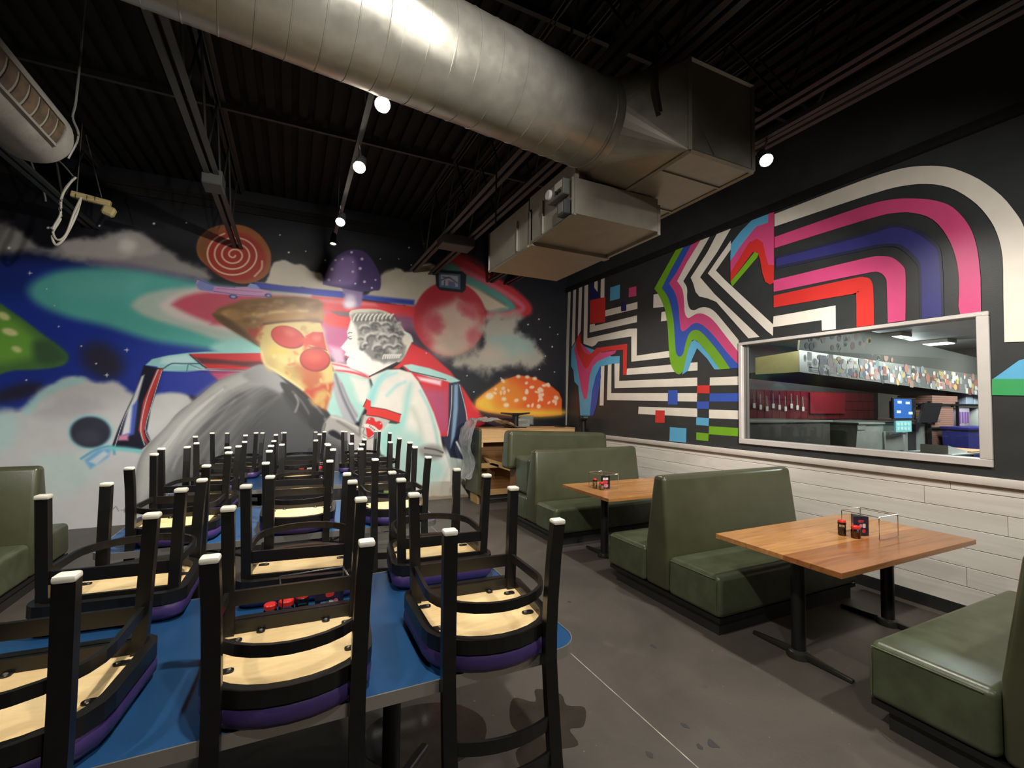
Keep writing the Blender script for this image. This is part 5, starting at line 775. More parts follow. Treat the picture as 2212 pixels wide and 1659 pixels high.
P|232,206,170|414.3,221.1 413.9,219.7 412.6,218.5 410.8,217.8 408.7,217.7 406.9,218.3 405.6,219.4 405.1,220.8 405.6,222.2 406.8,223.4 408.7,224.1 410.7,224.2 412.6,223.6 413.9,222.5|2.9|1|0|1
P|232,206,170|431,218.8 430.6,217.3 429.3,216.1 427.4,215.4 425.3,215.4 423.4,215.9 422.1,217 421.7,218.4 422.1,219.9 423.4,221.1 425.2,221.8 427.3,221.9 429.2,221.3 430.5,220.2|2.9|1|0|1
P|232,206,170|457.6,207.1 457.2,205.9 456.1,204.9 454.5,204.3 452.6,204.2 451,204.7 449.8,205.7 449.4,206.9 449.8,208.2 450.9,209.2 452.6,209.8 454.4,209.8 456,209.3 457.2,208.4|2.9|1|0|1
P|120,124,118|394.4,146.2 423.9,146.2 424.1,128.6 396.2,128.9|2.8|0|0|1
P|60,30,34|313.8,150.4 375.3,144.8 394.6,130.3 329.1,130.9|7.3|0|0|1
P|214,216,220|-285.3,389.8 -285.4,389.2 -285.8,388.6 -286.2,388.2 -286.8,388.1 -287.3,388.3 -287.7,388.8 -287.8,389.4 -287.7,390.1 -287.4,390.6 -286.9,391 -286.4,391.1 -285.9,390.9 -285.5,390.5|0.5|1|0|1
P|214,216,220|-238.3,400.9 -238.3,400.4 -238.6,399.9 -239,399.6 -239.5,399.5 -239.9,399.7 -240.2,400 -240.4,400.5 -240.3,401.1 -240,401.6 -239.6,401.9 -239.1,402 -238.7,401.8 -238.4,401.4|0.6|1|0|1
P|214,216,220|-179.3,414.8 -179.4,414.1 -179.8,413.4 -180.4,413 -181,412.9 -181.6,413.1 -182,413.6 -182.2,414.3 -182,415 -181.7,415.6 -181.1,416 -180.5,416.1 -179.9,415.9 -179.5,415.5|0.6|1|0|1
P|214,216,220|-142.3,422.6 -142.4,422.1 -142.7,421.5 -143.2,421.2 -143.7,421.1 -144.2,421.3 -144.6,421.7 -144.7,422.2 -144.6,422.8 -144.3,423.3 -143.8,423.6 -143.3,423.7 -142.8,423.6 -142.5,423.2|0.6|1|0|1
P|214,216,220|-324.3,357.1 -324.4,356.3 -324.8,355.7 -325.3,355.3 -325.9,355.2 -326.5,355.4 -326.9,355.9 -327.1,356.7 -327,357.4 -326.6,358.1 -326.1,358.5 -325.4,358.6 -324.9,358.4 -324.5,357.8|0.5|1|0|1
P|214,216,220|-22.8,425.4 -22.9,424.9 -23.2,424.5 -23.6,424.2 -24.1,424.2 -24.5,424.3 -24.8,424.6 -24.9,425 -24.8,425.5 -24.5,425.9 -24.1,426.2 -23.7,426.3 -23.2,426.2 -22.9,425.9|0.7|1|0|1
P|214,216,220|-9.3,400.1 -9.4,399.5 -9.8,398.9 -10.4,398.6 -11,398.5 -11.6,398.6 -12,399.1 -12.2,399.7 -12.1,400.3 -11.7,400.9 -11.1,401.2 -10.5,401.3 -9.9,401.1 -9.5,400.7|0.7|1|0|1
P|214,216,220|14.4,405.7 14.3,405.2 14,404.8 13.5,404.5 13.1,404.4 12.6,404.6 12.3,404.9 12.2,405.4 12.3,405.9 12.6,406.3 13,406.6 13.5,406.6 13.9,406.5 14.2,406.2|0.7|1|0|1
P|214,216,220|-250.6,237.9 -250.6,237.4 -250.9,237 -251.2,236.8 -251.6,236.8 -252,236.9 -252.2,237.3 -252.4,237.7 -252.3,238.2 -252,238.6 -251.7,238.8 -251.3,238.8 -250.9,238.7 -250.7,238.3|0.5|1|0|1
P|214,216,220|-202.9,235.8 -203,235.3 -203.3,234.8 -203.7,234.6 -204.2,234.5 -204.7,234.7 -205,235.1 -205.1,235.7 -205,236.2 -204.7,236.7 -204.3,236.9 -203.8,237 -203.4,236.7 -203.1,236.3|0.6|1|0|1
P|214,216,220|-234.6,215.6 -234.7,215.1 -235,214.7 -235.3,214.5 -235.7,214.5 -236.1,214.7 -236.4,215 -236.5,215.5 -236.4,215.9 -236.2,216.3 -235.8,216.5 -235.4,216.6 -235,216.4 -234.8,216|0.5|1|0|1
P|214,216,220|-222.6,200.8 -222.7,200.1 -223,199.6 -223.6,199.3 -224.2,199.2 -224.7,199.5 -225.1,200 -225.3,200.7 -225.1,201.3 -224.8,201.9 -224.3,202.2 -223.7,202.2 -223.1,201.9 -222.7,201.4|0.5|1|0|1
P|214,216,220|-301.8,191.3 -301.9,190.8 -302.1,190.4 -302.5,190.2 -302.9,190.2 -303.3,190.4 -303.6,190.8 -303.7,191.3 -303.6,191.8 -303.4,192.2 -303,192.4 -302.6,192.4 -302.2,192.2 -301.9,191.8|0.5|1|0|1
P|214,216,220|-304.2,327.6 -304.3,327.1 -304.6,326.7 -304.9,326.4 -305.4,326.3 -305.7,326.5 -306,326.9 -306.1,327.4 -306.1,327.9 -305.8,328.3 -305.4,328.6 -305,328.7 -304.6,328.5 -304.3,328.1|0.5|1|0|1
P|214,216,220|-274.1,261.8 -274.1,261.4 -274.3,261.1 -274.6,260.9 -274.9,260.9 -275.2,261 -275.5,261.3 -275.6,261.7 -275.5,262.1 -275.3,262.4 -275,262.6 -274.7,262.6 -274.4,262.5 -274.1,262.2|0.5|1|0|1
P|214,216,220|-287.7,309.3 -287.7,308.9 -287.9,308.6 -288.2,308.4 -288.5,308.3 -288.8,308.4 -289,308.7 -289.1,309.1 -289.1,309.5 -288.9,309.8 -288.6,310 -288.3,310.1 -288,309.9 -287.8,309.6|0.5|1|0|1
P|214,216,220|-279.3,288.8 -279.3,288.4 -279.5,288.1 -279.8,287.9 -280.1,287.9 -280.4,288 -280.7,288.3 -280.7,288.7 -280.7,289.1 -280.5,289.4 -280.2,289.6 -279.9,289.6 -279.6,289.5 -279.3,289.2|0.5|1|0|1
P|214,216,220|-289,389.2 -289.1,388.5 -289.4,388 -289.9,387.6 -290.4,387.5 -290.9,387.7 -291.3,388.1 -291.4,388.8 -291.3,389.4 -291,390 -290.5,390.4 -290,390.5 -289.5,390.3 -289.1,389.8|0.5|1|0|1
S|190,196,214|-206.6,235.6 -201.4,235.9|0.3|0|0.5|1
S|190,196,214|-204.1,238.6 -203.9,232.9|0.3|0|0.5|1
S|190,196,214|-226.4,200.6 -221.4,200.8|0.3|0|0.5|1
S|190,196,214|-224,203.6 -223.8,197.9|0.3|0|0.5|1
S|190,196,214|-307.4,327.2 -302.9,327.8|0.3|0|0.5|1
S|190,196,214|-305.3,330.2 -305.1,324.8|0.3|0|0.5|1
P|206,206,204|177.3,437.5 177.2,436.8 176.7,436.2 176.1,435.8 175.4,435.7 174.8,435.9 174.3,436.3 174.2,437 174.3,437.6 174.7,438.2 175.4,438.6 176.1,438.7 176.7,438.5 177.1,438.1|0.8|1|0|1
P|206,206,204|202.9,448.8 202.7,448.1 202.3,447.5 201.6,447.1 200.9,447 200.3,447.2 199.8,447.6 199.6,448.3 199.8,448.9 200.2,449.5 200.9,449.9 201.6,450.1 202.2,449.9 202.7,449.4|0.8|1|0|1
P|206,206,204|129.1,410.4 129,409.9 128.7,409.5 128.2,409.2 127.7,409.2 127.3,409.3 126.9,409.6 126.8,410.1 126.9,410.6 127.2,411 127.7,411.3 128.2,411.3 128.6,411.2 128.9,410.9|0.8|1|0|1
P|206,206,204|159.8,415 159.7,414.5 159.3,414.1 158.9,413.8 158.4,413.7 157.9,413.8 157.6,414.2 157.5,414.6 157.6,415.1 157.9,415.6 158.3,415.8 158.8,415.9 159.3,415.8 159.6,415.4|0.8|1|0|1
P|206,206,204|436.1,335.8 435.9,335 435.3,334.4 434.5,334 433.6,333.9 432.8,334.2 432.2,334.7 432,335.4 432.2,336.2 432.8,336.8 433.6,337.2 434.5,337.3 435.3,337 435.9,336.5|1|1|0|1
P|206,206,204|412.1,323.3 411.9,322.5 411.4,321.9 410.6,321.5 409.7,321.5 408.9,321.7 408.3,322.2 408.1,322.9 408.3,323.7 408.9,324.3 409.6,324.7 410.5,324.8 411.3,324.5 411.9,324|1|1|0|1
P|206,206,204|439.9,296.4 439.7,295.6 439.2,295 438.3,294.6 437.4,294.6 436.6,294.8 436.1,295.4 435.8,296.1 436,296.8 436.6,297.5 437.4,297.8 438.3,297.9 439.1,297.6 439.7,297.1|1|1|0|1
P|206,206,204|466.9,283.2 466.7,282.5 466.1,281.8 465.3,281.5 464.3,281.4 463.5,281.7 462.9,282.2 462.7,282.9 462.9,283.7 463.5,284.3 464.3,284.7 465.2,284.8 466.1,284.5 466.7,283.9|1|1|0|1
P|206,206,204|460.7,322 460.6,321.4 460.2,321 459.5,320.7 458.9,320.6 458.2,320.8 457.8,321.2 457.6,321.8 457.8,322.3 458.2,322.8 458.8,323.1 459.5,323.1 460.1,323 460.6,322.5|1|1|0|1
P|206,206,204|479.1,309.2 478.9,308.7 478.5,308.2 477.8,307.9 477.1,307.8 476.5,308 476.1,308.4 475.9,309 476,309.5 476.5,310 477.1,310.3 477.8,310.4 478.5,310.2 478.9,309.8|1|1|0|1
P|206,206,204|451,263.6 450.9,263.1 450.4,262.6 449.8,262.3 449.1,262.3 448.5,262.5 448.1,262.9 447.9,263.5 448.1,264 448.5,264.5 449.1,264.7 449.8,264.8 450.4,264.6 450.9,264.2|1|1|0|1
P|206,206,204|438,236.8 437.8,236.1 437.3,235.6 436.6,235.3 435.8,235.3 435.1,235.5 434.6,236 434.4,236.6 434.6,237.3 435.1,237.8 435.8,238.1 436.6,238.1 437.3,237.9 437.8,237.4|1|1|0|1
P|206,206,204|472.1,233.1 471.9,232.6 471.5,232.1 470.9,231.8 470.2,231.8 469.5,232 469.1,232.5 468.9,233 469.1,233.6 469.5,234 470.2,234.3 470.9,234.3 471.5,234.1 471.9,233.7|1|1|0|1
P|206,206,204|287.5,218.8 287.4,218.3 287,217.8 286.5,217.6 285.9,217.6 285.4,217.8 285,218.2 284.9,218.7 285,219.2 285.4,219.6 285.9,219.8 286.5,219.9 287,219.6 287.4,219.3|0.9|1|0|1
P|206,206,204|355.2,217 355.1,216.5 354.7,216.1 354.2,215.8 353.5,215.8 353,216 352.6,216.4 352.4,216.9 352.6,217.4 353,217.9 353.5,218.1 354.1,218.1 354.7,217.9 355.1,217.5|0.9|1|0|1
P|206,206,204|301.2,189.7 301,189.2 300.7,188.8 300.2,188.6 299.6,188.5 299,188.8 298.7,189.2 298.5,189.7 298.6,190.2 299,190.6 299.5,190.8 300.1,190.8 300.7,190.6 301,190.2|0.9|1|0|1
P|206,206,204|211.1,255.6 211,255.2 210.7,254.8 210.3,254.6 209.9,254.6 209.5,254.8 209.2,255.1 209.1,255.5 209.2,255.9 209.4,256.2 209.8,256.4 210.3,256.5 210.7,256.3 211,256|0.8|1|0|1
P|206,206,204|181.5,407.6 181.4,407.1 181.1,406.7 180.6,406.4 180.1,406.3 179.6,406.5 179.3,406.8 179.1,407.3 179.2,407.8 179.6,408.2 180,408.5 180.6,408.6 181,408.4 181.4,408.1|0.8|1|0|1
S|50,50,50|-219.6,27.9 -218.4,29.1 -217,28.7 -217.3,25.6 -218.9,23.6 -221.3,22.9|0.3|1|0.5|1
S|60,60,60|-216.7,27.3 -214.6,23.5 -212.3,27.6 -210.7,22 -207.9,25.4 -204.7,19|0.3|1|0.5|1
S|110,110,106|-202.3,19.7 -197.2,19.3|0.3|0|0.7|1
S|100,100,96|-194.7,20.4 -193.2,20.6 -193.4,19.2 -194.6,17.8 -192.9,17.9|0.3|0|0.6|1
S|100,100,96|-192.1,20.3 -191,20.2 -191.5,19 -190.4,18.3 -191.9,17.5|0.3|0|0.6|1
P|132,116,98|218.6,5.1 299.9,3.8 300,-4.5 218.8,-4.5|1.7|0|4.2|0.8
"""
BANDS = """
white|7834,3955 7732,3949 7843,1268 7963,1262|0
white|7643,3954 7539,3953 7570,2919 7684,2825|0
white|7442,3956 7327,3954 7370,3104 7474,2998|0
white|7250,3957 7129,3953 7149,2934 5963,2949 5769,2927 5775,2488 5045,2496 5039,2401 5905,2399 5906,2815 6803,2836 6905,2777 7000,2762 7138,2805 7274,2849|0
white|6929,3962 6835,3957 6833,3741 6943,3859|0
white|6733,3966 6625,3954 6631,3601 6744,3627|0
white|6603,3369 5758,3356 5758,3244 6602,3259|0
white|7067,3186 6909,3177 6908,3140 5769,3139 5769,3029 7076,3035|0
white|5392,3399 5182,3383 5120,3163 5399,3191|0
white|5224,3096 5089,3093 5089,2951 5236,2956|0
white|6717,2392 6619,2404 6640,1679 6757,1677|0
white|6518,2397 6419,2398 6425,1893 4554,1867 4560,1752 6544,1774|0
white|6340,2517 6197,2513 6211,2097 4553,2080 4553,1965 6333,1978|0
white|6011,2293 4546,2290 4547,2176 6022,2189|0
white|5727,1668 4555,1658 4556,1543 5737,1553|0
white|4341,2071 3906,2066 3907,1958 4347,1965|0
white|4359,1647 3915,1643 3916,1534 4360,1533|0
navy|7075,3961 6944,3951 6943,3859 6824,3739 6754,3628 7082,3652|0
red|7062,3639 6596,3607 6602,3158 7068,3198|0
navy|6172,3424 6030,3417 6029,3260 6164,3273|0
sky|6461,3745 6194,3739 6201,3500 6468,3508|0
pink|5965,3627 5784,3617 5784,3461 5972,3472|0
red|4553,1971 4347,1969 4348,1860 4559,1867|0
blue|4348,1860 3910,1857 3916,1753 4353,1752|0
blue|4560,1752 4358,1756 4359,1657 4560,1653|0
sky|4569,1538 4360,1533 4365,1432 4575,1434|0
green|4360,1428 3917,1428 3922,1324 4366,1321|0
green|4570,1334 4366,1331 4372,1231 4573,1230|0
blue|5092,1915 4904,1918 4905,1707 5098,1705|0
red|5348,1619 5157,1619 5160,1437 5357,1429|0
sky|5054,1380 4745,1379 4749,1180 5066,1174|0
sky|7500,2941 7689,2795 7695,2444 7612,2363 7571,2134 7436,2046 7397,1804 7362,1481 7052,1485 6983,1915 6844,2219 6708,2378 6360,2402 6196,2395 6197,2520 6403,2530 7238,2793|0
blue|6731,2401 6716,2185 6840,1690 6942,1493 7052,1485 6984,1943 6882,2193|0
sky|7250,1461 7091,1466 7164,1387 7234,1384|0
pink|7484,2969 7590,2770 7495,2520 7439,2308 7332,1979 7238,1794 7153,1794 7105,1974 7059,2230 6964,2395 6800,2481 6553,2525 6320,2576 6279,2625 6990,2624 7341,2863|0
red|7448,3024 7543,2916 7470,2698 7337,2508 7208,2368 7124,2383 6941,2549 6755,2630 6446,2636 6109,2616 6108,2194 6018,2189 6000,2704 6362,2713 6848,2723 7062,2616 7237,2676 7362,2836 7369,3044|0
sky|4818,2136 4714,2180 4645,2325 4551,2482 4384,2325 4267,2174 4186,2169 4359,2384 4511,2545 4590,2600 4657,2582 4727,2439 4797,2250|0
green|4921,3969 4790,3952 5027,3692 5213,3460 5175,3414 5121,3348 5073,3268 5037,3173 5007,3064 4983,2957 4969,2854 4962,2753 4955,2662 4948,2582 4942,2513 4932,2459 4914,2422 4891,2400 4868,2391 4844,2394 4818,2409 4797,2435 4781,2474 4769,2523 4754,2572 4733,2620 4710,2667 4684,2704 4655,2725 4622,2736 4589,2738 4558,2736 4525,2725 4484,2698 4430,2650 4369,2587 4309,2522 4250,2456 4193,2388 4142,2325 4097,2264 4056,2208 4029,2169 4186,2169 4231,2226 4296,2308 4359,2384 4414,2446 4466,2501 4511,2545 4543,2574 4567,2591 4590,2600 4614,2604 4636,2599 4657,2582 4677,2550 4695,2506 4713,2459 4730,2411 4746,2360 4761,2312 4772,2269 4783,2229 4798,2195 4820,2168 4846,2147 4875,2139 4906,2146 4940,2166 4971,2195 4999,2231 5024,2278 5045,2334 5059,2401 5067,2478 5075,2563 5081,2658 5087,2762 5096,2861 5110,2953 5128,3041 5151,3122 5178,3196 5210,3264 5246,3326 5291,3388 5340,3445 5376,3484 5134,3743|0
blue|4790,3952 4651,3942 4922,3620 5064,3495 5028,3447 4979,3379 4938,3309 4912,3239 4894,3167 4880,3096 4871,3024 4866,2954 4860,2893 4854,2846 4847,2808 4838,2779 4826,2760 4812,2750 4795,2747 4775,2751 4751,2761 4725,2774 4695,2791 4662,2811 4629,2825 4599,2832 4569,2833 4536,2826 4497,2810 4454,2786 4407,2750 4353,2700 4295,2640 4235,2574 4173,2501 4109,2424 4050,2356 3993,2296 3941,2244 3905,2209 3905,2167 4029,2169 4056,2208 4097,2264 4142,2325 4193,2388 4250,2456 4309,2522 4369,2587 4430,2650 4484,2698 4525,2725 4558,2736 4589,2738 4622,2736 4655,2725 4684,2704 4710,2667 4733,2620 4754,2572 4769,2523 4781,2474 4797,2435 4818,2409 4844,2394 4868,2391 4891,2400 4914,2422 4932,2459 4942,2513 4948,2582 4955,2662 4962,2753 4969,2854 4983,2957 5007,3064 5037,3173 5073,3268 5121,3348 5175,3414 5213,3460 5027,3692|0
pink|4651,3942 4477,3963 4721,3722 4908,3493 4879,3456 4839,3404 4807,3347 4792,3289 4785,3226 4779,3165 4776,3109 4773,3055 4766,3010 4751,2972 4732,2943 4711,2924 4690,2920 4667,2926 4642,2934 4613,2943 4582,2953 4548,2957 4512,2955 4474,2947 4431,2931 4385,2905 4336,2872 4282,2824 4222,2757 4158,2677 4094,2596 4023,2509 3952,2422 3904,2362 3905,2209 3941,2244 3993,2296 4050,2356 4109,2424 4173,2501 4235,2574 4295,2640 4353,2700 4407,2750 4454,2786 4497,2810 4536,2826 4569,2833 4599,2832 4629,2825 4662,2811 4695,2791 4725,2774 4751,2761 4775,2751 4795,2747 4812,2750 4826,2760 4838,2779 4847,2808 4854,2846 4860,2893 4866,2954 4871,3024 4880,3096 4894,3167 4912,3239 4938,3309 4979,3379 5028,3447 5064,3495 4922,3620|0
white|4477,3963 4324,3962 4571,3692 4792,3465 4772,3437 4743,3396 4723,3351 4719,3302 4724,3249 4723,3198 4714,3147 4701,3099 4682,3060 4659,3035 4631,3021 4601,3013 4571,3014 4540,3023 4508,3028 4475,3029 4442,3028 4405,3020 4366,3006 4325,2986 4281,2956 4239,2916 4194,2866 4139,2801 4057,2703 3965,2592 3902,2514 3904,2362 3952,2422 4023,2509 4094,2596 4158,2677 4222,2757 4282,2824 4336,2872 4385,2905 4431,2931 4474,2947 4512,2955 4548,2957 4582,2953 4613,2943 4642,2934 4667,2926 4690,2920 4711,2924 4732,2943 4751,2972 4766,3010 4773,3055 4776,3109 4779,3165 4785,3226 4792,3289 4807,3347 4839,3404 4879,3456 4908,3493 4721,3722|0
white|4201,3977 3998,3959 4203,3722 4493,3448 4255,3165 3620,2521 3766,2521 4069,2869 4232,3059 4379,3137 4507,3186 4573,3264 4613,3391 4658,3484 4375,3753|0
white|4004,3802 4005,3688 4234,3476 4100,3322 3446,2642 3451,2511 3526,2578 4364,3468 4204,3621|0
sky|4013,3538 4004,3753 3859,3872 3690,3966 3530,3960 3487,3948 3492,3840 3630,3851 3861,3679|0
pink|4011,3537 3839,3711 3650,3858 3496,3856 3491,3958 3422,3951 3432,3189 3537,3269 3593,3579 3652,3681 3734,3697 4012,3389|0
red|4012,3389 3755,3685 3641,3709 3563,3634 3535,3488 3498,3350 3430,3332 3434,3127 3481,3116 3539,3160 3576,3279 3604,3452 3633,3535 3694,3562 4013,3271|0
green|4013,3271 3673,3556 3623,3523 3638,3481 3986,3206|0
white|3416,3924 3130,3925 2774,3925 2506,3922 2358,3915 2261,3905 2178,3891 2100,3870 2034,3845 1974,3818 1922,3792 1876,3764 1827,3728 1773,3678 1718,3621 1667,3562 1622,3501 1580,3439 1543,3378 1511,3316 1485,3256 1463,3204 1449,3168 1439,3139 1428,3097 1414,3039 1398,2969 1386,2883 1380,2775 1378,2652 1377,2532 1379,2410 1382,2291 1385,2209 1551,2220 1550,2311 1549,2440 1548,2566 1546,2678 1544,2787 1545,2883 1551,2959 1560,3023 1572,3083 1587,3141 1605,3194 1627,3248 1653,3304 1684,3361 1720,3416 1761,3472 1808,3528 1857,3576 1905,3613 1954,3644 2006,3670 2059,3693 2116,3711 2181,3727 2241,3739 2309,3747 2440,3755 2716,3763 3102,3771 3417,3778|0
pink|3419,3656 3129,3660 2770,3664 2510,3664 2385,3657 2318,3647 2261,3634 2204,3619 2157,3602 2109,3582 2056,3558 2002,3531 1953,3501 1910,3470 1871,3437 1834,3394 1798,3337 1764,3271 1737,3205 1717,3141 1703,3077 1692,3007 1684,2918 1679,2822 1676,2756 1679,2475 1716,2465 1768,2455 1806,2476 1816,2550 1810,2656 1807,2754 1810,2828 1815,2895 1824,2962 1838,3032 1856,3101 1879,3167 1905,3229 1936,3288 1970,3339 2009,3381 2051,3414 2097,3443 2142,3467 2191,3486 2248,3501 2298,3512 2357,3518 2478,3522 2744,3525 3117,3526 3420,3526|0
navydark|3402,3420 3120,3413 2770,3405 2515,3400 2391,3401 2324,3405 2265,3398 2203,3378 2150,3348 2099,3309 2047,3258 1998,3198 1960,3141 1937,3102 1924,3065 1916,2988 1911,2827 1911,2628 1912,2485 2078,2486 2077,2606 2076,2774 2078,2907 2085,2966 2095,2990 2112,3016 2139,3062 2173,3111 2208,3152 2240,3178 2274,3194 2317,3206 2357,3214 2407,3219 2518,3226 2768,3241 3120,3261 3404,3278|0
indigo|3402,3397 3121,3386 2770,3374 2515,3366 2391,3369 2323,3375 2266,3370 2208,3349 2160,3319 2115,3281 2068,3235 2024,3183 1988,3132 1964,3099 1948,3067 1936,2993 1930,2833 1928,2632 1928,2487 2061,2486 2060,2610 2058,2783 2061,2921 2066,2982 2074,3009 2090,3037 2118,3085 2153,3135 2192,3177 2229,3204 2269,3221 2316,3234 2358,3244 2407,3249 2517,3257 2768,3273 3119,3294 3404,3310|0
pink|3435,3154 3137,3153 2772,3151 2519,3148 2421,3144 2391,3139 2367,3131 2330,3120 2300,3107 2271,3088 2242,3060 2216,3026 2195,2993 2183,2972 2177,2950 2174,2895 2176,2768 2180,2606 2184,2490 2320,2489 2320,2582 2320,2713 2321,2817 2321,2868 2323,2893 2330,2914 2343,2941 2360,2964 2386,2982 2402,2992 2427,2996 2522,3000 2773,3007 3139,3014 3436,3019|0
red|3437,2977 3178,2977 2855,2978 2629,2977 2544,2975 2521,2971 2505,2963 2479,2952 2460,2937 2446,2913 2437,2882 2433,2843 2431,2784 2430,2685 2431,2568 2432,2485 2583,2487 2582,2584 2580,2718 2581,2815 2565,2841 2552,2831 2614,2822 2836,2827 3169,2832 3438,2837|0
white|3442,2735 2770,2737 2772,2494 2909,2496 2910,2608 3449,2612|0
sky|1621,1937 1474,2073 1369,2102 1373,1927|0
leaf|1627,1937 1373,1927 1376,1803 1630,1810|0
"""
def paint_mural():
    x0,x1,z0,z1,st = -390.0,498.2,0.0,454.0,0.95
    xs = np.arange(x0,x1+0.01,st); zs = np.arange(z0,z1+0.01,st); H,Wd = len(zs),len(xs)
    C = np.zeros((H,Wd,3),np.float32); C[:] = np.array((14,15,22),np.float32)
    GX,GZ = np.meshgrid(xs.astype(np.float32),zs.astype(np.float32))
    rng = np.random.RandomState(3)
    def vnoise(cell):
        gh,gw = int((z1-z0)/cell)+3,int((x1-x0)/cell)+3; g = rng.rand(gh,gw).astype(np.float32)
        u = (GX-x0)/cell; v = (GZ-z0)/cell; iu = u.astype(int); iv = v.astype(int); fu = u-iu; fv = v-iv; fu = fu*fu*(3-2*fu); fv = fv*fv*(3-2*fv)
        return (g[iv,iu]*(1-fu)+g[iv,iu+1]*fu)*(1-fv)+(g[iv+1,iu]*(1-fu)+g[iv+1,iu+1]*fu)*fv
    NZ = (vnoise(34)+0.6*vnoise(16)+0.35*vnoise(8)+0.2*vnoise(4))/2.15*2-1
    for line in MURAL.strip().split('\n'):
        k,c,p,soft,sm,ex,al = line.split('|'); soft = max(float(soft),0.5); ex = float(ex); al = float(al)
        pts = [tuple(map(float,q.split(','))) for q in p.split()]; col = np.array([float(v) for v in c.split(',')],np.float32)
        if int(sm): pts = smooth_pts(pts,4,k=='P')
        P = np.array(pts,np.float32); pad = soft*1.2+ex+1
        i0 = max(0,int((P[:,0].min()-pad-x0)/st)); i1 = min(Wd,int((P[:,0].max()+pad-x0)/st)+2); j0 = max(0,int((P[:,1].min()-pad-z0)/st)); j1 = min(H,int((P[:,1].max()+pad-z0)/st)+2)
        if i0 >= i1 or j0 >= j1: continue
        X = GX[j0:j1,i0:i1]; Z = GZ[j0:j1,i0:i1]; d2 = np.full(X.shape,1e12,np.float32); ins = np.zeros(X.shape,bool); n = len(P)
        for i in range(n if k=='P' else n-1):
            ax,az = P[i]; bx,bz = P[(i+1)%n]; dx,dz = bx-ax,bz-az; l2 = dx*dx+dz*dz+1e-9
            t = np.clip(((X-ax)*dx+(Z-az)*dz)/l2,0,1); ex_ = X-ax-t*dx; ez_ = Z-az-t*dz; np.minimum(d2, ex_*ex_+ez_*ez_, out=d2)
            if k=='P' and az != bz: ins ^= ((az>Z)!=(bz>Z)) & (X < (bx-ax)*(Z-az)/(bz-az)+ax)
        d = np.sqrt(d2)
        if k=='P':
            d = np.where(ins,-d,d)
            if ex: d = d+NZ[j0:j1,i0:i1]*ex*1.6
        else: d = d-ex/2
        a = np.clip(0.5-d/(2*soft),0,1); a = a*a*(3-2*a)*al
        C[j0:j1,i0:i1] += (col-C[j0:j1,i0:i1])*a[...,None]
    C *= (1+0.05*NZ)[...,None]
    C = np.clip(C/255.0,0,1); Lc = np.where(C<=0.04045,C/12.92,((C+0.055)/1.055)**2.4)
    co = np.zeros((H*Wd,3),np.float32); co[:,0] = GX.ravel()/100; co[:,1] = YB; co[:,2] = GZ.ravel()/100
    idx = np.arange(H*Wd,dtype=np.int32).reshape(H,Wd); q = np.stack([idx[:-1,:-1],idx[:-1,1:],idx[1:,1:],idx[1:,:-1]],-1).reshape(-1,4)
    me = bpy.data.meshes.new('mural'); me.vertices.add(H*Wd); me.vertices.foreach_set('co',co.ravel()); nq = len(q)
    me.loops.add(nq*4); me.loops.foreach_set('vertex_index',q.ravel()); me.polygons.add(nq); me.polygons.foreach_set('loop_start',np.arange(0,nq*4,4,dtype=np.int32))
    me.update(calc_edges=True)
    at = me.color_attributes.new('paint','FLOAT_COLOR','POINT'); cc = np.ones((H*Wd,4),np.float32); cc[:,:3] = Lc.reshape(-1,3); at.data.foreach_set('color',cc.ravel())
    m = bpy.data.materials.new('mural_paint'); m.use_nodes = True; nt = m.node_tree; b = nt.nodes['Principled BSDF']; v = nt.nodes.new('ShaderNodeVertexColor'); v.layer_name = 'paint'
    nt.links.new(v.outputs[0], b.inputs['Base Color']); b.inputs['Roughness'].default_value = 0.42; b.inputs['Specular IOR Level'].default_value = 0.4
    tcn = nt.nodes.new('ShaderNodeTexCoord'); nn = nt.nodes.new('ShaderNodeTexNoise'); nn.inputs['Scale'].default_value = 14; nn.inputs['Detail'].default_value = 5; bp = nt.nodes.new('ShaderNodeBump'); bp.inputs['Strength'].default_value = 0.1; bp.inputs['Distance'].default_value = 0.01
    nt.links.new(tcn.outputs['Object'], nn.inputs['Vector']); nt.links.new(nn.outputs['Fac'], bp.inputs['Height']); nt.links.new(bp.outputs[0], b.inputs['Normal'])
    o = link('mural', me, m, WB); o['label'] = 'airbrushed space mural of a pizza headed figure and a woman in a red car'
paint_mural()
MB().box(XL,XR,YB-0.03,YB,4.50,4.60).box(XL,XR,YB-0.06,YB,4.60,4.66).build('trim_1', BLK)['kind'] = 'structure'

# right wall with the serving window opening
wy0,wy1,wz0,wz1 = 1.634,3.898,1.242,2.480
iy0,iy1,iz0,iz1 = wy0+0.075,wy1-0.045,wz0+0.06,wz1-0.035
WRW = MB()
WRW.box(XR,XR+0.15,YF,wy0+0.02,0,ZC).box(XR,XR+0.15,wy1-0.02,YB+0.2,0,ZC).box(XR,XR+0.15,wy0+0.02,wy1-0.02,0,wz0+0.02).box(XR,XR+0.15,wy0+0.02,wy1-0.02,wz1-0.02,ZC)
WR = WRW.build('wall_right', CHAR); tag(WR, kind='structure')
BANDC = dict(white=(224,216,202),red=(204,52,46),navy=(36,36,92),sky=(92,166,204),pink=(206,74,124),blue=(52,84,174),green=(112,164,36),leaf=(62,154,92),indigo=(56,54,116),navydark=(46,47,70))
BM = {k:mat('mural_'+k,c,0.40,var=0.04,vscale=5) for k,c in BANDC.items()}
NAMES = dict(white='painted_white_stripe',navydark='painted_dark_halo')
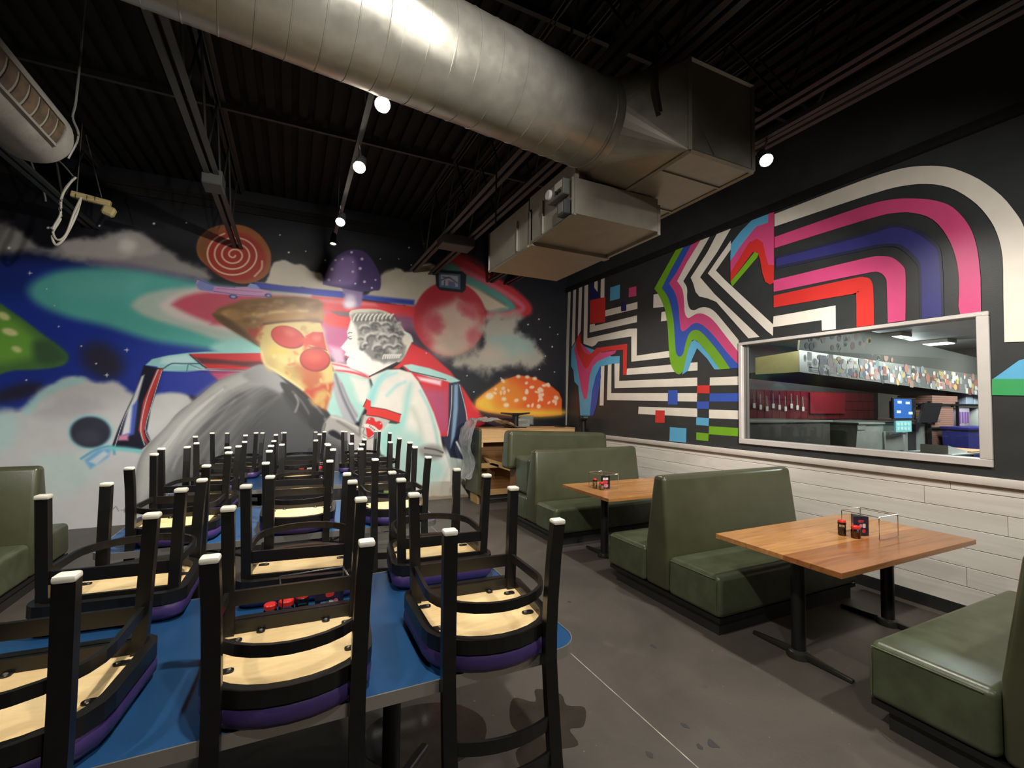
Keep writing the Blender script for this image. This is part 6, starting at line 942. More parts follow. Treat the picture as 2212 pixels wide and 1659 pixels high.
for i,line in enumerate(BANDS.strip().split('\n')):
    c,p,sm = line.split('|'); pts = [tuple(float(v)/1000 for v in q.split(',')) for q in p.split()]
    if int(sm): pts = smooth_pts(pts,3)
    pts = [(y,z) for y,z in pts if True]; x = XR-0.0012-0.00012*i
    tri = geometry.tessellate_polygon([[Vector((y,z,0)) for y,z in pts]])
    mb = MB(); mb.add([(x,y,z) for y,z in pts],[t[::-1] for t in tri]); ob = mb.build(NAMES.get(c,'painted_colour_band'), BM[c], WR)
    bm = bmesh.new(); bm.from_mesh(ob.data)
    for f in bm.faces:
        f.normal_update()
        if f.normal.x > 0: f.normal_flip()
    bm.to_mesh(ob.data); bm.free()
# timber wainscot: single boards on the right wall
pr = random.Random(5); zz = 0.10
ROWS = [0.105,0.26,0.415,0.57,0.725,0.88,1.03,1.10]
for r in range(len(ROWS)-1):
    y = YF+pr.uniform(0,1.5)-1.5
    while y < YB:
        y2 = min(y+5.8,YB); ya = max(y,YF)
        if y2-ya > 0.05:
            dx = pr.uniform(-0.0012,0.0012)
            MB().bbox(XR-0.018+dx,XR-0.001,ya+0.0015,y2-0.0015,ROWS[r]+0.002,ROWS[r+1]-0.002,0.002,1).build('plank', PLANKM, WR)
        y += 5.8
t = MB().bbox(XR-0.045,XR,YF,YB,1.098,1.163,0.006,2).build('trim_2', TRIMW); t['kind'] = 'structure'
t = MB().box(XR-0.016,XR,YF,YB,0,0.105).build('baseboard_right', PLINTH); t['kind'] = 'structure'
t = MB().box(XR-0.05,XR,YF,YB,3.955,4.0).box(XR-0.03,XR,YF,YB,4.0,4.05).build('trim_3', BLK); t['kind'] = 'structure'
# serving window
WIN = bpy.data.objects.new('window_1', None); COL.objects.link(WIN); WIN.location = (XR,(wy0+wy1)/2,wz0); tag(WIN, kind='structure')
FRM = mat('silver_window_frame',(206,200,194),0.4,0.2,var=0.04)
def rel(o, p):
    bpy.context.view_layer.update(); o.parent = p; o.matrix_parent_inverse = p.matrix_world.inverted(); return o
for nm,bx in (('frame_head',(wy0,wy1,iz1,wz1)),('frame_sill',(wy0,wy1,wz0,iz0)),('frame_jamb',(wy0,iy0,iz0,iz1)),('frame_jamb',(iy1,wy1,iz0,iz1))):
    rel(MB().bbox(XR-0.022,XR+0.12,bx[0],bx[1],bx[2],bx[3],0.004,1).build(nm, FRM), WIN)
rel(MB().box(XR+0.055,XR+0.063,iy0-0.01,iy1+0.01,iz0-0.01,iz1+0.01).build('pane', GLASS), WIN)
rel(MB().box(XR+0.02,XR+0.055,iy1-0.016,iy1,iz0,iz1).box(XR+0.03,XR+0.06,iy1-0.045,iy1-0.03,iz0,iz1).build('window_bead', mat('bead_grey',(120,116,112),0.4,0.3)), WIN)
# unseen sides
for nm,bx in (('wall_left',(XL-0.2,XL,YF,YB+0.2,0,ZC)),('wall_front',(XL-0.2,XR+0.15,YF-0.2,YF,0,ZC))):
    MB().box(*bx).build(nm, mat(nm+'_paint',(96,92,86),0.6,var=0.1))['kind'] = 'structure'
# roof deck with folded ribs
pts = []; x = XL-0.2
CE = MB(); CE.box(XL-0.2,XR+0.15,YF-0.2,YB+0.2,ZC+0.05,ZC+0.15)
k = 0; x = XL-0.2
while x < XR+0.1:
    CE.box(x,x+0.09,YF-0.2,YB+0.2,ZC,ZC+0.055); x += 0.16
CE = CE.build('ceiling', BLK); tag(CE, kind='structure')
for yy in (0.6,3.1,5.6): MB().sweep([(XL,yy,4.80),(XR,yy,4.80)],0.04,0.06).build('deck_brace', JOIST, CE)

# roof joists: paired angles along the room
def joist(x, label, w=0.13):
    T = thing('roof_joist', label, 'joist', (x,2.0,3.95), 0, 'roof joists'); y0,y1 = YF-2.0,YB-2.0-0.02
    for s in (-1,1):
        MB().sweep([(s*w*0.32,y0,0),(s*w*0.32,y1,0)],w*0.36,0.012).sweep([(s*w*0.15,y0,0.03),(s*w*0.15,y1,0.03)],0.01,0.06).build('bottom_chord', JOIST, T)
        MB().sweep([(s*w*0.32,y0,0.88),(s*w*0.32,y1,0.88)],w*0.36,0.012).sweep([(s*w*0.15,y0,0.85),(s*w*0.15,y1,0.85)],0.01,0.06).build('top_chord', JOIST, T)
    y = y0; up = True; n = 0
    while y < y1-0.5:
        MB().tube([(0,y,0.03 if up else 0.85),(0,y+0.48,0.85 if up else 0.03)],0.011,6).build('web_rod', JOIST, T); y += 0.48; up = not up
    return T
J1 = joist(-0.785,'dark double angle roof joist reaching the wall above the spiral disc')
MB().bbox(-0.09,0.09,3.35,3.62,-0.10,0.05,0.01,1).build('joist_clamp', JOIST, J1)
J2 = joist(1.81,'dark roof joist passing over the round duct, left one of the close pair'); J3 = joist(2.16,'dark roof joist right beside its twin above the small plenum box')
MB().bbox(-0.05,0.40,3.85,4.15,-0.12,0.03,0.01,1).build('joist_clamp', JOIST, J2)
J4 = joist(3.27,'dark roof joist behind the spotlight near the right wall'); J5 = joist(3.62,'dark roof joist nearest the right wall'); J6 = joist(-2.45,'dark roof joist above the cables at the far left')

# ---------------------------------------------------------------- big round duct, transition box and plenum
DU = thing('spiral_air_duct','large round galvanised spiral duct crossing below the roof joists','duct',(0.4,2.242,3.5))
ya = math.atan2(0.312,2.6); DM = Matrix.Rotation(ya,4,'Z') @ Matrix.Rotation(math.radians(90),4,'Y')
secs = [(-4.62,-3.0),(-3.0,-1.62),(-1.62,-0.03),(-0.03,0.62),(0.62,1.28)]
for a,b in secs:
    prof = []; s = a+0.012
    while s < b-0.135:
        prof += [(0.268,s),(0.268,s+0.114),(0.2708,s+0.1155),(0.2708,s+0.1205),(0.268,s+0.122)]; s += 0.128
    prof = [(0.2,a),(0.272,a),(0.272,a+0.008)]+prof+[(0.272,b-0.008),(0.272,b),(0.2,b)]
    MB().lathe(prof,40,M=DM).build('duct_section', STEEL, DU)
MB().lathe([(0.2,1.275),(0.279,1.275),(0.281,1.29),(0.281,1.315),(0.279,1.33),(0.2,1.33)],40,M=DM).build('duct_collar', STEEL, DU)
# square transition
def ring_pts(): 
    out = []
    for k in range(40):
        a = 2*math.pi*k/40; p = DM @ Vector((0.27*math.cos(a),0.27*math.sin(a),1.33)); out.append(p)
    return out
PB = thing('duct_plenum_box','square galvanised box at the right end of the round duct','duct',(2.37,2.39,3.2))
bx0,bx1,by0,by1,bz0,bz1 = -0.30,0.25,-0.45,0.45,0.0,0.56
MB().box(bx0,bx1,by0,by1,bz0,bz1).build('box_body', STEELB, PB)
for (e0,e1) in (((bx0,by0,bz0),(bx0,by0,bz1)),((bx1,by0,bz0),(bx1,by0,bz1)),((bx0,by0,bz1),(bx1,by0,bz1)),((bx0,by0,bz0),(bx1,by0,bz0)),((bx0,by1,bz0),(bx1,by1,bz0)),((bx1,by0,bz0),(bx1,by1,bz0)),((bx0,by0,bz0),(bx0,by1,bz0))):
    MB().sweep([e0,e1],0.022,0.022,up=(0.3,0.5,0.7)).build('box_flange', STEELB, PB)
for q in (-0.1,0.12): MB().sweep([(bx0,q*2,-0.004),(bx1,q*2,-0.004)],0.012,0.01).build('sheet_seam', STEELB, PB)
MB().sweep([(bx0+0.02,by0-0.004,0.25),(bx0+0.2,by0-0.004,0.02)],0.004,0.004).build('cross_break', STEELB, PB)
rp = [p+Vector((0.4,2.242,3.5))-Vector((2.37,2.39,3.2)) for p in ring_pts()]
# square to round: flat triangles on the sides, fans at the corners
cy_ = sum(p.y for p in rp)/40; cz_ = sum(p.z for p in rp)/40
rp.sort(key=lambda p: math.atan2(p.z-cz_,p.y-cy_)); q4 = [Vector((bx0,by0,bz0)),Vector((bx0,by1,bz0)),Vector((bx0,by1,bz1)),Vector((bx0,by0,bz1))]
ang = [math.degrees(math.atan2(p.z-cz_,p.y-cy_)) for p in rp]
mb = MB(); fs = []
def quad(a): return 0 if a < -90 else 1 if a < 0 else 2 if a < 90 else 3
for k in range(40):
    k2 = (k+1)%40; c1,c2 = quad(ang[k]),quad(ang[k2]); fs.append((k,k2,40+c1))
    if c1 != c2: fs.append((k2,40+c2,40+c1))
mb.add(rp+q4,fs,0,False); mb.build('transition_piece', STEELB, PB)
PL = thing('supply_plenum','low rectangular galvanised plenum with control boxes on its side','duct',(1.64,2.5,2.95))
MB().box(0,0.71,0.0,0.62,0.0,0.24).build('front_section', STEELB, PL)
MB().box(0.0,0.735,0.66,1.45,-0.015,0.345).build('rear_section', STEELB, PL)
MB().box(0.0,0.74,0.60,0.67,-0.028,0.26).build('joint_band', STEELB, PL)
MB().box(0.708,0.735,0.0,0.62,-0.02,0.20).build('side_flange', STEELB, PL)
MB().box(0.0,0.03,0.0,0.64,0.241,0.36).build('saddle', STEELB, PL)
for yy in (0.02,0.42,0.85): MB().sweep([(-0.004,yy,0.0),(-0.004,yy,0.25)],0.008,0.02).build('sheet_seam', STEELB, PL)
for p0,p1 in (((0,1.45,0.345),(0,1.45,-0.015)),((0,0.66,-0.018),(0,1.45,-0.018)),((0,0,-0.003),(0,0.62,-0.003))): MB().sweep([p0,p1],0.016,0.016,up=(0.3,0.5,0.7)).build('edge_flange', STEELB, PL)
CB = thing('damper_control_box','grey control box with round dial on the plenum side','control box',(1.64,2.66,3.10))
MB().bbox(-0.055,-0.001,-0.10,0.12,0.0,0.11,0.006,1).build('housing', mat('control_grey',(112,112,106),0.45,0.2), CB)
MB().lathe([(0.0,0),(0.036,0),(0.036,0.012),(0.03,0.018)],16,M=Matrix.Translation((-0.055,0.08,0.055)) @ Matrix.Rotation(math.radians(-90),4,'Y')).build('dial', WHITEP, CB)
MB().box(-0.057,-0.055,-0.08,0.01,0.05,0.10).build('label_plate', mat('pale_plate',(196,190,176),0.5), CB)
for yy in (-0.06,-0.02): MB().lathe([(0.012,0),(0.012,0.01)],10,M=Matrix.Translation((-0.055,yy,0.028)) @ Matrix.Rotation(math.radians(-90),4,'Y')).build('switch_knob', BLKC, CB)
SB = thing('duct_sensor_box','small dark sensor box below the dial control box','sensor box',(1.64,2.60,3.0))
MB().bbox(-0.05,-0.001,-0.05,0.05,-0.035,0.06,0.005,1).build('housing', mat('sensor_grey',(70,70,68),0.5), SB)
MB().box(-0.052,-0.05,-0.03,0.03,-0.02,0.045).build('face_plate', mat('sensor_plate',(130,128,120),0.5), SB)
HS = MB()
tag(MB().sweep([(1.86,1.99,4.85),(1.86,1.99,3.55),(1.90,2.0,3.42)],0.03,0.006,up=(0,1,0)).build('duct_hanger_strap', JOIST),'thin dark strap hanging in front of the duct transition','strap')
tag(MB().tube([(1.66,3.86,3.95),(1.66,3.86,3.29)],0.008,6).lathe([(0.016,3.30),(0.016,3.33)],8,c=(1.66,3.86,0)).build('plenum_hanger_rod', JOIST),'threaded rod hanging the far end of the plenum','rod')

# left duct with grille
LD = thing('fabric_covered_duct','pale round duct with a brown slotted grille at top left','duct',(-1.665,4.3,3.535))
MB().lathe([(0.0,0),(0.17,-0.002),(0.20,-0.02),(0.212,-0.06),(0.212,-1.30),(0.215,-1.305),(0.215,-1.33),(0.212,-1.335),(0.212,-1.55),(0,-1.55)],40,M=Matrix.Rotation(math.radians(-90),4,'X')).build('duct_body', mat('pale_duct_wrap',(122,120,114),0.6,var=0.14,vscale=8,bump=0.25,bscale=18), LD)
GR = MB()
def arc(a,r,y): return (r*math.cos(math.radians(a)), y, r*math.sin(math.radians(a)))
g = MB()
for y0,y1,a0,a1 in ((-0.22,-1.5,4,8),(-0.22,-1.5,-36,-40)):
    g.sweep([arc((a0+a1)/2,0.216,y0),arc((a0+a1)/2,0.216,y1)],0.02,0.02)
g.sweep([arc(8-48*k/8,0.216,-0.22) for k in range(9)],0.02,0.02); g.build('grille_frame', mat('grille_frame',(112,109,102),0.5), LD)
SLM = mat('brown_grille_slat',(84,68,50),0.6,c2=(48,40,32),vscale=14)
for k in range(11):
    y = -0.26-k*0.12
    MB().sweep([arc(2-36*q/5,0.2145,y) for q in range(6)],0.092,0.008,up=arc(-16,1,0)).build('slat', SLM, LD)
# hanging batten and cables at the far left
BT = thing('cable_batten','yellowed wooden batten with taped cables hanging below the joists','batten',(-2.16,6.8,3.99))
MB().bbox(-0.17,0.19,-0.03,0.03,-0.035,0.035,0.008,1,M=Matrix.Rotation(math.radians(8),4,'Y')).build('batten', wood('yellow_batten',(186,168,120),(150,132,88),0,0.6), BT)
MB().bbox(0.14,0.26,-0.045,0.045,-0.10,0.01,0.02,1,M=Matrix.Rotation(math.radians(20),4,'Y')).build('taped_end', mat('masking_tape',(176,160,112),0.6), BT)
for x in (-0.12,-0.02,0.05): MB().tube([(x,-0.034*math.cos(t),0.038*math.sin(t)) for t in [k*0.52 for k in range(13)]],0.004,5).build('tape_wrap', BLKC, BT)
MB().tube([(0.1,0,0.04),(-0.1,0.1,0.78)],0.005,5).tube([(-0.12,0,0.04),(-0.12,0.05,0.9)],0.005,5).build('hanging_wire', GCORD, BT)
def cable(name, pts, r, m, label, n=6):
    pp = []
    P = [Vector(p) for p in pts]; N = len(P)
    for i in range(N-1):
        a,b,c,d = P[max(i-1,0)],P[i],P[i+1],P[min(i+2,N-1)]
        for q in range(6):
            t = q/6; pp.append(0.5*((2*b)+(c-a)*t+(2*a-5*b+4*c-d)*t*t+(3*b-a-3*c+d)*t**3))
    pp.append(P[-1]); return tag(MB().tube(pp,r,n).build(name, m), label, 'cable')
cable('white_cable_loop',[(-2.28,6.76,4.20),(-2.36,6.75,4.05),(-2.40,6.75,3.85),(-2.39,6.75,3.70),(-2.45,6.75,3.52),(-2.42,6.75,3.40),(-2.36,6.75,3.46),(-2.30,6.75,3.62),(-2.25,6.75,3.80),(-2.23,6.76,3.96)],0.012,CORD,'white cable hanging in the longest loop under the batten')
cable('white_cable_loop',[(-2.30,6.74,4.16),(-2.38,6.73,3.95),(-2.385,6.73,3.74),(-2.44,6.73,3.56),(-2.40,6.73,3.45),(-2.33,6.73,3.52),(-2.27,6.73,3.78),(-2.22,6.74,3.97)],0.011,CORD,'white cable inside the longest loop under the batten')
cable('grey_cable',[(-2.62,6.7,4.62),(-2.66,6.7,4.40),(-2.60,6.7,4.15),(-2.52,6.7,3.95),(-2.50,6.7,3.85)],0.009,GCORD,'short grey cable end dangling left of the white loop')
cable('grey_cable',[(-2.62,6.7,4.62),(-2.50,6.7,4.42),(-2.38,6.7,4.30),(-2.30,6.75,4.20)],0.008,GCORD,'grey cable sagging from the duct end to the batten')
cable('grey_cable',[(-1.46,4.33,4.86),(-1.47,4.33,4.3),(-1.48,4.32,3.86),(-1.50,4.34,3.74),(-1.47,4.36,3.62),(-1.52,4.36,3.44)],0.008,GCORD,'thin grey cable hugging the round end of the pale duct')
# ---------------------------------------------------------------- lighting track and heads
TR = thing('lighting_track','long dark lighting track carrying the spotlights','track',(0.43,3.5,3.80))
MB().box(-0.02,0.02,-2.6,2.6,-0.015,0.02).build('rail', JOIST, TR)
for yy in (-2.0,0.0,2.2): MB().tube([(0,yy,0.02),(0,yy,1.05)],0.006,5).build('drop_rod', JOIST, TR)
TR2 = thing('lighting_track','short dark lighting track near the right wall above the booths','track',(3.27,2.3,3.80))
MB().box(-0.02,0.02,-2.2,1.9,-0.015,0.02).build('rail', JOIST, TR2)
for yy in (-1.5,0.9): MB().tube([(0,yy,0.02),(0,yy,1.05)],0.006,5).build('drop_rod', JOIST, TR2)
LENS = mat('lit_lens',(255,246,226),0.3,emit=60); LENSD = mat('dim_lens',(255,240,210),0.3,emit=4)
HEADM = mat('spot_housing',(40,40,40),0.4,0.2)
def head(p, t, label, lens=LENS, r=0.047, zt=3.785):
    T = thing('track_spotlight', label, 'spotlight', (p[0],p[1],zt), 0, 'track spotlights')
    d = (Vector(t)-Vector(p)).normalized(); q = d.to_track_quat('-Z','Y').to_matrix().to_4x4()
    c = Vector(p)-d*0.015-Vector((p[0],p[1],zt)); M = Matrix.Translation(c) @ q
    MB().lathe([(r*0.5,0.15),(r*0.8,0.14),(r*0.95,0.09),(r*1.1,0.0),(r*1.02,0.0),(r*0.9,0.02)][::-1],18,M=M).build('lamp_housing', HEADM, T)
    MB().lathe([(0.001,0.006),(r*0.6,0.0075),(r*0.95,0.011)][::-1],18,M=M).build('lens', lens, T)
    e = M @ Vector((0,0,0.13)); MB().tube([(0,0,0),(0,0,-0.03),e],0.009,6).build('stem', HEADM, T)
    return T
hl = ['lit track spotlight just in front of the round duct, out of frame','lit track spotlight at the lower edge of the round duct, brightest and largest','lit track spotlight second from the round duct','lit track spotlight third from the round duct, nearest the purple toadstool','lit spotlight alone between the duct box and the right wall']
for (p,t,e,c),lb in zip(HEADS,hl): head(p,(p[0]-0.25*(p[0]<1)-0.5*(p[0]>1),p[1]-0.75,p[2]-1.0),lb)
head((0.40,5.95,3.60),(0.3,5.6,2.0),'small dim spotlight at the far end of the track',LENSD,0.036)

# ---------------------------------------------------------------- blue tables
TZ = 0.765
def blue_table(cx, cy, label):
    T = thing('dining_table', label, 'table', (cx,cy,0), 0, 'blue dining tables')
    MB().prism(rrect(-1.07,1.07,-0.535,0.535,0.11,7), TZ-0.036, TZ-0.001).build('tabletop', BLUE, T)
    p = rrect(-1.072,1.072,-0.537,0.537,0.112,7); MB().sweep([(x,y,TZ-0.019) for x,y in p],0.005,0.042,closed=True).build('edge_band', ALU, T)
    for x in (-0.62,0.45):
        MB().lathe([(0.038,0.03),(0.038,0.70)],18,c=(x,0,0)).build('column', BLACKM, T)
        MB().bbox(x-0.18,x+0.18,-0.18,0.18,TZ-0.062,TZ-0.037,0.008,1).build('mounting_plate', BLACKM, T)
        b = MB()
        for a in (0,90):
            b.bev([(-0.30,-0.022,0.004),(0.30,-0.022,0.004),(0.30,0.022,0.004),(-0.30,0.022,0.004),(-0.30,-0.018,0.022),(0.30,-0.018,0.022),(0.30,0.018,0.022),(-0.30,0.018,0.022)],0.005,1,M=Matrix.Translation((x,0,0)) @ Matrix.Rotation(math.radians(a+45),4,'Z'))
        b.lathe([(0.06,0.0),(0.06,0.03),(0.045,0.05)],18,c=(x,0,0)).build('base_foot', BLACKM, T)
    return T
TY = [2.07,4.10,6.02]; TX = [-0.018,0.01,0.0]
TN = ['nearest blue table','middle blue table','farthest blue table']
for i in range(3):
    blue_table(TX[i],TY[i],['long blue laminate table closest to the camera with aluminium edge','long blue laminate table in the middle of the row of three','long blue laminate table closest to the space mural'][i])

# ---------------------------------------------------------------- upturned chair (origin: seat resting on the table, front legs at y = 0, back towards -y)
def seat_outline(s, off=0.0, n=7):
    wf,wb,d = 0.245*s+off, 0.225*s+off, 0.49
    pts = []
    for cx,cy,a0,a1,r in ((wf-0.06,0.03+off-0.05,0,90,0.06),):
        pts += [(cx+r*math.cos(math.radians(a)),cy+r*math.sin(math.radians(a))) for a in (0,30,60,90)]
    left = [(-x,y) for x,y in pts[::-1]]
    back = []
    for k in range(13):
        a = math.radians(180+180*k/12); back.append((wb*1.02*math.cos(a)*(1 if abs(math.cos(a))<0.99 else 1), -0.30+(0.165+off)*math.sin(a)))
    return pts[:1]+pts[1:]+left+back
def make_chair():
    T = thing('dining_chair','black ladder back chair turned upside down','chair')
    so = seat_outline(1.0,0.012)
    # cushion with rolled edge
    m = MB(); n = len(so)
    def off(o, z): 
        c = Vector((0,-0.2)); return [((Vector(p)-c)*(1+o)+c) for p in so]
    rings = []
    for o,z in ((-0.12,0.001),(-0.04,0.007),(0.015,0.024),(0.025,0.044),(0.01,0.066),(-0.03,0.080)): rings.append([(q.x,q.y,z) for q in off(o,z)])
    v = [p for r in rings for p in r]; f = [tuple(range(n))]
    for i in range(len(rings)-1):
        for k in range(n): f.append((i*n+k,(i+1)*n+k,(i+1)*n+(k+1)%n,i*n+(k+1)%n))
    f.append(tuple((len(rings)-1)*n+k for k in range(n))[::-1]); m.add(v,[q[::-1] for q in f],0,True); m.build('seat', PURP, T)
    bo = [((Vector(p)-Vector((0,-0.2)))*0.93+Vector((0,-0.2))) for p in so]
    B = MB().prism([(q.x,q.y) for q in bo],0.0795,0.090).build('seat_board', PLY, T)
    for x,y,a in ((-0.11,-0.012,90),(0.11,-0.012,90),(-0.192,-0.07,180),(0.192,-0.07,0),(-0.19,-0.27,180),(0.19,-0.27,0)):
        M = Matrix.Translation((x,y,0)) @ Matrix.Rotation(math.radians(a),4,'Z')
        c = MB().prism([(M @ Vector((px,py,0)))[:2] for px,py in rrect(-0.028,0.02,-0.014,0.014,0.012,3)],0.090,0.095).build('mounting_clip', BLACKM, B)
        MB().lathe([(0.007,0.095),(0.006,0.099),(0.002,0.1005)],8,c=(*(M @ Vector((-0.014,0,0)))[:2],0)).build('screw', SCREW, B)
    # frame ring following the seat
    fo = [((Vector(p)-Vector((0,-0.2)))*0.965+Vector((0,-0.2))) for p in so]
    MB().sweep([(q.x,q.y,0.100) for q in fo],0.032,0.048,closed=True).build('seat_frame', BLACKM, T)
    # legs: front legs straight, rear legs carrying on as back posts below the table
    for s in (-1,1):
        L = MB().sweep([(s*0.214,-0.012,0.07),(s*0.230,0.0,0.532)],0.040,0.036,up=(0,1,0)).build('leg', BLACKM, T)
        MB().bbox(s*0.230-0.024,s*0.230+0.024,-0.022,0.022,0.528,0.547,0.007,2).build('foot_cap', CAPW, L)
        P = [(s*0.202,-0.484,0.500),(s*0.197,-0.468,0.38),(s*0.193,-0.455,0.22),(s*0.191,-0.450,0.10),(s*0.190,-0.452,0.0),(s*0.190,-0.468,-0.12),(s*0.190,-0.490,-0.26),(s*0.190,-0.515,-0.40),(s*0.190,-0.520,-0.43)]
        R = MB().sweep(P,0.034,0.046,up=(1,0,0)).build('back_post', BLACKM, T)
        MB().bbox(s*0.202-0.024,s*0.202+0.024,-0.484-0.022,-0.484+0.022,0.495,0.514,0.007,2).build('foot_cap', CAPW, R)
    # U shaped stretcher ring and the flat bar between the front legs
    zr = 0.228; U = [(-0.221,-0.005,zr)]
    for k in range(15):
        a = math.radians(180+180*k/14); U.append((0.226*math.cos(a),-0.26+0.215*math.sin(a)*1.0,zr))
    U.append((0.221,-0.005,zr)); MB().sweep(U,0.014,0.034).build('ring_stretcher', BLACKM, T)
    MB().sweep([(-0.218,-0.004,0.215),(0.218,-0.004,0.215)],0.016,0.052).build('front_stretcher', BLACKM, T)
    MB().sweep([(-0.212,-0.008,0.108),(0.212,-0.008,0.108)],0.016,0.050).build('front_rail', BLACKM, T)
    # ladder slats, bowed
    for z,y,h in ((-0.20,-0.480,0.045),(-0.305,-0.497,0.045),(-0.405,-0.515,0.05)):
        MB().sweep([(0.184*t,y-0.045*(1-t*t),z) for t in (-1,-0.75,-0.5,-0.25,0,0.25,0.5,0.75,1)],0.012,h).build('back_slat', BLACKM, T)
    return T
PROTO = make_chair()
CH = []
T1N = [(0.712,1.952,-0.05),(0.034,1.958,-0.036),(-0.645,1.962,-0.06)]; T1F = [(0.741,2.345,-0.046),(0.052,2.41,-0.11),(-0.651,2.455,-0.07)]
T2N = [(0.755,4.0,0.03),(0.085,4.02,-0.06),(-0.64,4.03,-0.09)]; T2F = [(0.82,4.44,0.14),(0.08,4.47,-0.10),(-0.69,4.46,-0.13)]
T3N = [(0.90,5.89,0.10),(0.08,5.90,-0.07),(-0.68,5.88,0.12)]; T3F = [(0.84,6.34,-0.12),(0.16,6.33,0.11),(-0.60,6.36,-0.15)]
POS = ['right end','middle','left end']
first = True
for ti,(rn,rf) in enumerate(((T1N,T1F),(T2N,T2F),(T3N,T3F))):
    for row,flip,edge in ((rn,0,'near edge'),(rf,math.pi,'far edge')):
        for k,(x,y,a) in enumerate(row):
            o = PROTO if first else copy_tree(PROTO); first = False
            o.location = (x,y,TZ+0.0005); o.rotation_euler = (0,0,flip+a)
            tag(o,'upturned black and purple chair, %s of the %s, %s' % (edge,TN[ti],POS[k]),'chair','upturned dining chairs on the blue tables')

# ---------------------------------------------------------------- booths
def booth(name, label, x0, x1, yb0, yb1, ys0, ys1, group='back to back green booths'):
    """back between yb0 and yb1; seats from ys0 to yb0 (towards the camera) and yb1 to ys1"""
    T = thing(name, label, 'booth', ((x0+x1)/2,(yb0+yb1)/2,0), 0, group); ox,oy = (x0+x1)/2,(yb0+yb1)/2
    def X(x): return x-ox
    def Y(y): return y-oy
    lo,hi = 0.135,0.44
    ym = (yb0+yb1)/2; t = 0.065
    bk = MB(); h = [(X(x0),Y(yb0),lo),(X(x1),Y(yb0),lo),(X(x1),Y(yb1),lo),(X(x0),Y(yb1),lo)]
    mid = [(X(x0)-0.002,Y(yb0)+0.0,0.50),(X(x1),Y(yb0)+0.0,0.50),(X(x1),Y(yb1),0.50),(X(x0)-0.002,Y(yb1),0.50)]
    top = [(X(x0)+0.02,Y(ym)-t,1.085),(X(x1)-0.02,Y(ym)-t,1.085),(X(x1)-0.02,Y(ym)+t,1.085),(X(x0)+0.02,Y(ym)+t,1.085)]
    bm = bmesh.new(); vv = [bm.verts.new(p) for p in h+mid+top]
    for b in (0,4):
        for q in range(4): bm.faces.new((vv[b+q],vv[b+(q+1)%4],vv[b+4+(q+1)%4],vv[b+4+q]))
    bm.faces.new([vv[i] for i in (3,2,1,0)]); bm.faces.new([vv[i] for i in (8,9,10,11)])
    ed = [e for e in bm.edges if not (abs(e.verts[0].co.z-0.5)<1e-4 and abs(e.verts[1].co.z-0.5)<1e-4)]
    bmesh.ops.bevel(bm, geom=ed, offset=0.038, segments=5, affect='EDGES', profile=0.5, clamp_overlap=True)
    me = bpy.data.meshes.new('backrest'); bm.to_mesh(me); bm.free(); me.polygons.foreach_set('use_smooth',[True]*len(me.polygons))
    link('backrest', me, VINYL, T)
    seam = mat_seam
    for (a,b) in ((ys0,yb0),(yb1,ys1)):
        if b-a < 0.05: continue
        g = 0.002; front = a if a == ys0 else b; sgn = -1 if a == ys0 else 1
        s = MB(); nx,ny = 10,8
        s.bev([(X(x0)-0.012,Y(a)+g,lo),(X(x1),Y(a)+g,lo),(X(x1),Y(b)-g,lo),(X(x0)-0.012,Y(b)-g,lo),(X(x0),Y(a)+g+(0.012 if sgn<0 else 0),hi),(X(x1)-0.01,Y(a)+g+(0.012 if sgn<0 else 0),hi),(X(x1)-0.01,Y(b)-g-(0.012 if sgn>0 else 0),hi),(X(x0),Y(b)-g-(0.012 if sgn>0 else 0),hi)],0.042,5)
        S = s.build('seat', VINYLW, T)
        fy = Y(front)-sgn*0.004
        e = MB(); xq = X(x0)-0.008
        e.tube([(xq-0.006,fy-sgn*0.03,0.16),(xq-0.006,fy-sgn*0.03,0.41)],0.003,5).build('seam_piping', seam, S)
        yA,yB = (Y(a)+0.05,Y(b)-0.03)
        MB().tube([(xq+0.002,yA,0.415),(xq+0.002,yB,0.415)],0.0028,5).build('seam_piping', seam, S)
    MB().box(X(x0)+0.035,X(x1)-0.03,Y(ys0)+0.05,Y(ys1)-0.09,0,0.10).build('plinth', PLINTH, T)
    MB().box(X(x0)+0.01,X(x1)-0.01,Y(ys0)+0.02,Y(ys1)-0.02,0.1005,0.1345).build('base_rail', BLACKM, T)
    return T
mat_seam = mat('vinyl_piping',(92,102,70),0.4)
booth('booth_bench','double green vinyl booth in the centre, between the two wooden booth tables',2.868,4.60,2.935,3.21,2.41,3.74)
booth('booth_bench','double green vinyl booth behind the smaller farther wooden table',2.868,4.60,5.235,5.52,4.73,6.06)
booth('booth_bench','green vinyl booth cut off by the lower right corner of the picture',2.868,4.60,0.665,0.945,0.12,1.475)
LB = booth('booth_bench','green vinyl booth at the left edge of the picture beside the mural',-1.985-1.7,-1.985,5.42,5.72,4.80,6.20)

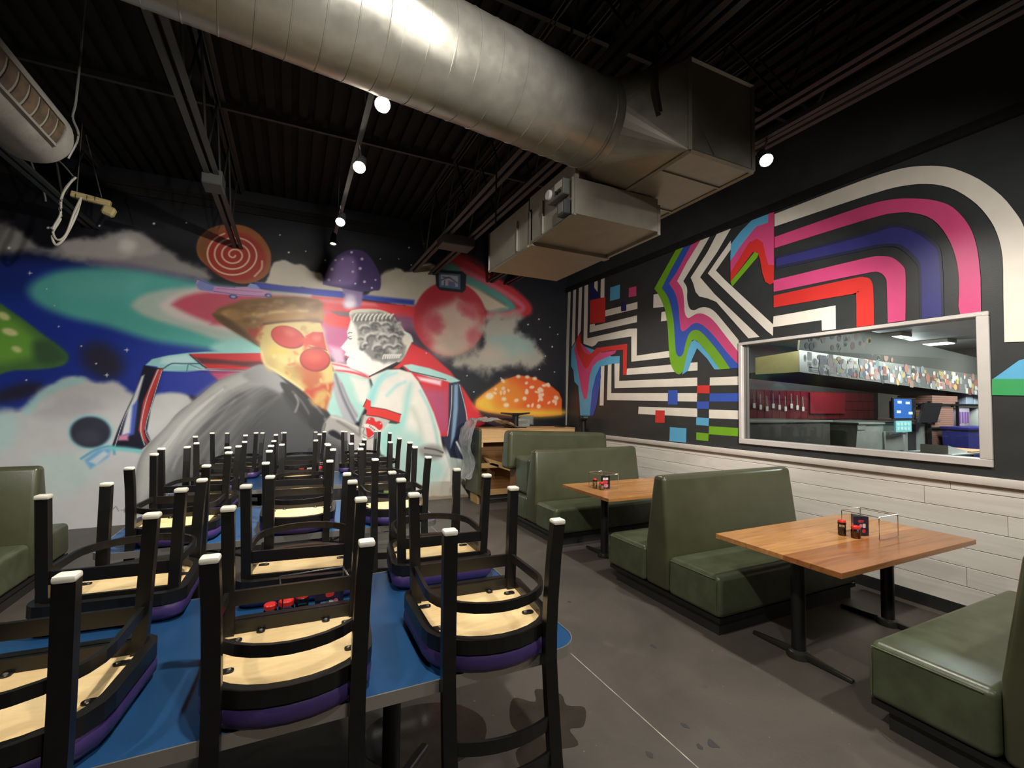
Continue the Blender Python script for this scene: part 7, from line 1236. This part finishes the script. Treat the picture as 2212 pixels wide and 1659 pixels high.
# ---------------------------------------------------------------- booth tables with plank tops
def booth_table(x0,x1,y0,y1,label,mats,thick=0.036,z=0.745):
    cx,cy = (x0+x1)/2,(y0+y1)/2; T = thing('booth_table', label, 'table', (cx,cy,0), 0, 'wooden booth tables'); n = len(mats); w = (y1-y0)/n
    for k,m in enumerate(mats):
        a = y0-cy+w*k; MB().bbox(x0-cx-(0.004 if k<2 else 0),x1-cx,a+0.0004,a+w-0.0004,z-thick,z-(0 if k<2 else 0.0005),0.0022,1).build('plank', m, T)
    for x in (x0+0.28-cx,x1-0.27-cx):
        MB().lathe([(0.044,0.045),(0.044,z-thick-0.03)],20,c=(x,0,0)).build('column', BLACKM, T)
        MB().bbox(x-0.12,x+0.12,-0.22,0.22,z-thick-0.03,z-thick-0.001,0.006,1).build('mounting_plate', BLACKM, T)
        b = MB()
        for s in (-1,1):
            b.bev([(x-0.022,s*0.05,0.004),(x+0.022,s*0.05,0.004),(x+0.02,s*0.34,0.004),(x-0.02,s*0.34,0.004),(x-0.018,s*0.05,0.046),(x+0.018,s*0.05,0.046),(x+0.012,s*0.34,0.026),(x-0.012,s*0.34,0.026)],0.007,2)
        b.lathe([(0.075,0.002),(0.075,0.02),(0.066,0.042),(0.05,0.052)],20,c=(x,0,0)).build('base_foot', IRON, T)
    return T
IRON = mat('cast_iron_base',(58,56,52),0.32,0.55)
booth_table(2.888,4.548,1.597,2.474,'large two tone wooden booth table near the serving window',[TW2,TW2,TW1,TW1,TW1])
booth_table(2.925,4.58,3.80,4.69,'smaller looking oak booth table between the two full booths',[TW3]*6)

# ---------------------------------------------------------------- condiment caddies
def caddy(x,y,z,w,d,h,label,rz=0):
    T = thing('condiment_caddy', label, 'caddy', (x,y,z), rz, 'wire condiment caddies')
    for s in (-1,1):
        MB().tube([(-w/2,s*d/2,0.004),(-w/2,s*d/2,h-0.006),(-w/2+0.006,s*d/2,h),(w/2-0.006,s*d/2,h),(w/2,s*d/2,h-0.006),(w/2,s*d/2,0.004)],0.0032,8).build('wire_loop', CHROME, T)
    for s in (-1,1): MB().tube([(s*w/2,-d/2,h),(s*w/2,d/2,h)],0.0032,8).build('wire_rail', CHROME, T)
    for s in (-1,1): MB().tube([(-w/2,s*d/2,0.004),(w/2,s*d/2,0.004)],0.0032,8).build('wire_foot', CHROME, T)
    return T
FLAKE = mat('chilli_flakes',(168,92,46),0.7,c2=(120,50,24),vscale=220); GRAIN = mat('pale_cheese',(214,196,150),0.8,c2=(170,140,96),vscale=160)
PEP = mat('ground_pepper',(66,58,52),0.8,var=0.4,vscale=200)
def jar(x,y,z,label,fill,lid=RED,r=0.027,h=0.085,neck=False,base=None):
    T = thing('shaker_jar', label, 'shaker', (x,y,z), 0, 'red topped shakers')
    MB().lathe([(0.001,0.001),(r*0.92,0.001),(r,0.006),(r,h*0.62),(r*0.92,h*0.72),(r*0.78,h*0.76),(r*0.78,h*0.80)],18).build('glass_body', JARG, T)
    MB().lathe([(0.001,0.004),(r*0.86,0.004),(r*0.93,0.008),(r*0.93,h*0.5),(0.001,h*0.52)],16).build('contents', fill, T)
    MB().lathe([(r*0.88,h*0.76),(r*0.98,h*0.78),(r*0.98,h*0.95),(r*0.85,h),(0.001,h+0.003)],18).build('lid', lid, T)
    if base: MB().lathe([(r*0.99,h*0.72),(r*1.04,h*0.74),(r*1.04,h*0.86),(r*0.99,h*0.87)],18).build('lid_band', base, T)
    return T
def card(x,y,z,label,rz,prints,w=0.085,h=0.135,base=NAVYC):
    """three sided menu card: triangular prism with flat printed faces"""
    T = thing('menu_card', label, 'menu card', (x,y,z), rz, 'three sided menu cards')
    R = w/math.sqrt(3); tri = [(R*math.cos(math.radians(a)),R*math.sin(math.radians(a))) for a in (-150,-30,90)]
    MB().prism(tri,0.001,h).build('card_body', base, T)
    MB().prism([(px*0.96,py*0.96) for px,py in tri],h,h+0.001).build('card_top', BLKC, T)
    fy = -R*0.5-0.0006
    for face in (0,1,2):
        M = Matrix.Rotation(math.radians(120*face),4,'Z')
        for (x0,x1,z0,z1,m,rd) in prints:
            p = rrect(x0,x1,z0,z1,min(rd,(x1-x0)/2.01,(z1-z0)/2.01),4)
            MB().add([M @ Vector((a,fy,b)) for a,b in p],[tuple(range(len(p)))]).build('printed_patch', m, T)
    return T
PR1 = [(-0.024,0.022,0.098,0.118,REDP,0.012),(-0.020,0.018,0.098,0.106,PINKP,0.004),(-0.014,0.008,0.062,0.088,PINKP,0.01),(0.010,0.034,0.060,0.090,WHITEP,0.006),(0.006,0.034,0.022,0.050,REDP,0.014),(-0.034,-0.012,0.016,0.05,SKYP,0.008)]
PR2 = [(-0.036,0.0,0.01,0.085,SKYP,0.004),(0.0,0.036,0.01,0.07,GREENP,0.004),(-0.02,0.02,0.055,0.085,WHITEP,0.012),(0.016,0.036,0.06,0.088,PINKP,0.01),(-0.022,0.016,0.012,0.052,REDP,0.018),(-0.016,0.02,0.098,0.124,REDP,0.012)]
PR3 = [(-0.03,0.03,0.10,0.125,WHITEP,0.004),(-0.034,0.026,0.06,0.095,REDP,0.016),(-0.02,0.03,0.015,0.055,PINKP,0.016)]
zb = 0.7455
caddy(3.965,1.995,zb,0.25,0.25,0.163,'chrome wire caddy on the large wooden table near the window')
card(3.86,2.02,zb,'dark three sided menu card inside the caddy on the near wooden table',math.radians(-24),PR1,0.115,0.142)
jar(3.752,1.978,zb,'round red lidded chilli flake shaker in front of the near wooden table card',FLAKE,RED,0.030,0.088)
jar(3.735,2.062,zb,'taller red and black lidded shaker beside the near wooden table card',PEP,RED,0.026,0.112,base=BLKC)
caddy(3.255,4.335,zb,0.20,0.27,0.165,'chrome wire caddy on the oak table farther along the wall',math.radians(6))
card(3.235,4.285,zb,'black three sided menu card on the oak table with red pizza print',math.radians(-20),PR3,0.105,0.145,BLKC)
jar(3.135,4.335,zb,'slim red and black topped shaker beside the card on the oak table',GRAIN,RED,0.024,0.110,base=BLKC)
jar(3.155,4.235,zb,'squat red lidded cheese shaker in front of the card on the oak table',GRAIN,RED,0.026,0.085)
tb = TZ+0.0005
caddy(0.115,2.165,tb,0.265,0.235,0.165,'chrome wire caddy trapped between chairs on the nearest blue table',math.radians(4))
card(0.165,2.165,tb,'bright printed menu card in the caddy on the nearest blue table',math.radians(8),PR2,0.115,0.140,NAVYC)
jar(-0.055,2.195,tb,'leftmost amber shaker with red lid on the nearest blue table',FLAKE,RED,0.026,0.085)
jar(0.005,2.19,tb,'red lidded chilli jar second from left on the nearest blue table',FLAKE,RED,0.030,0.095)
jar(0.065,2.18,tb,'dark pepper shaker with tall red cap on the nearest blue table',PEP,RED,0.026,0.115,base=BLKC)
caddy(0.72,4.23,tb,0.26,0.15,0.165,'chrome wire caddy half hidden on the middle blue table')
card(0.80,4.23,tb,'green and red printed menu card on the middle blue table',math.radians(15),PR2,0.10,0.14,GREENP)
jar(0.68,4.23,tb,'red lidded shaker beside the card on the middle blue table',FLAKE,RED,0.028,0.09)
jar(0.13,6.13,tb,'left red lidded jar on the farthest blue table',FLAKE,RED,0.034,0.12); jar(0.33,6.14,tb,'right red lidded jar on the farthest blue table',FLAKE,RED,0.034,0.13)
card(0.235,6.13,tb,'pale and red menu card between the two jars on the farthest blue table',math.radians(10),PR3,0.10,0.14,WHITEP)
caddy(0.24,6.125,tb,0.40,0.15,0.165,'chrome wire caddy on the farthest blue table')

# ---------------------------------------------------------------- stored furniture in the far corner
UB = thing('upended_booth','booth bench stood on end in the far corner, raw plywood underside showing','booth',(3.75,7.40,0))
def U(x): return x-3.75
MB().bbox(U(2.83),U(2.885),-0.24,0.40,0.16,1.25,0.02,3).build('vinyl_side', VINYL, UB)
MB().box(U(2.885),U(4.75),-0.20,-0.185,1.03,1.245).build('upper_board', RAWPLY, UB)
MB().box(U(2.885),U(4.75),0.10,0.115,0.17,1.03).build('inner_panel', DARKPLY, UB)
MB().box(U(2.885),U(4.75),-0.20,0.115,0.145,0.185).build('bottom_board', RAWPLY, UB)
MB().box(U(2.885),U(4.75),-0.21,0.42,1.246,1.262).build('top_board', RAWPLY, UB)
MB().box(U(2.885),U(3.22),-0.19,-0.13,0.60,0.68).build('cross_rail', RAWPLY, UB)
MB().box(U(2.885),U(2.93),-0.19,-0.14,0.95,1.03).build('corner_block', RAWPLY, UB)
MB().hexa([Vector(p) for p in ((U(3.05),-0.19,0.66),(U(3.60),-0.19,0.47),(U(3.60),0.08,0.53),(U(3.05),0.08,0.72),(U(3.05),-0.19,0.70),(U(3.60),-0.19,0.51),(U(3.60),0.08,0.57),(U(3.05),0.08,0.76))]).build('loose_board', RAWPLY, UB)
MB().box(U(2.90),U(4.75),-0.17,0.40,0.0,0.145).build('plinth', PLINTH, UB)
MB().box(U(2.86),U(2.90),-0.13,0.20,0.0,0.155).build('plinth_end', RAWPLY, UB)
MB().tube([(U(2.92),-0.19,0.02),(U(2.92),-0.19,0.075),(U(4.2),-0.19,0.085)],0.006,6).build('metal_strip', CHROME, UB)
def pedestal(x,y,z0,h,rz,label):
    T = thing('table_pedestal', label, 'pedestal', (x,y,z0), rz, 'upturned table pedestals')
    MB().lathe([(0.055,0.0),(0.055,h-0.02)],18).build('column', BLACKM, T); b = MB()
    for s in (-1,1): b.bev([(s*0.04,-0.022,h-0.045),(s*0.29,-0.014,h-0.012),(s*0.29,0.014,h-0.012),(s*0.04,0.022,h-0.045),(s*0.04,-0.02,h),(s*0.29,-0.014,h+0.012),(s*0.29,0.014,h+0.012),(s*0.04,0.02,h)],0.004,1)
    b.lathe([(0.07,h-0.05),(0.075,h-0.02),(0.06,h)],16).build('foot', BLACKM, T); MB().box(-0.15,0.15,-0.15,0.15,0.001,0.012).build('mounting_plate', BLACKM, T)
    return T
pedestal(3.63,7.42,1.263,0.26,0,'upturned black table pedestal with its foot in front of the orange toadstool')
pedestal(4.78,6.98,0.0,1.45,math.radians(70),'tall upturned black table pedestal in the corner by the blue drip')
MB().bbox(-0.13,0.13,-0.04,0.04,0,0.17,0.01,2)
tag(MB().bbox(3.76,4.02,7.60,7.70,1.263,1.42,0.012,2).build('grey_crate', mat('grey_crate_plastic',(132,136,128),0.5,var=0.08)),'small grey box on the plywood behind the upturned pedestal','box')
tag(MB().lathe([(0.001,0.0),(0.10,0.0),(0.105,0.008),(0.09,0.012),(0.001,0.012)],24,c=(4.55,7.40,1.263)).build('round_lid', PLINTH),'flat round dark lid lying on the plywood top','lid')
# loose bench stacked on the back seat of the second booth
SBN = thing('stacked_bench','single green booth bench parked crooked on top of the farthest booth seat','booth',(3.75,5.85,0.442))
MB().bbox(-0.83,0.84,-0.30,0.12,0.001,0.51,0.055,5).build('seat', VINYLW, SBN)
MB().bev([(-0.93,0.125,0.30),(0.85,0.125,0.30),(0.85,0.42,0.30),(-0.93,0.42,0.30),(-0.90,0.17,0.86),(0.84,0.17,0.80),(0.84,0.38,0.80),(-0.90,0.38,0.86)],0.06,5).build('backrest', VINYL, SBN)
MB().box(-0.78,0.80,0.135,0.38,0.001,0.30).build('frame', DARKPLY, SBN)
# clear wrap thrown over the upended booth
def wrap():
    rr = random.Random(11); V = []; F = []; nu,nv = 34,16
    for i in range(nu):
        u = i/(nu-1)
        for j_ in range(nv):
            v = j_/(nv-1); y = 7.10+0.55*v
            if u < 0.5:
                t = u/0.5; x = 2.66+0.10*t+0.06*math.sin(7*t); z = 0.42+0.98*t
            else:
                t = (u-0.5)/0.5; x = 2.76+0.80*t; z = 1.40+0.06*math.sin(3.1*t)-0.10*t
            a = 0.02; V.append((x+rr.uniform(-a,a)-0.03*math.sin(9*v)*(u<0.5), y+rr.uniform(-a,a), max(z+rr.uniform(-a,a)*1.3+0.03*math.sin(17*u+8*v),0.36 if u<0.5 else 1.285)))
    for i in range(nu-1):
        for j_ in range(nv-1): F.append((i*nv+j_,(i+1)*nv+j_,(i+1)*nv+j_+1,i*nv+j_+1))
    m = MB().add(V,F,0,False).build('plastic_wrap', WRAP); s = m.modifiers.new('sub','SUBSURF'); s.levels = 1; s.render_levels = 1
    tag(m,'crumpled clear plastic sheet draped over the upended booth in the corner','plastic sheet')
wrap()
tag(MB().bbox(-0.12,0.16,-0.05,0.05,0,0.008,0.002,1,M=Matrix.Translation((-1.62,6.55,0.0005)) @ Matrix.Rotation(math.radians(25),4,'Z')).build('paper_scrap', mat('cardboard_scrap',(196,160,124),0.7,var=0.1)),'flat tan scrap of cardboard on the floor by the left booth','scrap')

ORD = 'first second third fourth fifth sixth seventh eighth ninth tenth eleventh twelfth thirteenth'.split()
# ---------------------------------------------------------------- kitchen seen through the serving window
KX0,KX1,KY0,KY1,KZ = XR+0.15,13.2,-1.2,6.4,3.0
KW = mat('kitchen_wall',(120,112,104),0.6,var=0.05); KR = mat('kitchen_red_tile',(98,24,30),0.3,var=0.12,vscale=3)
KD = mat('kitchen_dark',(40,37,36),0.6)
t = MB().box(KX0,KX1,KY0,KY1,-0.1,0).build('floor_kitchen', mat('quarry_tile',(70,56,50),0.5,var=0.1)); t['kind'] = 'structure'
t = MB().box(KX0,KX1,KY0,KY1,KZ,KZ+0.1).build('ceiling_kitchen', mat('kitchen_ceiling',(206,206,202),0.6)); t['kind'] = 'structure'
KB = MB().box(KX0,KX1,KY1,KY1+0.1,0,KZ).build('wall_kitchen_back', KD); KB['kind'] = 'structure'
t = MB().box(KX1,KX1+0.1,KY0,KY1+0.1,0,KZ).build('wall_kitchen_right', KW); t['kind'] = 'structure'
t = MB().box(KX0,KX1,KY0-0.1,KY0,0,KZ).build('wall_kitchen_front', KW); t['kind'] = 'structure'
# red tile band with proud tiles
for i in range(20):
    for k in range(3):
        x = 8.2+i*0.24; z = 1.42+k*0.21
        MB().bbox(x+0.004,x+0.236,KY1-0.012,KY1-0.001,z+0.004,z+0.206,0.003,1).build('tile', KR, KB)
# hood: stainless canopy covered in stickers
HD = thing('extractor_hood','stainless extractor hood covered in stickers behind the serving window','hood',(6.2,3.92,2.17))
HST = mat('brushed_hood_steel',(170,168,162),0.3,0.6,var=0.08,vscale=4,stretch=(1,1,8)); HBR = mat('brassy_hood_end',(188,176,128),0.3,0.5,var=0.06)
sl = (1.95-2.17)/5.3
def HP(x,y,z): return Vector((x,y,z+sl*x))
X1 = 5.6
MB().hexa([HP(0,0,0),HP(X1,0,0),HP(X1,0.015,0),HP(0,0.015,0),HP(0,0,0.30),HP(X1,0,0.38),HP(X1,0.015,0.38),HP(0,0.015,0.30)]).build('front_panel', HST, HD)
MB().hexa([HP(0,0.004,0.302),HP(X1,0.004,0.382),HP(X1,0.03,0.382),HP(0,0.03,0.302),HP(0,-0.05,0.78),HP(X1,-0.05,0.66),HP(X1,-0.02,0.66),HP(0,-0.02,0.78)]).build('upper_panel', mat('dull_hood_steel',(120,118,112),0.45,0.4), HD)
MB().hexa([HP(0,0.016,0),HP(0.012,0.016,0),HP(0.012,0.66,0),HP(0,0.66,0),HP(0,0.016,0.29),HP(0.012,0.016,0.29),HP(0.012,0.66,0.25),HP(0,0.66,0.25)]).build('end_panel', HBR, HD)
MB().hexa([HP(0.02,0.02,0.02),HP(X1,0.02,0.02),HP(X1,1.3,0.02),HP(0.02,1.3,0.02),HP(0.02,0.02,0.03),HP(X1,0.02,0.03),HP(X1,1.3,0.03),HP(0.02,1.3,0.03)]).build('filter_bay', KD, HD)
st = random.Random(21); STC = [mat('sticker_%d' % i,c,0.45) for i,c in enumerate([(214,210,204),(198,194,184),(74,74,76),(150,158,160),(170,136,122),(190,164,104),(118,136,126),(128,84,78),(212,206,188),(92,96,122),(178,116,98),(150,150,146)])]
def sticker(x,z,w,h,m,round_,y=-0.0012):
    p = [(x+w/2*math.cos(k*math.pi/7),z+h/2*math.sin(k*math.pi/7)) for k in range(14)] if round_ else rrect(x-w/2,x+w/2,z-h/2,z+h/2,min(w,h)*0.12,2)
    MB().add([HP(a,y,b) for a,b in p],[tuple(range(len(p)))]).build('sticker', m, HD)
sticker(0.22,0.235,0.10,0.12,STC[0],0); sticker(0.34,0.16,0.12,0.12,STC[0],1); sticker(0.34,0.16,0.075,0.08,STC[2],1,-0.0016); sticker(0.35,0.165,0.03,0.06,STC[0],1,-0.002)
sticker(0.12,0.20,0.06,0.10,STC[8],1); sticker(0.12,0.20,0.025,0.05,STC[2],1,-0.0016); sticker(0.31,0.055,0.22,0.075,STC[9],0); sticker(0.33,0.065,0.15,0.02,STC[0],0,-0.0016); sticker(0.33,0.038,0.12,0.012,STC[0],0,-0.0016)
sticker(0.22,0.12,0.09,0.08,STC[0],0); sticker(0.22,0.12,0.06,0.03,STC[2],1,-0.0016)
for i in range(255):
    x = 0.45+5.0*st.random()**1.5; z = st.uniform(0.035,0.26+0.015*x); s = st.uniform(0.05,0.13)
    m = st.choice(STC if x < 3.4 else STC[4:6]+STC[7:8]+STC[10:]+STC[:2]); sticker(x,z,s,s*st.uniform(0.6,1.3),m,st.random()<0.5,-0.0012-0.00002*i)
for i in range(44):
    x = 0.1+2.2*st.random(); v = st.uniform(0.05,0.75); s = st.uniform(0.06,0.12); z = 0.34+v*0.38; y = 0.0-0.05*v
    p = [(x+s/2*math.cos(k*math.pi/6),z+s/2*math.sin(k*math.pi/6)) for k in range(12)]
    MB().add([HP(a,0.004-0.113*(b-0.302)-0.004,b) for a,b in p],[tuple(range(12))]).build('sticker', st.choice(STC[2:8]), HD)
# oven line
OV = thing('pizza_oven','grey steel deck oven with one handled door under the hood','oven',(8.66,4.0,0)); OVM = mat('dull_oven_steel',(156,158,150),0.4,0.4,var=0.15,vscale=3)
MB().hexa([Vector(p) for p in ((-1.2,0,0),(1.0,0,0),(1.0,1.0,0),(-1.2,1.0,0),(-0.97,0,1.44),(1.0,0,1.44),(1.0,1.0,1.44),(-0.97,1.0,1.44))]).build('oven_body', OVM, OV)
MB().bbox(-0.3,0.30,-0.03,-0.001,1.02,1.33,0.01,2).build('oven_door', mat('oven_door_steel',(178,178,170),0.35,0.4), OV)
MB().tube([(-0.22,-0.065,1.29),(0.22,-0.065,1.29)],0.014,8).tube([(-0.2,-0.065,1.29),(-0.2,-0.02,1.29)],0.008,6).tube([(0.2,-0.065,1.29),(0.2,-0.02,1.29)],0.008,6).build('door_handle', CHROME, OV)
MB().box(0.45,0.68,-0.012,-0.001,0.2,1.43).build('side_post', KD, OV); MB().bbox(-1.0,1.02,-0.03,1.0,1.441,1.47,0.006,1).build('top_ledge', OVM, OV)
MB().bbox(-1.0,-0.78,-0.014,-0.001,1.36,1.43,0.004,1).build('vent_strip', OVM, OV)
CT = thing('prep_counter','dark steel counter left of the pizza oven in the kitchen gloom','counter',(6.6,4.2,0)); MB().box(-1.2,0.75,0,0.9,0,1.47).build('counter_body', mat('dark_counter',(84,80,72),0.45,0.2,var=0.1), CT); MB().bbox(-1.25,0.78,-0.03,0.93,1.471,1.5,0.006,1).build('counter_top', OVM, CT)
# wall things
for x,w,lab in ((7.2,0.62,'row of pale sheets pinned on the dark kitchen wall, left panel'),(7.9,0.55,'row of pale sheets pinned on the dark kitchen wall, right panel')):
    N_ = thing('notice_board', lab, 'notice board', (x,KY1-0.03,1.72))
    MB().box(0,w,0,0.02,-0.02,0.3).build('board', KD, N_)
    for k in range(4): MB().box(0.02+k*w/4,(k+1)*w/4-0.01,-0.004,-0.001,0.02,0.28).build('paper_sheet', mat('grey_paper',(132,126,118),0.7), N_)
for k in range(9):
    x = 8.55+k*0.2
    T = thing('hanging_utensil','pale kitchen tool hanging on the red tiled wall, number of the row from left hidden','utensil',(x,KY1-0.04,1.98-0.03*(k%3)),0,'utensils on the red wall')
    T['label'] = '%s pale kitchen tool from the left, hanging on the red tiled kitchen wall' % ORD[k]
    MB().tube([(0,0,0),(0.01,0,-0.22-0.03*(k%2))],0.008,6).build('handle', TRIMW, T); MB().bbox(-0.03,0.05,-0.006,0.006,-0.32,-0.22,0.004,1).build('blade', TRIMW, T)
tag(MB().box(10.4,11.7,KY1-0.05,KY1-0.014,1.55,2.02).build('red_board', mat('red_board',(118,26,34),0.35)),'plain dark red panel on the kitchen back wall above the oven','panel')
# order screens
PS = thing('order_screen','blue lit order screen beside the oven with a pale blue keypad below','screen',(8.72,3.86,1.50))
EB = mat('screen_blue',(40,84,150),0.3,emit=0.7); ET = mat('screen_teal',(110,176,180),0.3,emit=0.5)
MB().bbox(-0.34,0.34,0.0,0.03,0.02,0.36,0.008,1).build('screen_case', BLKC, PS); MB().box(-0.32,0.2,-0.003,-0.001,0.04,0.34).build('screen', EB, PS); MB().box(-0.34,0.12,-0.03,-0.005,-0.17,0.0).build('keypad', ET, PS)
for k in range(8): MB().box(-0.31+(k%4)*0.10,-0.24+(k%4)*0.10,-0.034,-0.031,-0.145+0.07*(k//4),-0.095+0.07*(k//4)).build('key', mat('key_pale',(170,206,206),0.4) if k==0 else bpy.data.materials['key_pale'], PS)
for k,(x,z) in enumerate(((-0.22,0.27),(0.02,0.26),(-0.25,0.12),(0.1,0.10))): MB().box(x,x+0.12,-0.005,-0.0035,z,z+0.04).build('screen_block', mat('screen_white',(190,206,222),0.3,emit=0.5) if k==0 else bpy.data.materials['screen_white'], PS)
MN = thing('tilted_monitor','black monitor seen tilted beside the blue order screen','monitor',(9.35,3.80,1.45)); MB().hexa([Vector(p) for p in ((-0.36,0,0.02),(0.22,0,0.02),(0.22,0.03,0.02),(-0.36,0.03,0.02),(-0.16,0,0.34),(0.42,0,0.34),(0.42,0.03,0.34),(-0.16,0.03,0.34))]).build('screen_case', BLKC, MN); MB().box(-0.05,0.05,0.01,0.1,-0.0,0.02).build('stand', BLKC, MN)
tag(MB().bbox(9.25,9.95,3.9,4.5,1.472,1.52,0.006,1).build('shelf_slab', mat('mauve_shelf',(120,96,92),0.5)),'short mauve slab shelf at the right end of the oven','shelf')
# wire rack with folded pizza boxes
RK = thing('storage_rack','black metal rack of folded pizza boxes at the right of the kitchen','rack',(10.7,3.95,0)); RKM = mat('rack_black',(30,30,34),0.4,0.3)
for x in (-1.0,-0.02,1.25):
    for y in (0,0.55): MB().box(x-0.018,x+0.018,y-0.018,y+0.018,0,1.82).build('post', RKM, RK)
for z in (0.35,0.88,1.38,1.78): MB().bbox(-1.02,1.27,-0.02,0.57,z-0.03,z,0.005,1).build('shelf', RKM, RK)
BXM = mat('brown_box_board',(150,108,92),0.7,var=0.06); bx = None
def boxes(x,z,n,w,d,where):
    global bx
    for k in range(n):
        if bx is None:
            bx = MB().bbox(-0.5,0.5,0,1,0.001,0.034,0.003,1).build('pizza_box', BXM)
            o = bx
        else: o = bx.copy(); COL.objects.link(o)
        o.location = (x+st.uniform(-.006,.006),3.97,z+k*0.0352); o.scale = (w,d,1); tag(o,'flat brown pizza box, %s from the bottom of the stack on the %s' % (ORD[k],where),'box','pizza boxes '+where)
boxes(10.18,1.3805,10,0.80,0.5,'upper shelf left'); boxes(10.2,0.8805,13,0.84,0.5,'middle shelf left'); boxes(10.1,0.3505,12,0.84,0.5,'lower shelf left'); boxes(10.98,0.8805,12,0.5,0.5,'middle shelf centre'); boxes(10.3,1.7805,4,0.9,0.5,'top shelf left')
PBG = thing('printed_bag','pale paper bag with purple print on the rack','bag',(11.0,3.98,1.381)); MB().bbox(-0.26,0.22,0,0.2,0.001,0.33,0.01,2).build('bag_body', mat('pale_bag',(178,166,178),0.6), PBG)
for k in range(4): MB().box(-0.19+k*0.10,-0.12+k*0.10,-0.003,-0.001,0.05+0.01*(k%2),0.26).build('purple_mark', mat('purple_print',(134,84,160),0.6) if k==0 else bpy.data.materials['purple_print'], PBG)
for x,c,lab in ((11.3,(176,190,206),'left pale blue carton on the top of the rack'),(11.62,(186,200,214),'right pale blue carton on the top of the rack')): tag(MB().bbox(x-0.13,x+0.13,4.0,4.3,1.781,1.98,0.008,1).build('pale_carton', mat('carton_%d' % int(x*100),c,0.6)),lab,'carton')
tag(MB().bbox(11.55,11.95,3.99,4.2,1.381,1.72,0.01,2).build('white_carton', mat('white_carton',(206,204,198),0.6)),'upright white carton beside the printed bag on the rack','carton')
STD = thing('bin_stand','low dark stand carrying the navy bin in the kitchen','stand',(10.25,3.56,0)); MB().box(-0.3,0.75,0.0,0.3,0.64,0.689).box(-0.28,-0.22,0.02,0.28,0,0.64).box(0.66,0.72,0.02,0.28,0,0.64).build('stand_frame', RKM, STD)
BN = thing('storage_bin','navy blue plastic storage bin at the right edge of the serving window','bin',(10.25,3.56,0.69)); NB = mat('navy_bin_plastic',(44,44,112),0.35)
MB().hexa([Vector(p) for p in ((-0.30,0,0),(0.75,0,0),(0.75,0.3,0),(-0.30,0.3,0),(-0.36,-0.03,0.66),(0.8,-0.03,0.66),(0.8,0.31,0.66),(-0.36,0.31,0.66))]).build('bin_body', NB, BN); MB().bbox(-0.39,0.83,-0.06,0.33,0.661,0.71,0.012,2).build('bin_rim', NB, BN)
PT = thing('prep_table','low steel prep table in front of the rack','table',(8.0,3.2,0.1)); MB().bbox(-0.2,1.2,-0.25,0.25,0.97,1.0,0.006,1).build('table_top', OVM, PT)
for x in (-0.15,0.5,1.15): MB().box(x-0.02,x+0.02,-0.22,-0.18,-0.1,0.97).build('leg', CHROME, PT)
tag(MB().bbox(8.42,8.95,2.98,3.36,1.1005,1.12,0.006,1).build('cutting_board', mat('orange_cutting_board',(204,138,96),0.5)),'orange cutting board on the prep table in the kitchen','cutting board')
tag(MB().hexa([Vector(p) for p in ((7.83,3.0,1.1005),(8.36,3.0,1.1005),(8.36,3.3,1.1005),(7.83,3.3,1.1005),(7.83,3.0,1.21),(8.36,3.0,1.12),(8.36,3.3,1.12),(7.83,3.3,1.21))]).build('white_binder', mat('white_folder',(222,220,216),0.5)),'white wedge shaped folder on the prep table','folder')
# ceiling fittings
TUBE = mat('lit_diffuser',(240,246,250),0.4,emit=9)
for x,y,lab in ((9.45,4.75,'lit fluorescent fitting above the middle of the sticker covered hood'),(11.05,4.75,'lit fluorescent fitting above the right end of the sticker covered hood')):
    F_ = thing('fluorescent_fitting', lab, 'light fitting', (x,y,KZ), 0, 'kitchen light fittings'); MB().bbox(-0.18,0.18,-0.62,0.62,-0.07,-0.001,0.01,1).build('fitting_body', TRIMW, F_); MB().bbox(-0.15,0.15,-0.6,0.6,-0.085,-0.071,0.006,1).build('diffuser', TUBE, F_)
